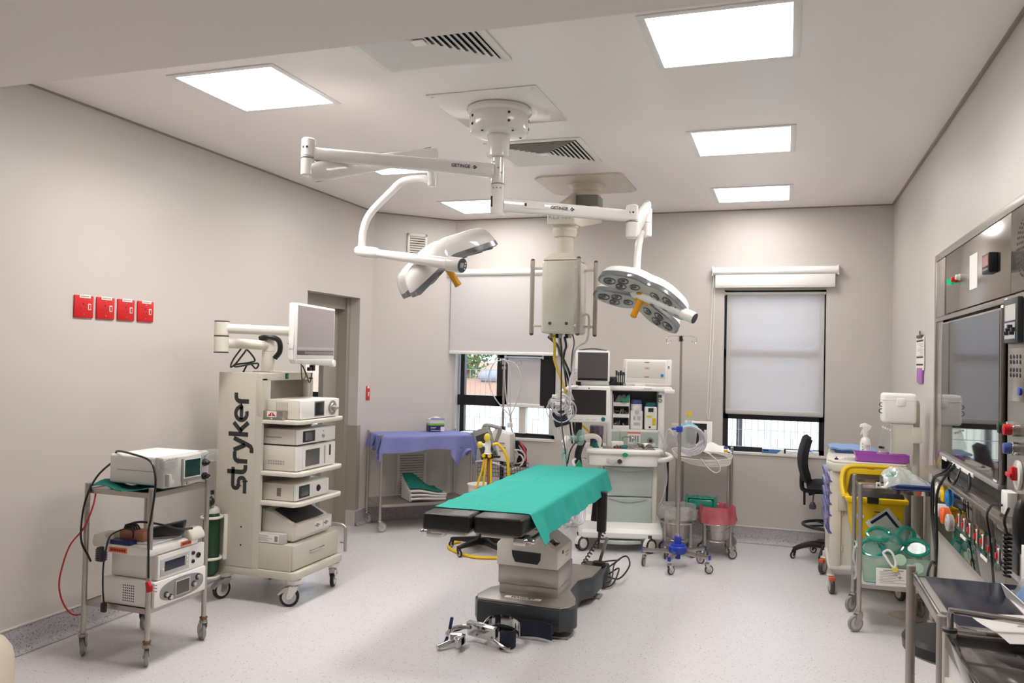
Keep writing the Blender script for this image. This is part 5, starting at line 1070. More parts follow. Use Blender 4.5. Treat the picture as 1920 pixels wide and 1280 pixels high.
m = MB(); m.cyl((-.545, -.185, .63), (-.545, -.185, .87), .017, n=16); m.lathe([(.034, 0), (.036, .006), (.034, .012)], (-.545, -.185, .80), (0, 0, 1), 18); m.lathe([(.034, 0), (.036, .006), (.034, .012)], (-.545, -.185, .83), (0, 0, 1), 18); m.obj('clear_tube', 'aquat', t)
m = MB(); m.prism([(-.47, -.12, .68), (-.38, -.12, .68), (-.42, -.12, .76)], (0, .05, 0), .01); m.obj('green_bag', 'lgreen', t)
m = MB(); m.tube([(-.39, -.05, .92), (-.43, -.02, .80), (-.42, .05, .66), (-.45, .1, .5)], .03, 10); m.tube([(-.40, -.10, .93), (-.46, -.14, .90), (-.50, -.16, .83), (-.52, -.17, .73)], .006, 6); m.obj('black_bellows', 'black', t)
m = MB(); m.box(-.46, -.40, .02, .10, .88, 1.6, .01); m.obj('pole_bracket', 'black', t)
# pale corrugated hoses looped under the table end
m = MB()
for i, (dx, dz) in enumerate(((0, 0), (.03, .05), (-.03, -.03), (.06, .02))):
    m.tube([(-.50+dx, -.25, .62), (-.56+dx, -.42, .45+dz), (-.52+dx, -.52, .30+dz), (-.44+dx, -.42, .32), (-.44+dx, -.30, .55+dz)], .012, 8)
m.obj('looped_hoses', 'tube', t)
m = MB(); m.tube([(.26, .05, 1.0), (.30, .02, .9), (.31, .02, .80), (.33, .0, .62), (.30, .0, .45), (.26, .0, .36)], .006, 6); m.tube([(.34, .05, .79), (.34, .04, .6), (.335, .03, .40)], .010, 6, mi=1); m.ball((.30, .0, .88), .032, mi=2, sc=(1, 1, 1.5)); m.tube([(.27, .05, 1.03), (.28, .02, .98), (.30, .0, .92)], .006, 6, mi=2); m.obj('side_tubing', ['tube', 'black', 'clear'], t)
# things standing on it
def onA(name, label, cat, p, group=None):
    return thing(name, label, cat, tuple(TA @ Vector(p)), RZ, group, world=False)
L = lambda p: TR((-p[0], -p[1], -p[2]))
def amonitor(label, c, w, h, dep, tilt, turn, bez, knobs, mt):
    t = onA('patient_monitor', label, 'monitor', c, 'patient monitors on the anaesthesia machine'); T = TR((0, 0, 0), rx=-tilt, rz=turn)
    m = MB(); m.box(-w/2, w/2, 0, .04, 0, h, .014, T=T, seg=3); m.box(-w/2+.03, w/2-.03, .03, dep, .03, h-.03, .02, T=T); m.obj('casing', 'white', t)
    m = MB(); m.box(-w/2+bez, w/2-bez, -.0015, .002, bez*1.9, h-bez, T=T); m.obj('screen', mt, t)
    return t, T
t, T = amonitor('white upper patient monitor with a dark blank screen, left of the printer', (-.317, .0, 1.415), .295, .272, .10, .04, .05, .018, 0, 'screen2')
m = MB(); m.box(-.128, .128, -.0025, .002, .012, .034, T=T); m.obj('key_strip', 'black', t)
m = MB(); m.tube([(-.12, .02, .274), (0, .02, .287), (.12, .02, .274)], .006, 6, T=T); m.obj('handle', 'dgrey', t)
m = MB(); m.box(-.10, .14, -.02, .10, -.03, .0, .008); m.obj('swivel_foot', 'lgrey', t)
t, T = amonitor('larger lower patient monitor with a green knob, below the other screen', (-.35, -.15, 1.078), .36, .308, .08, .06, .03, .034, 1, 'screen')
m = MB(); m.lathe([(.018, 0), (.017, .012), (0, .013)], (.122, -.0, .030), (0, -1, 0), 18, T=T); m.obj('rotary_knob', 'tgreen', t)
m = MB()
for i in range(4): m.box(-.135+i*.055, -.10+i*.055, -.0015, .001, .022, .028, T=T)
m.cyl((0, .001, .288), (0, -.002, .288), .006, n=10, T=T, mi=1); m.obj('soft_keys', ['lgrey', 'ink'], t)
m = MB(); m.tube([(-.10, .02, .30), (-.17, .0, .29), (-.24, -.02, .25)], .014, 10); m.obj('swing_arm', 'white', t)
# printer
c = (.168, .10, 1.386); t = onA('laser_printer', 'white laser printer on top of the anaesthesia machine', 'printer', c)
m = MB(); m.box(-.20, .20, 0, .28, .012, .232, .012, seg=3); m.box(.155, .20, -.004, .05, .02, .235, .01); m.box(-.19, .19, .02, .26, 0, .014); m.obj('housing', 'white', t)
m = MB(); m.box(-.185, .145, -.004, .004, .075, .212, .002); m.box(-.19, .15, -.0015, .004, .028, .072, .002); m.obj('front_door', 'offwhite', t)
m = MB(); T = axes((-.015, -.0045, .155), (1, 0, 0), (0, 0, 1), (0, -1, 0)); text_into(m, 'OKI', .026, T, bold=.0005); m.obj('red_lettering', 'redlabel', t)
m = MB(); m.box(.105, .13, -.0045, -.003, .082, .108, mi=1); m.box(-.035, .005, -.0045, -.0035, .204, .21); m.box(-.035, .005, -.0045, -.0035, .078, .084); m.box(.165, .18, -.005, -.003, .155, .18, mi=2); m.box(-.12, -.03, -.03, .02, -.002, .016, mi=3); each(m, 'marking', ['ink', 'skyblue', 'mgrey', 'white'], t)
# manuals and black device between monitor and printer
t = onA('black_cable_box', 'black box with blue cables between the upper monitor and the printer', 'box', (-.14, .12, 1.386))
m = MB(); m.box(-.07, .04, 0, .14, 0, .075, .008); m.obj('body', 'black', t); m = MB(); m.tube([(-.09, -.03, .01), (-.02, -.05, .015), (.02, -.02, .05), (.03, .0, .06)], .006, 6); m.obj('cable', 'navy', t)
for i, l in enumerate(('leftmost upright manual beside the printer', 'second upright manual beside the printer', 'third upright manual beside the printer', 'upright manual nearest the printer')):
    t = onA('thin_manual', l, 'manual', (-.095+i*.016, .14, 1.386), 'thin manuals standing beside the printer')
    m = MB(); m.box(-.004, .004, 0, .15, 0, .13-.012*(i % 2), .001, T=TR(ry=-.05+.03*i)); m.box(-.0045, .0045, -.001, .002, .03, .09, T=TR(ry=-.05+.03*i), mi=1); m.obj('cover', ['dgrey' if i % 2 else 'navy', 'lgrey'], t)
# vaporisers
def vap(label, x, cap, lab):
    t = onA('vaporiser', label, 'vaporiser', (x, .15, 1.006), 'vaporisers in the shelf tower')
    m = MB(); m.box(-.053, .053, 0, .12, 0, .20 if lab else .165, .010, seg=3)
    if not lab: m.lathe([(.05, 0), (.05, .05), (.046, .055)], (0, .055, .165), (0, 0, 1), 24)
    m.obj('body', 'white', t)
    m = MB(); m.lathe([(.044, 0), (.046, .006), (.045, .03), (.038, .036), (0, .036)], (0, .055, .20 if lab else .222), (0, 0, 1), 24); m.obj('dial_cap', cap, t)
    m = MB()
    if lab: m.box(-.025, .02, -.002, .001, .155, .19, mi=0); m.box(.012, .038, -.002, .001, .04, .10, mi=1); m.lathe([(.022, 0), (.022, .003), (0, .003)], (-.015, 0, .115), (0, -1, 0), 16, mi=2, sx=1.2, sy=.5); m.cyl((-.01, 0, .022), (-.01, -.003, .022), .01, n=12, mi=0)
    else: m.box(-.03, -.01, -.002, .001, .08, .115, mi=3); m.box(.005, .035, -.002, .001, .08, .115, mi=3); m.lathe([(.018, 0), (.018, .012), (0, .014)], (0, 0, .15), (0, -1, 0), 14, mi=3); m.box(-.025, .03, -.002, .001, .035, .06, mi=3)
    m.obj('label', ['ink', 'yellow', 'pyellow', 'lgrey'], t)
vap('vaporiser with a blue cap in the shelf tower', .078, 'bluelabel', False); vap('vaporiser with a teal cap and yellow label in the shelf tower', .202, 'tgreen', True)
# drawer caddy left in tower
t = onA('supply_caddy', 'clear caddy stuffed with wrapped syringes, left in the shelf tower', 'caddy', (-.06, .15, 1.006))
m = MB()
for z in (0, .10, .20): m.box(-.07, .075, 0, .12, z, z+.006, .001); m.box(-.07, .075, -.002, .001, z, z+.032, .001); m.box(-.07, -.066, 0, .12, z, z+.10); m.box(.071, .075, 0, .12, z, z+.10)
m.obj('clear_trays', 'white', t)
m = MB(); m.grid(lambda u, v: (-.065+.145*u, .0+.09*v, .215+.085*math.sin(3.0*u)*math.sin(2.6*v+.3)+.012*math.sin(15*u+7*v)), 12, 8, th=.002); m.tube([(-.01, .0, .26), (.04, -.02, .25), (.065, .0, .29)], .014, 8, mi=1); m.obj('plastic_wrap', ['clearbag', 'lgreen'], t)
random.seed(3)
for z, n in ((.012, 10), (.112, 12)):
    for i in range(n):
        m = MB(); x = random.uniform(-.05, .055); m.cyl((x, .01+random.uniform(0, .06), z+random.uniform(.005, .04)), (x+random.uniform(-.03, .03), .08, z+random.uniform(.01, .06)), .006, n=6); m.v = [v+Vector((-.06, .15, 1.006)) for v in m.v]
        o = m.obj('wrapped_syringe', ('clearbag', 'lgrey', 'dgrey')[i % 3]); o.location = R0; o.rotation_euler = (0, 0, RZ); tag(o, 'wrapped syringe stuffed in the white trays of the shelf tower', 'syringe', 'wrapped syringes in the supply caddy')
# small items on the work tray
t = onA('purple_suction_jar', 'purple-lidded grille jar behind the teal cup', 'jar', (-.27, .11, .856)); m = MB(); m.cyl((0, 0, 0), (0, 0, .095), .055, n=20); m.obj('dark_jar', 'dgrey', t); m = MB(); m.cyl((0, 0, .095), (0, 0, .18), .056, n=20, b=.006)
for i in range(10): a = 2*PI*i/10; m.box(.054, .06, -.006, .006, .1, .175, T=TR(rz=a))
m.obj('purple_lid', mat('muted_purple', (128, 110, 132), .4), t)
t = onA('teal_cup', 'small teal bell-shaped cup at the left of the worktop', 'cup', (-.275, .0, .856)); m = MB(); m.lathe([(.034, 0), (.034, .03), (.025, .045), (.022, .06), (.012, .066), (.012, .076), (0, .078)], (0, 0, 0), (0, 0, 1), 20); tag(m.obj('bell_body', 'tgreen', t), None, None) if False else m.obj('bell_body', 'tgreen', t)
t = onA('white_carton', 'small white carton with loose fittings in front of the gauge panel', 'box', (-.095, -.02, .859)); m = MB(); m.box(-.05, .05, 0, .06, 0, .052, .002); m.obj('body', 'paper', t); m = MB()
for i in range(7): m.cyl((-.03+i*.011, -.012, .008+.006*(i % 3)), (-.02+i*.011, -.03, .012), .008, n=8, mi=i % 2)
each(m, 'loose_fitting', ['dgrey', 'tan'], t)
t = onA('steel_dish', 'shiny kidney dish at the right end of the work tray', 'dish', (.15, .0, .859)); m = MB()
m.grid(lambda u, v: (.085*(.35+.65*v)*math.cos(2*PI*u)*(1+.0*v), .045*(.35+.65*v)*math.sin(2*PI*u)+.02*math.cos(2*PI*u)**2, .004+.036*v**2), 24, 6, th=.002); m.obj('bowl', 'chrome', t)
t = onA('green_fitting', 'small green connector lying on the front of the tray', 'connector', (-.04, -.06, .859)); m = MB(); m.cyl((-.02, 0, .016), (.02, -.02, .016), .015, n=14); m.obj('connector_body', 'tgreen', t)
for a, b, l in (((-.05, .02), (.05, .0), 'steel rod lying across the middle of the work tray'), ((-.02, -.02), (.06, -.03), 'steel rod nearest the front edge of the work tray'), ((.0, .04), (.08, .05), 'steel rod at the back of the work tray below the gauge'), ((.09, .0), (.14, -.03), 'short steel rod in front of the shiny dish')):
    t = onA('steel_rod', l, 'instrument', (.05, -.04, .859), 'steel rods on the work tray'); m = MB(); m.cyl((a[0], a[1], .008), (b[0], b[1], .008), .006, n=8); m.obj('rod', 'chrome', t)
t = onA('gooseneck_lamp', 'thin silver gooseneck with a green-tinted head before the gauge panel', 'lamp', (-.02, .06, .859)); m = MB(); m.tube([(-.03, 0, 0), (-.03, 0, .075), (.0, -.01, .09), (.05, -.02, .085), (.07, -.03, .06)], .005, 8); m.obj('neck', 'chrome', t); m = MB(); m.ball((.073, -.035, .05), .017); m.obj('head', 'aquat', t)
# cable bundle and navy cuff hanging from the monitor arm
t = thing('cable_bundle', 'tangle of grey monitor leads and a navy cuff hanging left of the screens', 'cables', tuple(TA @ Vector((-.60, -.1, 1.0))))
WORLD[t.name] = t.location.copy(); random.seed(5)
m = MB()
for i in range(16):
    c = Vector((-1.735+random.uniform(-.03, .03), 6.42+random.uniform(-.04, .04), 1.21+random.uniform(-.04, .05))); r = random.uniform(.04, .09); e = Vector((random.uniform(-.4, .4), 1, random.uniform(-.6, .6)))
    m.torus(c, e, r, .005, 18, 5)
for i in range(7): m.tube([(-1.70+.01*i, 6.45, 1.27), (-1.69, 6.46, 1.34+.01*i), (-1.69, 6.6, 1.42+.015*i), (-1.70, 6.75, 1.45+.012*i)], .003, 5)
for i in range(5): m.tube([(-1.76+.02*i, 6.42, 1.18), (-1.81+.03*i, 6.42, 1.08), (-1.79+.025*i, 6.42, .96-.02*i), (-1.77+.02*i, 6.42, 1.05), (-1.72, 6.44, 1.12)], .0035, 5)
m.obj('grey_leads', 'tube', t)
m = MB(); m.hexa([(-1.785, 6.40, 1.04), (-1.665, 6.40, 1.075), (-1.665, 6.46, 1.075), (-1.785, 6.46, 1.04)], [(-1.82, 6.40, 1.16), (-1.715, 6.40, 1.19), (-1.715, 6.46, 1.19), (-1.82, 6.46, 1.16)], .015); m.obj('navy_cuff', 'navy', t)
m = MB()
for p in ((-1.80, 6.4, 1.26), (-1.76, 6.39, 1.24), (-1.79, 6.4, 1.30), (-1.72, 6.39, 1.27)): m.box(p[0]-.022, p[0]+.022, p[1]-.012, p[1]+.012, p[2]-.014, p[2]+.014, .004)
each(m, 'white_plug', 'white', t)

# ------------------------------------------------------------------ tall drip stand with a blue hub
ix, iy = -.775, 6.42
t = thing('drip_stand', 'tall steel drip stand with a bright blue weighted hub on five casters', 'drip stand', (ix, iy, 0), group='drip stands')
m = MB(); m.cyl((ix, iy, .20), (ix, iy, 1.10), .0135, n=16); m.cyl((ix, iy, 1.10), (ix, iy, 1.80), .010, n=16); m.obj('pole', 'steel', t)
m = MB(); m.lathe([(.022, -.045), (.022, 0), (.066, 0), (.072, .008), (.072, .05), (.062, .056), (.058, .07), (.03, .075), (.03, .125), (.022, .13)], (ix, iy, .115), (0, 0, 1), 28); m.obj('hub', 'blue', t)
m = MB(); m.cyl((ix, iy, .215), (ix, iy, .27), .017, n=14); m.obj('collar', 'chrome', t)
for k in range(5):
    a = math.radians(-96+72*k); d = Vector((math.cos(a), math.sin(a), 0)); p = Vector((ix, iy, .125)); n = Vector((-d.y, d.x, 0)); T = axes(p, d, n, (0, 0, 1)); Ln = .275
    m = MB(); m.box(.06, Ln, -.011, .011, -.016, .014, .002, T=T); m.obj('leg', 'satin', t)
    m = MB(); m.box(Ln-.002, Ln+.008, -.013, .013, -.018, .016, .002, T=T); m.obj('end_cap', 'blue', t)
    caster(t, p.x+d.x*(Ln-.018), p.y+d.y*(Ln-.018), .11, .034, a+[2.6, .9, 2.0, -.5, 1.2][k], tyre='dgrey', fork='chrome')
m = MB(); m.box(ix-.026, ix+.022, iy-.022, iy+.022, 1.055, 1.10, .006); m.cyl((ix-.02, iy, 1.078), (ix-.055, iy-.01, 1.078), .009, n=8); m.box(ix-.062, ix-.045, iy-.02, iy+.012, 1.07, 1.086, .003); m.obj('height_clamp', 'blue', t)
m = MB(); m.box(ix-.016, ix+.016, iy-.016, iy+.016, 1.765, 1.81, .004); m.obj('top_block', 'black', t)
def hooks(t, x, y, z, w):
    m = MB()
    for s in (-1, 1):
        m.tube([(x, y, z), (x+s*w*.6, y, z+.002), (x+s*w*.9, y, z-.008), (x+s*w, y, z-.035), (x+s*w*.88, y, z-.058), (x+s*w*.72, y, z-.048), (x+s*w*.70, y, z-.03)], .0025, 6)
        m.tube([(x, y, z), (x+s*.015, y-.04, z), (x+s*.02, y-.06, z-.02), (x+s*.015, y-.05, z-.045)], .0025, 6)
    m.obj('hooks', 'chrome', t)
hooks(t, ix, iy, 1.805, .118)

# ------------------------------------------------------------------ trolley behind the drip stand, with laptop, tubing, packs
t = steel_trolley('narrow steel trolley with coiled cables, right of the anaesthesia machine', -.86, -.435, 6.98, 7.38, .86, (.835, .36), .05, .0125, yaws=(1, 2, .4, -.8))
t = thing('laptop', 'open white laptop with a dark screen on the narrow trolley', 'laptop', (-.72, 7.25, .837)); m = MB(); m.box(-.86, -.60, 7.10, 7.28, .837, .85, .004); m.obj('keyboard_base', 'white', t)
m = MB(); m.box(-.84, -.60, 7.285, 7.30, .85, 1.085, .006, T=None); m.box(-.82, -.645, 7.283, 7.287, .88, 1.065, mi=1); m.obj('lid', ['white', 'black'], t)
t = thing('wrapped_pack', 'pile of white wrapped packs with blue and yellow prints on the narrow trolley', 'packs', (-.58, 7.06, .838)); m = MB()
m.grid(lambda u, v: (-.70+.28*u, 6.99+.20*v, .845+.055*math.sin(PI*min(1, u*1.05))**.5*math.sin(PI*v)**.4+.008*math.sin(13*u+5*v)+.03*(1-u)*math.sin(PI*v)), 18, 12, th=.004); m.obj('white_wrap', 'white', t)
m = MB(); m.box(-.478, -.445, 6.988, 6.992, .883, .905); m.box(-.478, -.445, 6.988, 6.992, .855, .875, mi=1); m.obj('printed_flap', ['bluelabel', 'yellow'], t)
t = thing('coiled_white_cable', 'white cable coiled around the top of the narrow trolley', 'cable', (-.65, 7.0, .83)); m = MB(); random.seed(9)
for i in range(5):
    dz = i*.012; m.tube([(-.90+.006*i, 6.95, .86-dz), (-.82, 6.93, .80-dz*.5), (-.65, 6.925, .785-dz), (-.45, 6.935, .80-dz), (-.405-.005*i, 6.95, .835-dz), (-.47, 6.94, .855-dz*.4), (-.65, 6.95, .86), (-.82, 6.95, .875-dz*.4)], .0055, 6, closed=True)
m.tube([(-.66, 6.925, .80), (-.60, 6.915, .73), (-.54, 6.915, .69), (-.50, 6.915, .715), (-.51, 6.915, .77), (-.57, 6.92, .83), (-.64, 6.93, .862)], .005, 6); m.obj('cable', 'offwhite', t)
t = thing('suction_canister', 'white suction canister with blue lid and yellow cap behind the drip stand', 'canister', (-.77, 6.74, .84)); 
m = MB(); m.lathe([(.055, 0), (.06, .05), (.072, .20)], (-.75, 6.80, .865), (0, 0, 1), 22); m.lathe([(.06, -.02), (.06, 0), (0, 0)], (-.75, 6.8, .865), (0, 0, 1), 22); m.obj('jar', 'bagwhite', t)
m = MB(); m.lathe([(.076, 0), (.078, .008), (.06, .02), (.03, .034), (0, .036)], (-.75, 6.80, 1.065), (0, 0, 1), 22); m.obj('blue_lid', mat('sky_lid', (96, 176, 210), .35), t)
m = MB(); m.cyl((-.745, 6.80, 1.10), (-.745, 6.80, 1.155), .02, n=12, mi=1); m.cyl((-.745, 6.80, 1.15), (-.745, 6.80, 1.195), .017, n=14); m.obj('yellow_cap', ['yellow', 'clear'], t)
m = MB(); m.box(-.83, -.81, 6.76, 6.84, .83, 1.0, .004); m.box(-.83, -.72, 6.74, 6.86, .83, .86, .004); m.obj('bracket', 'white', t)
m = MB()
for i in range(4): m.torus((-.735+.008*i, 6.67-.012*i, .99-.006*i), (.1, 1, .12*i-.15), .095+.008*i, .009, 28, 8)
m.tube([(-.85, 6.67, 1.0), (-.89, 6.68, 1.05), (-.92, 6.70, 1.0), (-.93, 6.70, .93)], .010, 8); m.tube([(-.66, 6.64, .94), (-.60, 6.64, .99), (-.60, 6.66, 1.06)], .013, 8); m.obj('coiled_tubing', 'tube', t)
m = MB(); m.box(-.96, -.84, 7.34, 7.36, 1.02, 1.05, .002); m.obj('wall_rail', 'offwhite', t)
t = thing('swab_pack', 'teal plastic-wrapped pack on the lower shelf of the narrow trolley', 'pack', (-.66, 7.06, .362)); m = MB()
m.box(-.765, -.555, 6.995, 7.12, .364, .455, .022, seg=3); m.grid(lambda u, v: (-.77+.22*u, 6.99+.135*v, .457+.006*math.sin(16*u)*math.sin(11*v)), 14, 8, th=.003); m.prism([(-.765, 7.0, .45), (-.79, 7.0, .47), (-.79, 7.0, .38), (-.765, 7.0, .38)], (0, .11, 0)); m.prism([(-.555, 7.0, .45), (-.532, 7.0, .475), (-.53, 7.0, .38), (-.555, 7.0, .38)], (0, .11, 0)); m.obj('wrapped_bundle', 'tealwrap', t)
t = thing('shelf_bin', 'frosted green plastic bin on the lower shelf of the narrow trolley', 'bin', (-.65, 7.14, .25)); m = MB(); m.hexa([(-.83, 6.99, .25), (-.46, 6.99, .25), (-.46, 7.25, .25), (-.83, 7.25, .25)], [(-.85, 6.98, .355), (-.445, 6.98, .355), (-.445, 7.27, .355), (-.85, 7.27, .355)], .004); m.box(-.855, -.44, 6.975, 6.985, .345, .36, .003); m.obj('bin_body', 'frost', t)

# ------------------------------------------------------------------ kick buckets on wheeled frames
def bucket(label, bx, by, bag, baglab, drop):
    t = thing('kick_bucket', label, 'bucket', (bx, by, 0), group='kick buckets on wheeled frames')
    m = MB(); m.lathe([(0, 0), (.085, 0), (.09, .004), (.125, .23), (.128, .235), (.122, .235), (.088, .008), (0, .008)], (bx, by, .14), (0, 0, 1), 30); m.obj('steel_pail', 'steel', t)
    m = MB(); m.torus((bx, by, .275), (0, 0, 1), .145, .008, 32, 8); m.torus((bx, by, .13), (0, 0, 1), .105, .006, 28, 6); m.obj('ring_frame', 'steel', t)
    for k in range(4):
        a = math.radians(45+90*k+8); x, y = bx+.145*math.cos(a), by+.145*math.sin(a); m = MB(); m.cyl((x, y, .10), (x, y, .278), .011, n=12); m.cyl((x, y, .13), (bx+.1*math.cos(a), by+.1*math.sin(a), .13), .006, n=8); m.obj('leg', 'steel', t); caster(t, x, y, .115, .04, a+1.2, tyre='dgrey')
    m = MB(); R_ = .132
    def bagf(u, v):
        a = 2*PI*u; w = .010*math.sin(9*a+5*v)+.007*math.sin(17*a-3*v)+.006*math.sin(5*a)
        if v < .35: q = v/.35; r = .112+.018*q; z = .33+.075*q
        elif v < .5: q = (v-.35)/.15; r = .130+.016*math.sin(PI*q/2); z = .405+.012*math.sin(PI*q)
        else: q = (v-.5)/.5; r = .146+.012*q; z = .405-drop*q
        return (bx+(r+w*(.25+.4*v))*math.cos(a), by+(r+w*(.25+.4*v))*math.sin(a), z+w*.35*(v > .6))
    m.grid(bagf, 60, 16); m.obj('bin_liner', bag, t, label=baglab)
    return t
bucket('steel kick bucket with a clear liner behind the drip stand', -.83, 6.86, 'clearbag', 'clear crinkled liner', .10)
t = bucket('steel kick bucket with a red liner, right of the drip stand', -.52, 6.95, 'redbag', 'red crinkled liner', .125)
m = MB(); m.tube([(-.65, 6.87, .36), (-.61, 6.82, .26), (-.55, 6.80, .22), (-.47, 6.81, .225), (-.41, 6.86, .26)], .003, 6); m.obj('bail_handle', 'chrome', t)

# ------------------------------------------------------------------ second drip stand, suction and battery cart before the left window
t = thing('drip_stand', 'drip stand with looped grey leads before the left window', 'drip stand', (-2.50, 7.15, 0), group='drip stands')
x, y = -2.50, 7.15
m = MB(); m.cyl((x, y, .08), (x, y, 1.1), .013, n=14); m.cyl((x, y, 1.1), (x, y, 1.57), .0105, n=14); m.cyl((x, y, 1.50), (x, y, 1.60), .02, n=14); m.obj('pole', 'steel', t)
m = MB(); m.box(x-.02, x+.02, y-.02, y+.02, 1.525, 1.545, .004); m.box(x-.05, x+.022, y-.022, y+.022, .92, .965, .006); m.box(x-.07, x-.045, y-.015, y+.015, .915, .97, .003); m.obj('clamp', 'black', t)
hooks(t, x, y, 1.60, .17)
for k in range(4):
    a = PI/4+PI/2*k; m = MB(); m.tube([(x, y, .11), (x+.12*math.cos(a), y+.12*math.sin(a), .10), (x+.25*math.cos(a), y+.25*math.sin(a), .085)], .013, 8); m.obj('leg', 'steel', t); caster(t, x+.245*math.cos(a), y+.245*math.sin(a), .085, .03, a)
m = MB()
for i, (dx, s) in enumerate(((-.10, .9), (.02, .45), (.06, .5), (.14, .6))):
    m.tube([(x, y-.03, 1.59), (x+dx*.9, y-.04, 1.55), (x+dx*1.35, y-.05, 1.40), (x+dx*.9+.03, y-.05, 1.22), (x+.09, y-.05, 1.06), (x+.10, y-.05, .97), (x+.14, y-.05, .86), (x+.25, y-.05, .70)], .006, 6)
m.box(x+.065, x+.115, y-.07, y-.045, .96, 1.005, .004); m.box(x+.10, x+.14, y-.07, y-.045, .78, .81, .004); m.obj('grey_leads', 'tube', t)
# transport ventilator on a basket stand
t = thing('transport_ventilator', 'portable ventilator with a grey carry handle on a basket stand below the left window', 'ventilator', (-2.48, 6.95, 0))
m = MB(); m.hexa([(-2.60, 6.88, .70), (-2.33, 6.88, .66), (-2.33, 7.05, .66), (-2.60, 7.05, .70)], [(-2.50, 6.90, .955), (-2.34, 6.90, .915), (-2.34, 7.05, .915), (-2.50, 7.05, .955)], .012); m.obj('body', 'offwhite', t)
m = MB(); T = axes((-2.555, 6.865, .82), (.93, 0, .37), (-.37, 0, .93), (0, -1, 0)); m.box(-.095, .07, -.13, .15, -.06, .0, .012, T=T); m.box(-.075, .05, -.075, .10, 0, .004, T=T, mi=1); m.box(-.09, .065, -.128, -.08, .0, .01, .003, mi=2, T=T); m.obj('front_panel', ['mgrey', 'screen', 'char'], t)
m = MB(); m.tube([(-2.635, 6.90, .84), (-2.60, 6.90, .955), (-2.57, 6.90, .99), (-2.46, 6.90, .975), (-2.44, 6.90, .95), (-2.475, 6.90, .84), (-2.51, 6.90, .74)], .018, 10); m.obj('carry_handle', 'mgrey', t)
m = MB()
for z, w_ in ((.86, .05), (.82, .06), (.79, .05)): m.box(-2.435, -2.435+w_, 6.878, 6.8815, z-.03, z-.018)
m.prism([(-2.50, 6.8785, .73), (-2.46, 6.8785, .725), (-2.475, 6.8785, .775)], (0, .002, 0), mi=1); m.obj('printing', ['mgrey', 'ltblue'], t)
m = MB()
for i in range(17): q = -2.62+.40*i/16; m.tube([(q, 6.83, .645), (q, 6.83, .54), (q, 7.08, .54), (q, 7.08, .645)], .0022, 4, raw=True)
for z in (.54, .575, .61, .645): m.tube([(-2.62, 6.83, z), (-2.22, 6.83, z), (-2.22, 7.08, z), (-2.62, 7.08, z)], .0024 if z < .64 else .004, 5, raw=True, closed=True)
m.obj('wire_basket', 'dgrey', t)
m = MB(); m.cyl((-2.44, 6.97, .06), (-2.44, 6.97, .68), .018, n=14); 
for k in range(5): a = 2*PI*k/5+.3; m.tube([(-2.44, 6.97, .10), (-2.44+.13*math.cos(a), 6.97+.13*math.sin(a), .085), (-2.44+.24*math.cos(a), 6.97+.24*math.sin(a), .05)], .016, 8)
m.obj('stand', 'black', t)
t = thing('black_pouch', 'black padded pouch with white hoses coiled around it, beside the ventilator', 'bag', (-2.36, 7.10, .66)); m = MB()
m.grid(lambda u, v: (-2.47+.22*u, 7.12-.04*math.sin(PI*u)*(1-v*.3), .60+.245*v*(math.sin(PI*(.18+.64*u))**.6)), 16, 12, th=.08); m.obj('pouch', 'fabric', t)
m = MB(); m.tube([(-2.30, 7.07, .83), (-2.25, 7.06, .76), (-2.235, 7.06, .66)], .010, 6); m.obj('red_zip', 'redlabel', t)
m = MB(); random.seed(12)
for i in range(9):
    c = Vector((-2.37+random.uniform(-.05, .07), 7.02, .69+random.uniform(-.03, .06))); m.torus(c, (random.uniform(-.3, .3), 1, random.uniform(-.5, .5)), random.uniform(.04, .075), .0085, 18, 6)
m.tube([(-2.66, 6.88, .655), (-2.58, 6.84, .67), (-2.48, 6.82, .665), (-2.40, 6.84, .64), (-2.33, 6.88, .60), (-2.28, 6.9, .62)], .009, 6); m.obj('white_hose', 'linen', t)
# yellow suction regulator set on a pole
t = thing('yellow_gas_regulator', 'white gas regulator with yellow knobs and dangling yellow hoses', 'gas regulator', (-2.40, 6.50, 0))
m = MB(); m.cyl((-2.40, 6.52, .10), (-2.40, 6.52, .80), .013, n=12); m.obj('stand_pole', 'tan', t)
m = MB(); m.lathe([(.025, 0), (.03, .01), (.024, .03), (.03, .07), (.022, .10), (.012, .12)], (-2.40, 6.49, .79), (0, 0, 1), 18); m.cyl((-2.40, 6.49, .85), (-2.45, 6.48, .858), .014, n=12); m.lathe([(.038, 0), (.03, .012), (.0, .012)], (-2.40, 6.49, .782), (0, 0, 1), 16); m.obj('regulator_body', 'white', t)
for p, a in (((-2.40, 6.47, .925), (.25, -1, .0)), ((-2.455, 6.48, .858), (-.8, -.6, 0))):
    m = MB(); m.lathe([(0, 0), (.026, 0), (.028, .008), (.026, .03), (.02, .034), (0, .034)], p, a, 18, sy=1.25 if a[0] > 0 else 1); m.obj('gauge', 'pyellow', t)
m = MB(); m.box(-2.45, -2.35, 6.47, 6.53, .745, .785, .008); m.box(-2.36, -2.29, 6.48, 6.51, .752, .772, .004); m.obj('manifold', 'black', t)
for x in (-2.428, -2.375):
    m = MB(); m.lathe([(.017, 0), (.016, .012), (0, .014)], (x, 6.47, .768), (0, -1, 0), 14); m.obj('yellow_knob', 'yellow', t)
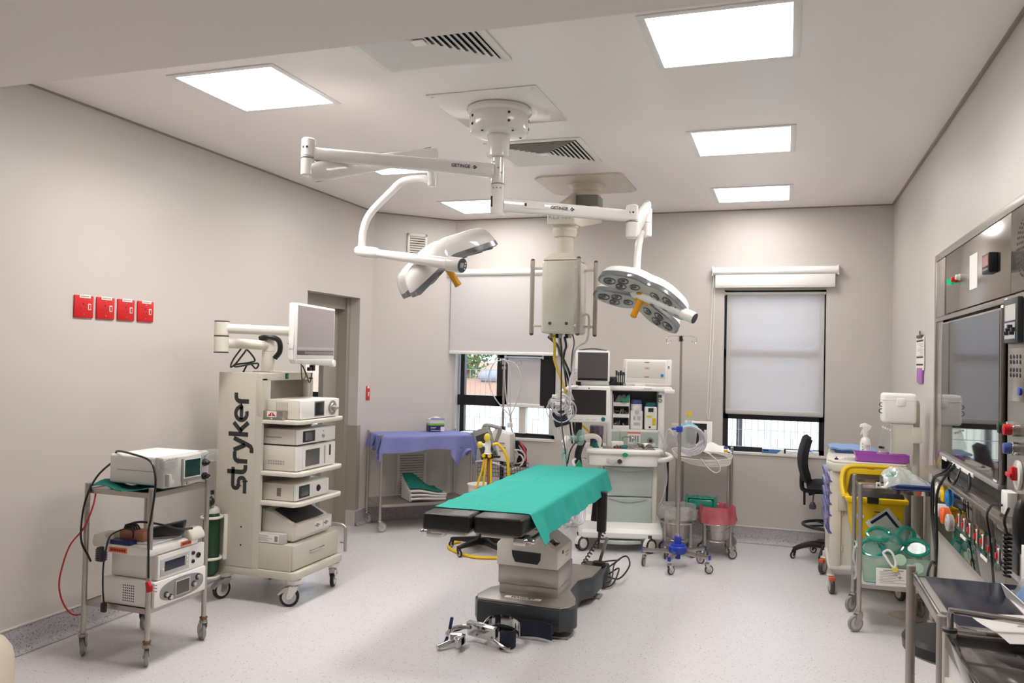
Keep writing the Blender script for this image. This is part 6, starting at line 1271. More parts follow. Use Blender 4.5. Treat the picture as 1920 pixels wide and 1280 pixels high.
m = MB(); m.tube([(-2.43, 6.49, .75), (-2.44, 6.48, .66), (-2.47, 6.46, .54), (-2.49, 6.44, .45)], .009, 8); m.tube([(-2.41, 6.49, .75), (-2.415, 6.48, .66), (-2.43, 6.47, .5)], .009, 8); m.tube([(-2.37, 6.49, .75), (-2.365, 6.48, .66), (-2.355, 6.46, .52)], .009, 8); m.tube([(-2.36, 6.50, .865), (-2.31, 6.51, .865), (-2.25, 6.52, .79), (-2.23, 6.54, .68), (-2.235, 6.56, .52), (-2.30, 6.60, .30), (-2.36, 6.62, .06), (-2.5, 6.6, .014), (-2.66, 6.45, .014), (-2.65, 6.27, .014), (-2.50, 6.12, .014), (-2.34, 6.04, .014), (-2.16, 6.08, .014), (-2.05, 6.20, .014), (-2.25, 6.55, .014), (-2.42, 6.62, .03), (-2.37, 6.52, .05), (-2.22, 6.35, .03), (-2.12, 6.25, .014)], .012, 10); m.obj('yellow_hose', 'yellow', t)
t = thing('suction_bucket', 'white plastic pail behind the left edge of the teal cloth', 'pail', (-2.47, 6.62, 0)); m = MB(); m.lathe([(0, .22), (.09, .22), (.105, .50), (.112, .50), (.112, .512), (.10, .512)], (-2.49, 6.56, 0), (0, 0, 1), 28); m.obj('pail', 'offwhite', t); m = MB(); m.cyl((-2.49, 6.56, 0), (-2.49, 6.56, .22), .03, n=12); m.lathe([(.16, 0), (.16, .02), (.03, .04)], (-2.49, 6.56, 0), (0, 0, 1), 24); m.obj('stand', 'lgrey', t)
# swivel stool whose star base shows under the table
t = thing('swivel_stool', 'black star base of a swivel stool showing under the table pads', 'stool', (-2.36, 6.30, 0))
m = MB(); m.cyl((-2.36, 6.30, .07), (-2.36, 6.30, .34), .024, n=14); m.lathe([(.05, 0), (.045, .05), (.03, .07)], (-2.36, 6.30, .06), (0, 0, 1), 18); m.obj('column', 'black', t)
for k in range(5):
    a = math.radians(-112+72*k); d = Vector((math.cos(a), math.sin(a), 0)); p = Vector((-2.36, 6.30, 0)); m = MB(); m.hexa([tuple(p+d*.03+Vector((-d.y, d.x, 0))*.026*s+Vector((0, 0, .065))) for s in (-1, 1)]+[tuple(p+d*.29+Vector((-d.y, d.x, 0))*.016*s+Vector((0, 0, .062))) for s in (1, -1)], [tuple(p+d*.03+Vector((-d.y, d.x, 0))*.026*s+Vector((0, 0, .12))) for s in (-1, 1)]+[tuple(p+d*.29+Vector((-d.y, d.x, 0))*.016*s+Vector((0, 0, .085))) for s in (1, -1)], .006); m.obj('leg', 'black', t)
    caster(t, p.x+d.x*.28, p.y+d.y*.28, .075, .03, a+1.4, fork='black', tyre='blackrub')
m = MB(); m.lathe([(0, 0), (.16, 0), (.18, .015), (.18, .045), (.16, .06), (0, .062)], (-2.36, 6.30, .33), (0, 0, 1), 28); m.obj('seat', 'leather', t)
# ------------------------------------------------------------------ black task chair by the right window
cx_, cy_ = .355, 7.13
t = thing('task_chair', 'black swivel task chair with a foot ring below the right window', 'chair', (cx_, cy_, 0))
m = MB(); m.lathe([(.055, .055), (.05, .12), (.032, .15), (.032, .36), (.026, .36), (.026, .58)], (cx_, cy_, 0), (0, 0, 1), 20); m.obj('column', 'black', t)
for k in range(5):
    a = math.radians(183+72*k); d = Vector((math.cos(a), math.sin(a), 0)); n = Vector((-d.y, d.x, 0)); p = Vector((cx_, cy_, 0))
    m = MB(); m.tube([p+d*.03+Vector((0, 0, .125)), p+d*.12+Vector((0, 0, .13)), p+d*.20+Vector((0, 0, .11)), p+d*.27+Vector((0, 0, .075))], lambda q: .030-.012*q, 10); m.obj('leg', 'black', t)
    caster(t, p.x+d.x*.265, p.y+d.y*.265, .07, .030, a+.8, fork='black', tyre='blackrub')
m = MB(); m.torus((cx_, cy_, .29), (0, 0, 1), .20, .013, 36, 8)
for k in range(4): a = .5+PI/2*k; m.cyl((cx_, cy_, .29), (cx_+.2*math.cos(a), cy_+.2*math.sin(a), .29), .008, n=8)
m.obj('foot_ring', 'black', t)
m = MB(); m.grid(lambda u, v: (cx_-.175+.40*u, cy_-.2+.4*v, .605+.05*(1-(2*u-1)**6)*(1-(2*v-1)**6)-.02*max(0, u-.8)*5), 16, 16, th=.06); m.obj('seat', 'fabric', t)
m = MB(); m.box(cx_-.14, cx_+.12, cy_-.1, cy_+.1, .555, .59, .01); m.obj('seat_mechanism', 'black', t)
m = MB(); m.tube([(cx_-.10, cy_, .57), (cx_-.19, cy_, .565), (cx_-.212, cy_, .62), (cx_-.205, cy_, .80)], .018, 8); m.cyl((cx_-.19, cy_-.03, .57), (cx_-.19, cy_-.03, .45), .010, n=10); m.obj('back_bracket', 'black', t)
def cb(u, v):
    z = .665+.325*v; w = .20*(math.sin(PI*(.12+.76*v))**.45); y = cy_+(2*u-1)*w
    return (cx_-.165-.055*math.sin(PI*v*.9)*0-.035*math.sin(PI*v)+.03*(2*u-1)**2, y, z)
m = MB(); m.grid(cb, 16, 18, th=.05); m.obj('backrest', 'fabric', t)
for x, z in ((cx_-.12, .46), (cx_+.02, .50)):
    m = MB(); m.cyl((x, cy_-.12, .57), (x-.01, cy_-.16, z+.03), .006, n=8); m.lathe([(.012, 0), (.028, .03), (.026, .055), (.012, .06)], (x-.01, cy_-.16, z+.04), (0, 0, -1), 14); m.obj('lever', 'dgrey', t)

# ------------------------------------------------------------------ drug cart
X0, X1, Ya, Yb = .305, .80, 6.14, 6.73
t = thing('drug_cart', 'cream drug cart with purple drawer handles beside the black task chair', 'medical cart', ((X0+X1)/2, 6.43, 0))
m = MB(); m.box(X0+.02, X1, Ya+.025, Yb, .18, .86, .01); m.box(X0+.005, X0+.085, Ya, Ya+.06, .18, .86, .015); m.box(X1-.08, X1, Ya, Ya+.06, .18, .86, .012); m.box(X0+.005, X0+.07, Yb-.06, Yb, .18, .86, .012); m.box(X0, X1, Ya, Yb, .165, .20, .012)
m.cyl((X0+.092, Ya+.02, .30), (X0+.092, Ya+.02, .34), .008, n=8); m.cyl((X0+.092, Ya+.02, .55), (X0+.092, Ya+.02, .59), .008, n=8); m.obj('cart_body', 'creamlt', t)
m = MB(); pts = [(X0-.015, Ya+.10), (X0+.02, Ya-.015), (X0+.09, Ya-.03), (X1, Ya-.03), (X1+.02, Ya), (X1+.02, Yb), (X0+.08, Yb+.03), (X0+.01, Yb)]
m.prism([(x, y, .855) for x, y in pts], (0, 0, .065), .015, seg=3); m.prism([(x*.97+.016, y*.985+.096, .915) for x, y in pts], (0, 0, .018), .006); m.box(X0+.02, X1, Yb-.03, Yb+.02, .92, .955, .01); m.box(X0+.245, X0+.29, Ya-.032, Ya-.029, .885, .90, mi=1); m.obj('top', ['creamlt', 'redlabel'], t)
zs = (.845, .765, .685, .605, .525, .36)
for i in range(5):
    zt, zb = zs[i], zs[i+1]
    m = MB(); m.box(X0-.008, X0+.03, Ya+.06, Yb-.06, zb+.004, zt-.004, .005); d = m.obj('drawer', 'offwhite', t)
    zc = zt-.035 if i < 4 else zt-.06; hh = .032 if i < 4 else .05
    m = MB(); m.prism([(X0-.006, Ya+.035, zc+hh), (X0-.004, Ya+.02, zc+hh*.6), (X0+.022, Ya+.0, zc-hh*.6), (X0+.024, Ya-.002, zc-hh), (X0-.0, Ya-.004, zc-hh*.9), (X0-.024, Ya+.01, zc+.0), (X0-.022, Ya+.03, zc+hh*.9)], (0, Yb-Ya-.07, 0), .003); m.obj('drawer_handle', 'dviolet', d)
m = MB(); m.box(X0+.06, X0+.15, Ya-.008, Ya+.005, .585, .70, .004); m.box(X0+.12, X0+.45, Ya-.006, Ya+.02, .60, .66, .003); m.obj('bin_bracket', 'lgrey', t)
for x, y, a in ((X0+.02, Ya+.03, -1.4), (X0+.0, Yb-.03, -2.0), (X1-.04, Ya+.03, -1.2), (X1-.04, Yb-.03, -.4)):
    c = caster(t, x, y, .175, .056, a, fork='creamlt', tyre='dgrey', w=.03)
    m = MB(); T = TR((x, y, 0), rz=a); m.box(-.005, .065, -.019, .019, .085, .118, .006, T=T); m.obj('brake_pedal', mat('orange_red_plastic', (214, 92, 62), .4) if 'orp' not in M else M['orp'], c)
    M.setdefault('orp', bpy.data.materials['orange_red_plastic'])
# things on the cart
t = thing('blue_wrap_pack', 'folded light blue cloth pack on the far left of the drug cart', 'cloth pack', (.50, 6.90, .92)); m = MB(); m.box(.37, .68, 6.68, 6.92, .93, .965, .012); m.obj('folded_base', 'bluelabel', t)
m = MB(); m.grid(lambda u, v: (.33+.36*u, 6.66+.26*v, .975+.028*math.sin(PI*u)**.5*math.sin(PI*v)**.4-.02*u+.004*math.sin(19*u+7*v)), 16, 10, th=.014); m.obj('folded_top', 'ltblue', t)
t = thing('purple_tray', 'purple plastic tray on the top of the drug cart', 'tray', (.62, 6.33, .935)); m = MB()
m.hexa([(.49, 6.16, .936), (.80, 6.16, .936), (.80, 6.30, .936), (.49, 6.30, .936)], [(.475, 6.15, .942), (.815, 6.15, .942), (.815, 6.31, .942), (.475, 6.31, .942)]); m.prism([(.495, 6.15, .938), (.81, 6.15, .938), (.82, 6.145, .995), (.478, 6.145, .995)], (0, .005, 0)); m.prism([(.495, 6.31, .938), (.81, 6.31, .938), (.82, 6.315, .995), (.478, 6.315, .995)], (0, .005, 0)); m.prism([(.49, 6.15, .938), (.49, 6.31, .938), (.472, 6.315, .995), (.472, 6.145, .995)], (.005, 0, 0)); m.box(.812, .82, 6.15, 6.31, .938, .995); m.obj('tray_body', 'violet', t)
t = thing('spray_bottle', 'white trigger spray bottle on the drug cart', 'spray bottle', (.565, 6.45, .933)); m = MB(); m.lathe([(0, 0), (.034, 0), (.036, .01), (.036, .11), (.030, .135), (.016, .15), (.015, .17), (0, .17)], (.565, 6.45, .933), (0, 0, 1), 22); 
for z in (.99, 1.01, 1.03): m.box(.540, .546, 6.4135, 6.4165, z, z+.008, mi=1)
m.obj('bottle', ['white', 'mgrey'], t)
m = MB(); m.cyl((.565, 6.45, 1.10), (.565, 6.45, 1.125), .019, n=16); m.prism([(.525, 6.435, 1.155), (.53, 6.435, 1.175), (.565, 6.435, 1.185), (.605, 6.435, 1.165), (.60, 6.435, 1.145), (.58, 6.435, 1.125), (.55, 6.435, 1.125), (.548, 6.435, 1.15)], (0, .03, 0), .005); m.prism([(.548, 6.443, 1.15), (.535, 6.443, 1.12), (.53, 6.443, 1.10), (.537, 6.443, 1.10), (.552, 6.443, 1.13)], (0, .014, 0)); m.obj('trigger_head', 'white', t)
def vial(label, x, y, r, h, cap, mt):
    t = thing('medicine_vial', label, 'vial', (x, y, .935), group='small bottles on the drug cart'); m = MB(); m.lathe([(0, 0), (r, 0), (r, h*.6), (r*.45, h*.75), (r*.45, h*.9)], (x, y, .935), (0, 0, 1), 16); m.obj('glass', mt, t); m = MB(); m.cyl((x, y, .935+h*.86), (x, y, .935+h), r*.6, n=14); m.obj('cap', cap, t)
vial('clear glass vial beside the spray bottle', .57, 6.36, .028, .10, 'lgrey', 'clearbag'); vial('clear vial with a black cap, between two others in the purple tray', .655, 6.26, .034, .105, 'black', 'clearbag'); vial('clear vial at the right end of the purple tray', .735, 6.26, .034, .10, 'lgrey', 'clearbag')
for i in range(4):
    m = MB(); m.box(.37+.02*i, .47+.01*i, 6.17+.03*i, 6.19+.03*i, .936, .942+.003*i, .002); tag(m.obj('syringe_wrapper', 'clearbag'), 'flat clear wrapper lying left of the purple tray', 'wrapper', 'clear wrappers on the drug cart')
t = thing('blue_bottle_cap', 'tiny dark blue cap on the drug cart top', 'cap', (.355, 6.22, .935)); m = MB(); m.lathe([(.014, 0), (.012, .008), (.004, .012), (.004, .02), (0, .02)], (.355, 6.2, .935), (0, 0, 1), 12); m.obj('cap_body', 'navylabel', t)
# sharps container on the cart end
t = thing('sharps_container', 'yellow sharps container with a flipped open lid on the end of the drug cart', 'sharps bin', (.59, 6.0, .46))
m = MB(); m.hexa([(.44, 5.90, .455), (.74, 5.90, .455), (.74, 6.12, .455), (.44, 6.12, .455)], [(.415, 5.885, .70), (.765, 5.885, .70), (.765, 6.125, .70), (.415, 6.125, .70)], .02, seg=3); m.hexa([(.40, 5.87, .69), (.78, 5.87, .69), (.78, 6.13, .69), (.40, 6.13, .69)], [(.395, 5.868, .725), (.785, 5.868, .725), (.785, 6.13, .725), (.395, 6.13, .725)], .010); m.obj('bin_body', 'yellow', t)
m = MB(); m.hexa([(.42, 5.90, .72), (.765, 5.90, .72), (.765, 6.11, .72), (.42, 6.11, .72)], [(.44, 5.96, .80), (.745, 5.96, .80), (.745, 6.11, .86), (.44, 6.11, .86)], .015); m.box(.53, .60, 5.862, 5.90, .69, .735, .004); m.obj('black_flap', 'black', t)
m = MB(); m.tube([(.40, 6.02, .70), (.385, 6.07, .78), (.395, 6.10, .86), (.43, 6.115, .895), (.50, 6.12, .905), (.72, 6.12, .905), (.77, 6.115, .88), (.78, 6.10, .76)], .018, 8, k=4); m.box(.41, .77, 6.105, 6.128, .72, .89, .006); m.obj('open_lid', 'yellow', t)
m = MB(); yv = 5.8835
def lab(x0, x1, z0, z1, mi): m.add([(x, 5.9-(z-.455)/.245*.015-.0015, z) for x, z in ((x0, z0), (x1, z0), (x1, z1), (x0, z1))], [(0, 1, 2, 3)], mi)
lab(.565, .635, .595, .615, 3); lab(.62, .67, .575, .62, 3)
m.prism([(.455, yv, .60), (.485, yv, .635), (.515, yv, .60), (.485, yv, .565)], (0, -.002, 0), mi=0)
for i in range(6): m.cyl((.545+i*.022, yv, .573), (.545+i*.022, yv-.0015, .573), .011, n=14, mi=0); m.box(.541+i*.022, .549+i*.022, yv-.003, yv-.001, .570, .576, mi=1)
m.box(.575, .61, yv-.0015, yv+.002, .632, .638, mi=1); m.box(.545, .61, yv-.0015, yv+.002, .53, .536, mi=1); m.box(.635, .675, yv-.0015, yv+.002, .608, .615, mi=1)
for i in range(4): m.box(.54, .66, yv-.001, yv+.002, .548-.006*i*2, .550-.006*i*2, mi=1)
m.prism([(.712+.012*math.cos(a), yv, .575+(.020 if math.sin(a) > 0 else -.020)+.012*math.sin(a)) for a in [2*PI*i/20 for i in range(20)]], (0, -.002, 0), mi=2); m.obj('printed_label', ['paper', 'ink', mat('brown_strip', (110, 66, 18), .4), mat('dull_yellow', (206, 180, 20), .4)], t)
# boxes on the right window sill
t = thing('blue_white_box', 'flat light blue and white carton on the sill of the right window', 'box', (-.09, 7.60, .80)); m = MB(); m.box(-.185, .0, 7.575, 7.65, .802, .845, .001); m.prism([(-.187, 7.574, .806), (-.06, 7.574, .806), (-.02, 7.574, .843), (-.187, 7.574, .843)], (0, .001, 0), mi=1); m.box(-.175, -.13, 7.5725, 7.5735, .825, .838, mi=2); m.obj('carton', ['white', mat('mid_blue_print', (84, 132, 184), .4), 'navylabel'], t)
t = thing('white_sill_carton', 'white printed carton at the right end of the sill behind the chair back', 'box', (.14, 7.60, .80)); m = MB(); m.box(.015, .29, 7.575, 7.65, .802, .838, .001)
for i in range(10): m.box(.03+i*.025, .045+i*.025, 7.5735, 7.576, .812+.006*(i % 3), .815+.006*(i % 3), mi=1)
m.obj('carton', ['white', 'mgrey'], t)
t = thing('blue_sill_cloth', 'crumpled bright blue wrapper lying on the white sill carton', 'wrapper', (.18, 7.61, .838)); m = MB(); m.grid(lambda u, v: (.12+.12*u, 7.58+.05*v, .842+.018*math.sin(3*u)*math.sin(3*v)+.005*math.sin(20*u)), 10, 5, th=.003); m.obj('wrapper_sheet', 'blue', t)
t = thing('sill_tray', 'white tray with blue gloves on the sill of the left window', 'box', (-2.9, 7.58, .815)); m = MB(); m.box(-3.08, -2.72, 7.50, 7.62, .80, .86, .006); m.obj('tray', 'white', t); m = MB(); m.grid(lambda u, v: (-2.95+.13*u, 7.52+.06*v, .865+.022*math.sin(3*u)*math.sin(3*v)+.006*math.sin(17*u)), 10, 6, th=.003); m.obj('blue_gloves', 'blue', t)

# ------------------------------------------------------------------ hand towel dispenser on its pole
t = thing('towel_dispenser', 'white box dispenser on a cream pole beside the right wall', 'dispenser', (.72, 5.72, .0))
m = MB(); m.cyl((.80, 5.74, .0), (.80, 5.74, 1.36), .022, n=18); m.ball((.80, 5.74, 1.36), .022, sc=(1, 1, 1.6)); m.lathe([(.11, 0), (.11, .012), (.03, .03)], (.76, 5.74, 0), (0, 0, 1), 22); m.obj('pole', 'cream', t)
m = MB(); m.box(.592, .788, 5.62, 5.78, 1.245, 1.435, .018, seg=3); m.box(.59, .79, 5.618, 5.782, 1.392, 1.396, .001); m.box(.672, .722, 5.612, 5.63, 1.355, 1.405, .006); m.obj('dispenser_box', 'white', t)
m = MB(); m.torus((.588, 5.66, 1.36), (0, 1, 0), .012, .003, 14, 6); m.torus((.588, 5.66, 1.32), (0, 1, 0), .014, .003, 14, 6); each(m, 'side_hook', 'navy', t)
m = MB(); m.box(.642, .772, 5.64, 5.655, 1.052, 1.245, .004); m.box(.76, .825, 5.638, 5.652, 1.125, 1.225, .004); m.obj('back_plate', 'creamlt', t)
m = MB(); m.prism([(.60, 5.60, 1.235), (.645, 5.60, 1.235), (.645, 5.60, 1.06), (.57, 5.60, 1.11)], (0, .05, 0)); m.obj('clear_shield', 'clear', t)
m = MB()
for i in range(4): m.box(.585+.014*i, .596+.014*i, 5.597, 5.60, 1.215-.006*i, 1.228-.006*i)
m.obj('shield_print', 'paper', t)

# ------------------------------------------------------------------ right steel trolley with masks
t = steel_trolley('square steel trolley carrying masks, close to the right wall panel', .443, .838, 5.335, 5.77, .888, (.862, .285), .05, .0135, yaws=(-2.6, -2.3, -1.2, -.6), surf='polish')
for x in (.70, .745, .775):
    pass
for i, l in enumerate(('lowest navy clipboard of the stack on the mask trolley', 'middle clipboard of the navy stack on the mask trolley', 'top clipboard of the navy stack under the clear bag')):
    m = MB(); m.box(.63+.012*i, .865, 5.36, 5.60, .864+.011*i, .872+.011*i, .002); tag(m.obj('navy_clipboard', ['bluelabel', 'navylabel'][i % 2]), l, 'clipboard', 'navy clipboards on the mask trolley')
t = thing('mask_bag', 'crumpled clear bag of tubing lying on the navy clipboards', 'plastic bag', (.69, 5.47, .90)); m = MB(); random.seed(21)
def bagf(u, v):
    x = .575+.265*u; y = 5.36+.25*v; e = (math.sin(PI*v)**.5)*(math.sin(PI*min(1, .12+u*.95))**.5)
    z = .868+.03*min(1, u*3)+e*(.115-.085*u)+.010*math.sin(17*u+9*v)*e+.008*math.sin(31*v-11*u)*e
    return (x, y, z)
m.grid(bagf, 26, 18); m.obj('bag_film', 'bagwhite', t)
m = MB(); m.tube([(.60, 5.42, .93), (.63, 5.40, .955), (.66, 5.44, .94), (.70, 5.42, .92), (.76, 5.46, .905)], .014, 8); m.torus((.62, 5.42, .935), (1, .2, 0), .03, .006, 18, 6); m.torus((.60, 5.40, .90), (1, .2, 0), .026, .006, 18, 6); m.obj('green_tubing', 'aquat', t)
t = thing('swab_packet', 'small white packet with a grey print at the left end of the mask trolley top', 'packet', (.55, 5.42, .863)); m = MB(); m.box(.535, .56, 5.38, 5.40, .864, .898, .002); m.box(.56, .60, 5.38, 5.43, .864, .872, .002); m.box(.542, .552, 5.378, 5.381, .876, .888, mi=1); m.obj('packet_body', ['paper', 'navylabel'], t)
t = thing('mask_bin', 'frosted plastic bin full of green face masks on the lower shelf of the mask trolley', 'bin', (.65, 5.53, .286))
m = MB()
b0 = [(.475, 5.375), (.815, 5.375), (.815, 5.70), (.475, 5.70)]; b1 = [(.455, 5.345), (.852, 5.345), (.852, 5.735), (.455, 5.735)]
vs = [(x, y, .29) for x, y in b0]+[(x, y, .462) for x, y in b1]+[(x+(-.012 if x < .6 else .012), y+(-.012 if y < 5.5 else .012), .464) for x, y in b1]
m.add(vs, [(0, 1, 2, 3)]+[(i, (i+1) % 4, 4+(i+1) % 4, 4+i) for i in range(4)]+[(4+i, 4+(i+1) % 4, 8+(i+1) % 4, 8+i) for i in range(4)]); m.obj('bin_shell', 'frost', t)
def facemask(label, c, rx, rz, s=1.0):
    t = thing('face_mask', label, 'face mask', c, 0, 'green face masks heaped in the bin', world=False); t.rotation_euler = (rx, 0, rz)
    m = MB(); N = 28; ring = [((.050+.010*math.cos(a)**2)*math.cos(a)*s*1.15, (.042)*math.sin(a)*s*1.2, .004*math.cos(2*a)) for a in [2*PI*i/N for i in range(N)]]
    m.tube(ring, .011*s, 8, closed=True, raw=True); m.obj('cushion_rim', 'aqua', t)
    m = MB(); m.lathe([(.052*s, .008), (.050*s, .028), (.036*s, .048), (.016*s, .056), (.014*s, .075)], (0, 0, 0), (0, 0, 1), 24, sx=1.1, sy=.95); m.obj('clear_dome', 'aquat', t)
for l, c, rx, rz in (('green face mask lying flat at the upper left of the heap', (.56, 5.43, .575), -2.5, .2), ('green face mask standing upright at the upper right of the heap', (.715, 5.46, .575), -1.75, .7), ('green face mask tipped at the right end of the heap, over the rim', (.765, 5.42, .515), -2.1, -.3),
                     ('green face mask at the lower left of the heap behind the bin wall', (.52, 5.42, .49), -1.9, -.4), ('green face mask in the middle of the heap', (.63, 5.44, .515), 1.1, .1), ('green face mask in the far middle of the heap', (.65, 5.58, .53), .5, 1.2)): facemask(l, c, rx, rz)
t = thing('label_card', 'white card with a dark blue chevron tucked behind the masks', 'card', (.63, 5.60, .50)); m = MB(); T = axes((.615, 5.66, .595), (.78, 0, .62), (-.62, 0, .78), (0, -1, 0)); m.box(-.085, .085, -.085, .075, -.002, .0, T=T); m.box(-.06, .06, .045, .062, .0, .001, mi=1, T=T); m.box(.045, .062, -.06, .062, 0, .001, mi=1, T=T); m.obj('card_sheet', ['paper', 'navylabel'], t)
def disc(label, c, ax, r):
    t = thing('electrode_disc', label, 'disc', c, group='pale green discs in the mask bin'); m = MB(); m.lathe([(0, -.004), (r, -.004), (r*1.02, 0), (r, .004), (0, .006)], c, ax, 22); m.obj('disc_body', mat('pale_green_pad', (188, 222, 196), .4) if 'pgp' not in M else M['pgp'], t); M.setdefault('pgp', bpy.data.materials['pale_green_pad'])
disc('pale green disc hanging over the front rim of the bin', (.665, 5.325, .455), (0, -1, .1), .033); disc('pale green disc behind the masks at the right', (.77, 5.53, .545), (.2, -1, .5), .035); disc('pale green disc inside the right end of the bin', (.765, 5.352, .41), (0, -1, 0), .032)
t = thing('white_loop_strap', 'white loop strap with a small brass tag over the bin front', 'strap', (.60, 5.33, .45)); m = MB(); m.tube([(.575, 5.335, .485), (.60, 5.33, .505), (.625, 5.325, .485), (.64, 5.32, .44), (.635, 5.315, .41), (.615, 5.32, .42), (.59, 5.325, .46)], .007, 8, closed=True); m.obj('strap_loop', 'white', t); m = MB(); m.lathe([(.018, 0), (.018, .004), (0, .004)], (.635, 5.315, .40), (0, -1, 0), 18); m.obj('brass_tag', 'pyellow', t)
t = thing('printed_packet', 'white printed packet with rounded corners leaning on the front of the mask bin', 'packet', (.62, 5.33, .30)); m = MB(); T = axes((.635, 5.335, .345), (1, 0, .03), (0, .12, 1), (0, -1, .12)); m.box(-.10, .105, -.052, .05, 0, .006, .002, T=T); m.obj('packet_body', 'paper', t)
m = MB()
for i in range(8): m.box(-.08, .03+.04*math.sin(i*3), .028-i*.009, .0305-i*.009, .0062, .0068, T=T)
m.box(-.06, .05, .036, .042, .0062, .0068, T=T); m.prism([(.02, .0, .006), (.03, .010, .006), (.04, .0, .006), (.03, -.010, .006)], (0, 0, .001), T=T); m.box(.07, .09, -.02, .02, .0062, .0068, T=T); m.obj('printing', 'inkg', t)
t = thing('side_bag', 'white plastic bag with a purple mark hanging at the left of the mask bin', 'plastic bag', (.435, 5.40, .30)); m = MB(); m.grid(lambda u, v: (.425+.03*math.sin(6*v+2*u)*.3+.012*u, 5.37+.14*u, .30+.19*v+.01*math.sin(9*u)), 8, 12, th=.012); m.obj('bag_film', 'bagwhite', t); m = MB(); m.torus((.415, 5.40, .40), (1, 0, 0), .018, .005, 16, 6); m.obj('purple_mark', 'violet', t)
t = thing('document_tray', 'flat pile of papers under the mask bin', 'papers', (.64, 5.45, .286)); m = MB(); m.box(.46, .80, 5.335, 5.60, .2865, .2895); m.box(.48, .70, 5.333, 5.345, .30, .303, mi=1); m.obj('paper_pile', ['paper', 'bluelabel'], t)
# ------------------------------------------------------------------ steel service panel on the right wall
PX = .83; PY0, PY1, PZ0, PZ1 = 1.4, 5.30, .69, 2.262
t = thing('service_panel', 'large polished steel service panel on the right wall around the screen', 'wall panel', (PX, 3.5, PZ0))
def pbox(m, y0, y1, z0, z1, x=PX, d=.02, mi=0, b=.0015): m.box(x, x+d, y0, y1, z0, z1, b, mi=mi)
m = MB(); pbox(m, PY0, PY1, 2.222, PZ1, PX, .035); pbox(m, PY1-.045, PY1, 1.02, 2.222, PX, .035); m.obj('frame', 'satin', t)
NB = 5.025
m = MB(); pbox(m, 5.0, PY1-.048, 1.895, 2.219, PX+.002); m.obj('corner_plate', 'satin', t)
for y0, y1 in ((3.612, 4.955), (2.3, 3.606)):
    m = MB(); pbox(m, y0, y1, 1.90, 2.219, PX+.002); m.obj('upper_plate', 'brushed', t)
m = MB(); pbox(m, 3.60, PY1-.048, 1.868, 1.892, PX-.001); pbox(m, 2.3, 3.6, 1.868, 1.892, PX-.001); m.obj('divider_rail', 'satin', t)
m = MB(); pbox(m, NB, PY1-.048, 1.02, 1.866, PX+.002); m.obj('side_plate', 'brushed', t)
m = MB(); m.box(XR-.006, XR-.003, 3.60, NB, 1.03, 1.868); m.box(PX-.0, XR-.003, NB-.006, NB, 1.03, 1.868); m.box(PX, XR-.003, 3.60, 3.615, 1.03, 1.868); m.obj('screen_recess', 'black', t)
m = MB(); m.box(PX-.03, XR-.004, 3.61, NB, 1.03, 1.045, .003); m.obj('recess_ledge', 'satin', t)
m = MB(); m.box(PX-.045, PX+.02, 2.3, PY1-.01, 1.005, 1.030, .004); m.obj('edge_trim', 'satin', t)
m = MB(); m.box(PX-.004, PX+.02, 3.62, PY1-.01, PZ0, 1.004, .0015); m.obj('lower_plate', 'darkpolish', t)
m = MB(); m.box(PX-.004, PX+.02, 2.3, 3.616, .55, 1.86, .0015); m.obj('control_column', 'satin', t)
# upper plate fittings
TP = lambda y, z, x=PX: axes((x, y, z), (0, -1, 0), (0, 0, 1), (-1, 0, 0))
m = MB(); T = TP(3.885, 2.052, PX+.002); m.box(-.062, .062, -.042, .042, 0, .032, .004, T=T); m.box(-.05, .05, -.012, .032, .032, .0325, mi=1, T=T)
for i in range(5): m.box(-.042+i*.018, -.03+i*.018, -.030, -.022, .032, .0328, mi=2, T=T)
c = m.obj('clock_display', ['black', mat('dull_red_lcd', (150, 62, 62), .2), 'mgrey'], t)
for y, mt in ((4.815, 'greenlit'), (4.70, 'red'), (4.585, 'offwhite')):
    m = MB(); T = TP(y, 2.065, PX+.002); m.lathe([(.017, 0), (.017, .006), (.014, .007), (.014, .018), (.011, .021), (0, .021)], (0, 0, 0), (0, 0, 1), 16, T=T); m.obj('indicator_lamp', mt, t)
m = MB(); T = TP(4.275, 2.06, PX+.002); m.box(-.08, .08, -.082, .082, 0, .0012, T=T); m.obj('notice_sheet', 'paper', t)
m = MB(); T = TP(3.42, 2.06, PX+.002)
for r in range(1, 6):
    for k in range(6*r): a = 2*PI*k/(6*r); m.cyl((.022*r*math.cos(a), .022*r*math.sin(a), 0), (.022*r*math.cos(a), .022*r*math.sin(a), .0006), .005, n=6, T=T)
m.obj('speaker_grille', 'dgrey', t)
m = MB(); m.ball((.775, 3.2, 1.065), .05, sc=(.55, .7, 1.9)); m.obj('telephone_handset', 'black', t)
m = MB()
for y, z in ((3.66, 1.88), (3.72, 1.858)): m.box(-.02, .02, -.006, .006, 0, .001, T=TP(y, z, PX-.0015))
each(m, 'tiny_label', 'paper', t)
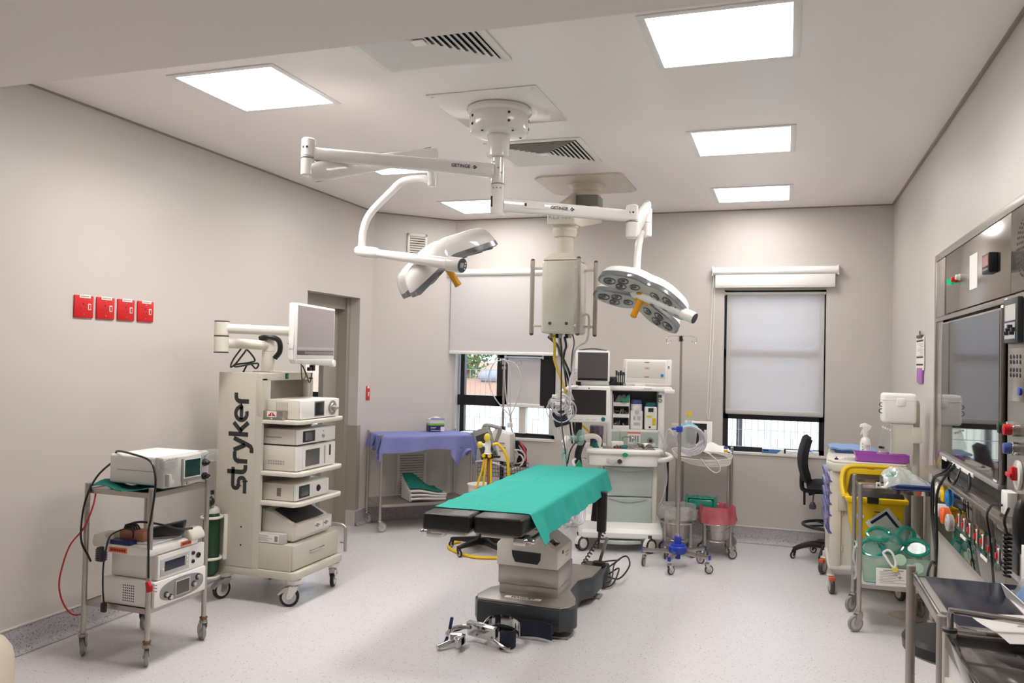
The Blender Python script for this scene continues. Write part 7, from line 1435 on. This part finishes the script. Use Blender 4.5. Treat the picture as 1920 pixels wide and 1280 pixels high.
# gas outlets
for y, z, mt, r in ((5.085, .920, 'white', .050), (4.935, .919, 'yellow', .050), (4.79, .920, 'skyblue', .052), (5.105, .80, 'white', .043), (4.935, .80, 'orange', .05), (4.785, .79, 'lgrey', .05)):
    m = MB(); T = TP(y, z, PX-.004); m.lathe([(r*.9, 0), (r*.9, .005), (r*.8, .010), (r*.45, .011), (r*.42, .015), (r*.15, .015), (r*.12, .010), (0, .010)], (0, 0, 0), (0, 0, 1), 26, T=T); m.obj('gas_outlet', mt, t)
for i, y in enumerate((4.524, 4.398, 4.273, 4.131, 4.015, 3.871, 3.739)):
    m = MB(); T = TP(y, .851, PX-.004); m.box(-.042, .042, -.048, .048, .0, .002, T=T, mi=2); m.box(-.026, -.004, -.016, .008, .003, .007, .001, T=T); m.cyl((-.015, .03, .003), (-.015, .03, .005), .005, n=8, T=T); m.box(.012, .034, -.028, .034, .003, .006, .001, T=T, mi=1); m.box(.017, .029, -.018, .026, .006, .007, .0005, T=T); m.obj('socket_outlet', ['red', 'paper', 'polish'], t)
m = MB()
for y in (4.397, 3.963): m.box(-.07, .05, -.006, .006, 0, .004, T=TP(y, .788, PX-.004))
each(m, 'socket_strip', 'paper', t)
m = MB(); m.prism([(.022*math.cos(a)*.9, .03*(1 if math.sin(a) > 0 else -1)+.022*math.sin(a), 0) for a in [2*PI*i/16 for i in range(16)]], (0, 0, .004), T=TP(3.795, .86, PX-.004)); m.obj('black_slot', 'black', t)
# control column fittings
m = MB(); T = TP(3.50, 1.79, PX-.004); m.box(-.10, .10, -.085, .085, 0, .02, .004, T=T); m.box(-.075, .075, .0, .06, .02, .021, mi=1, T=T); m.box(-.075, .075, -.07, -.008, .02, .022, mi=2, T=T)
for i in range(5): m.box(-.06+i*.026, -.045+i*.026, -.055+.012*(i % 3), -.04+.012*(i % 3), .022, .03, mi=0, T=T)
m.obj('alarm_unit', ['char', 'lgrey', 'chrome'], t)
m = MB(); T = TP(3.48, 1.585, PX-.004); m.box(-.105, .105, -.10, .10, 0, .004, .001, T=T)
for i in range(4):
    for z in (.068, .048, .018, -.002): m.cyl((-.075+i*.045, z, .004), (-.075+i*.045, z, .006), .008, n=10, mi=1, T=T)
m.cyl((.07, -.06, .004), (.07, -.06, .012), .016, n=14, mi=2, T=T); m.obj('switch_plate', ['satin', 'ink', 'blue'], t)
for y, z, mt in ((3.535, 1.38, 'green'), (3.452, 1.38, 'red'), (3.452, 1.31, 'bluelabel')):
    m = MB(); T = TP(y, z, PX-.004); m.lathe([(.026, 0), (.026, .02), (.02, .022), (.02, .034)], (0, 0, 0), (0, 0, 1), 18, T=T, mi=0); m.lathe([(.019, .022), (.022, .03), (.02, .05), (0, .054)], (0, 0, 0), (0, 0, 1), 18, T=T, mi=1); m.obj('push_button', ['chrome', mt], t)
m = MB(); T = TP(3.435, 1.215, PX-.004); m.prism([(.05*math.cos(a), .055*math.sin(a), 0) for a in [2*PI*i/24 for i in range(24)]], (0, 0, .012), .003, T=T); m.box(-.02, .02, -.02, .03, .012, .03, .004, mi=1, T=T); m.box(-.035, .035, -.008, .008, .03, .04, .003, mi=1, T=T); m.obj('red_switch', ['white', 'red'], t)
m = MB(); T = TP(3.50, 1.10, PX-.004); m.box(-.045, .045, -.045, .045, 0, .035, .004, T=T); m.obj('white_socket', 'white', t)
m = MB(); T = TP(3.46, .925, PX-.004); m.box(-.10, .10, -.10, .10, 0, .008, .002, T=T); m.box(-.085, .07, -.07, .06, .008, .016, .002, mi=1, T=T); m.cyl((-.03, .0, .016), (-.03, .0, .019), .008, n=10, mi=2, T=T); m.obj('intercom_plate', ['lgrey', 'dgrey', 'paper'], t)
m = MB(); m.tube([(PX-.045, 3.50, 1.09), (PX-.07, 3.53, 1.085), (PX-.075, 3.60, 1.03), (PX-.05, 3.66, .93), (PX-.045, 3.64, .82), (PX-.06, 3.52, .73), (PX-.07, 3.36, .66), (PX-.06, 3.25, .62)], .005, 8); m.obj('black_lead', 'black', t)
m = MB(); P = [Vector((PX-.05+.013*math.cos(i*.9), 3.40+.013*math.sin(i*.9), 1.0-.0022*i)) for i in range(70)]; m.tube(P, .005, 5, raw=True); m.tube([(PX-.05, 3.40, 1.0), (PX-.06, 3.40, 1.05), (PX-.05, 3.38, 1.10)], .005, 6); m.obj('coiled_cord', 'black', t)
# screen in the recess
t = thing('wall_screen', 'large glossy black screen recessed in the steel panel, reflecting the window', 'television', (PX, 4.33, 1.14)); T = axes((PX-.012, 4.985, 1.142), (0, -1, 0), (0, 0, 1), (-1, 0, 0)); wd, ht = 1.29, .71
m = MB(); m.box(0, wd, 0, ht, -.02, 0, .004, T=T); m.box(0, wd, -.022, .0, -.018, .006, .004, T=T, mi=1); m.obj('bezel', ['satin', 'mgrey'], t)
m = MB(); m.box(.03, wd-.01, .016, ht-.01, 0, .002, T=T); m.obj('glass', 'tvglass', t)
m = MB(); m.box(-.002, .03, .0, ht, -.002, .003, .001, T=T); m.obj('left_bezel_strip', 'satin', t)
m = MB(); m.box(.10, .22, -.03, -.015, .004, .010, .002, T=T); m.box(.35, .85, -.032, -.012, .002, .008, .002, T=T); m.box(1.2, 1.26, .004, .012, .002, .003, T=T); m.obj('white_tape', 'paper', t)
m = MB()
for o, s in ((0, 1), (.06, .6)):
    m.tube([(PX-.03, 4.55-o, 1.13), (PX-.06, 4.58-o, 1.08), (PX-.085, 4.72-o*.5, 1.03), (PX-.09, 4.76-o, .95), (PX-.09, 4.74-o, .80), (PX-.095, 4.58, .66), (PX-.10, 4.54, .58)], .0045, 8)
m.tube([(PX-.03, 4.48, 1.12), (PX-.06, 4.55, 1.06), (PX-.09, 4.60, .95), (PX-.09, 4.58, .70), (PX-.10, 4.56, .55), (PX-.10, 4.60, .46), (PX-.11, 4.70, .44), (PX-.11, 4.72, .52), (PX-.10, 4.66, .60), (PX-.10, 4.57, .62)], .0065, 8)
m.tube([(PX-.02, 4.40, 1.12), (PX-.05, 4.36, 1.06), (PX-.045, 4.46, 1.035), (PX-.045, 4.56, 1.05), (PX-.05, 4.50, 1.10)], .006, 6); m.tube([(PX-.02, 4.2, 1.12), (PX-.04, 4.1, 1.07), (PX-.035, 4.2, 1.04), (PX-.035, 4.3, 1.042)], .006, 6); m.tube([(PX-.10, 4.52, .615), (PX-.115, 4.57, .62), (PX-.10, 4.62, .605)], .004, 6); m.obj('hanging_cables', 'black', t)

# ------------------------------------------------------------------ foreground trolleys and what lies on them
t = steel_trolley('nearest bare steel trolley with a dark mirror-like top, right foreground', .432, .785, 2.575, 3.175, .90, (.868, .30), .05, .0155, yaws=(-2.4, -2.2, -1, -.6), surf='steel')
m = MB(); m.box(.475, .775, 2.60, 3.16, .8685, .8735, .002); m.obj('reflection_sheet', 'navytop', t, label='navy sheet coloured as the dark reflection in the steel top')  # glossy navy sheet stands in for the dark reflection in the steel
m = MB(); m.cyl((.44, 2.60, .905), (.44, 2.60, .90), .012); 
for y in (2.60, 3.15): m.box(.440, .448, y-.01, y+.01, .84, .89, .002)
m.cyl((.437, 2.59, .885), (.437, 3.165, .885), .006, n=8); m.obj('side_rail', 'chrome', t)
t = thing('round_stool', 'round black stool tucked under the bare foreground trolley', 'stool', (.64, 3.55, 0)); m = MB(); m.lathe([(0, 0), (.17, 0), (.185, .012), (.188, .05), (.175, .068), (0, .072)], (.64, 3.55, .49), (0, 0, 1), 36); m.obj('seat', 'leather', t)
m = MB(); m.cyl((.64, 3.55, .06), (.64, 3.55, .49), .025, n=14); m.obj('column', 'black', t)
for k in range(5):
    a = 2*PI*k/5+.9; m = MB(); m.tube([(.64, 3.55, .11), (.64+.12*math.cos(a), 3.55+.12*math.sin(a), .10), (.64+.2*math.cos(a), 3.55+.2*math.sin(a), .07)], .018, 8); m.obj('leg', 'black', t); caster(t, .64+.195*math.cos(a), 3.55+.195*math.sin(a), .07, .028, a, fork='black', tyre='blackrub')
# white instrument trolley nearest the camera
t = thing('anaesthetic_trolley', 'white trolley with a tube handle and polished top at the bottom right corner', 'trolley', (.62, 2.2, 0))
wx0, wx1, wy0, wy1, wz = .412, .80, 1.95, 2.40, .90
m = MB(); m.box(wx0, wx1, wy0, wy1, wz-.004, wz, .001); 
for a in ((wx0-.004, wx0+.008, wy0, wy1), (wx1-.008, wx1+.004, wy0, wy1), (wx0, wx1, wy1-.008, wy1+.004), (wx0, wx1, wy0-.004, wy0+.008)): m.box(*a, wz-.03, wz+.008, .002)
m.obj('top_tray', 'darksteel', t)
m = MB(); m.box(wx0+.004, wx0+.03, wy0+.01, wy1-.01, .16, .86, .004); m.box(wx1-.03, wx1, wy0+.01, wy1-.01, .16, .86, .004); m.box(wx0+.01, wx1, wy1-.03, wy1-.012, .16, .86, .004); m.box(wx0+.01, wx1-.01, wy0+.01, wy1-.02, .14, .17, .004); m.obj('cabinet', 'white', t)
m = MB()
for i in range(3): m.box(wx0-.012, wx0+.004, wy0+.03, wy1-.05, .20+.21*i, .39+.21*i, .003)
m.obj('drawer_fronts', 'offwhite', t)
for x, y in ((wx0+.008, wy1), (wx1-.008, wy1), (wx0+.008, wy0), (wx1-.008, wy0)):
    m = MB(); m.cyl((x, y, .12), (x, y, .915), .0165, n=18); m.lathe([(.018, 0), (.018, .008), (.009, .011)], (x, y, .912), (0, 0, 1), 18, mi=1); m.obj('corner_post', ['offwhite', 'dgrey'], t); caster(t, x, y, .12, .045, 1.0)
m = MB(); m.tube([(wx0+.01, wy1+.002, .90), (wx0+.01, wy1+.002, .95), (wx0+.013, wy1+.002, .962), (wx0+.022, wy1+.002, .966), (.60, wy1-.02, .963), (wx1-.03, wy1-.03, .962), (wx1-.01, wy1-.03, .955), (wx1-.008, wy1-.02, .90)], .0085, 12); m.obj('tube_handle', 'chrome', t)
m = MB(); m.cyl((wx0+.01, wy1+.03, .905), (wx1, wy1+.03, .912), .006, n=10); m.obj('front_rail', 'chrome', t)
t = thing('printed_sheet', 'white printed sheet lying over the handle of the corner trolley', 'paper', (.62, 2.42, .93)); m = MB()
def sh(u, v): return (.490+.33*u+.045*(1-v), 2.535-.235*(1-v)+.055*v*u-.03*u, .928+.018*math.sin(2.2*u)*(1-.3*v)+.003*math.sin(6*v))
m.grid(sh, 14, 10, th=.0008); m.obj('sheet', 'paper', t)
m = MB()
for i in range(17):
    v = .15+i*.045; m.add([tuple(Vector(sh(a, b))+Vector((0, 0, .0012))) for a, b in ((.22+.02*(i % 3), v), (.95, v), (.95, v+.016), (.22+.02*(i % 3), v+.016))], [(0, 1, 2, 3)])
m.obj('text_lines', 'inkg', t)
t = thing('steel_scissors', 'thin steel instrument poking out beside the printed sheet', 'instrument', (.50, 2.56, .87)); m = MB(); m.hexa([(.470, 2.60, .870), (.475, 2.59, .870), (.56, 2.57, .870), (.56, 2.59, .870)], [(.470, 2.60, .874), (.475, 2.59, .874), (.56, 2.57, .878), (.56, 2.59, .878)]); m.obj('blade', 'chrome', t)
t = thing('blue_glove_bag', 'clear bag of bright blue caps in a white carton on the bare trolley', 'bag', (.73, 2.85, .87)); m = MB()
m.prism([(.682, 2.985, .874), (.668, 2.99, .915), (.695, 2.76, .898), (.705, 2.76, .874)], (.004, .002, 0)); m.prism([(.705, 2.76, .874), (.695, 2.76, .898), (.82, 2.72, .905), (.82, 2.72, .874)], (0, .004, 0)); m.box(.685, .82, 2.73, 2.985, .874, .877); m.obj('white_carton', 'paper', t)
m = MB(); m.grid(lambda u, v: (.70+.13*u, 2.76+.21*v, .88+.055*(math.sin(PI*u)**.5)*(math.sin(PI*v)**.5)+.012*math.sin(13*u+6*v)+.008*math.sin(23*v)), 18, 18, th=.004); m.obj('blue_caps', 'skyblue', t)
m = MB(); m.grid(lambda u, v: (.695+.14*u, 2.75+.235*v, .882+.078*(math.sin(PI*u)**.45)*(math.sin(PI*v)**.45)+.014*math.sin(11*u+8*v)+.010*math.sin(19*v-4*u)), 18, 18); m.obj('bag_film', 'clearbag', t)
t = thing('white_carton', 'tall white patterned carton standing at the right edge on the bare trolley', 'box', (.79, 3.06, .87)); m = MB(); m.box(.757, .81, 3.00, 3.12, .872, 1.02, .002)
random.seed(4)
for i in range(14): x = random.uniform(.762, .80); z = random.uniform(.885, 1.005); m.box(x, x+.006, 2.998, 3.0005, z, z+.008, mi=1)
m.box(.745, .757, 3.0, 3.05, .93, .965, .002); m.obj('carton_body', ['paper', 'inkg'], t)
# pale plastic bag at the lower left edge of the picture
t = thing('waste_bag', 'beige plastic waste bag cut off by the lower left corner', 'plastic bag', (-3.42, 2.62, 0)); m = MB()
m.lathe([(0, .0), (.15, .0), (.18, .03), (.195, .08), (.20, .14), (.198, .20), (.185, .25), (.16, .29), (.12, .315), (.06, .33), (0, .332)], (-3.42, 2.62, 0), (0, 0, 1), 64)
m.v = [v+Vector((.010*math.sin(22*v.z+14*v.y)+.005*math.sin(41*v.y), .010*math.sin(21*v.x+13*v.z), .008*math.sin(22*v.x+17*v.y) if v.z > .05 else 0)) for v in m.v]; m.obj('bag_body', 'beigebag', t, ang=75)
# ------------------------------------------------------------------ a thing of one single part is that part itself
for o in [x for x in S.objects if x.type == 'EMPTY' and x.parent is None]:
    if len(o.children) == 1 and not o.children[0].children:
        c = o.children[0]; n = o.name; props = {k: o[k] for k in ('label', 'category', 'group') if k in o.keys()}
        loc = o.location.copy(); rot = o.rotation_euler.copy(); c.parent = None; c.location = loc; c.rotation_euler = rot
        bpy.data.objects.remove(o); c.name = n
        for k, v in props.items(): c[k] = v
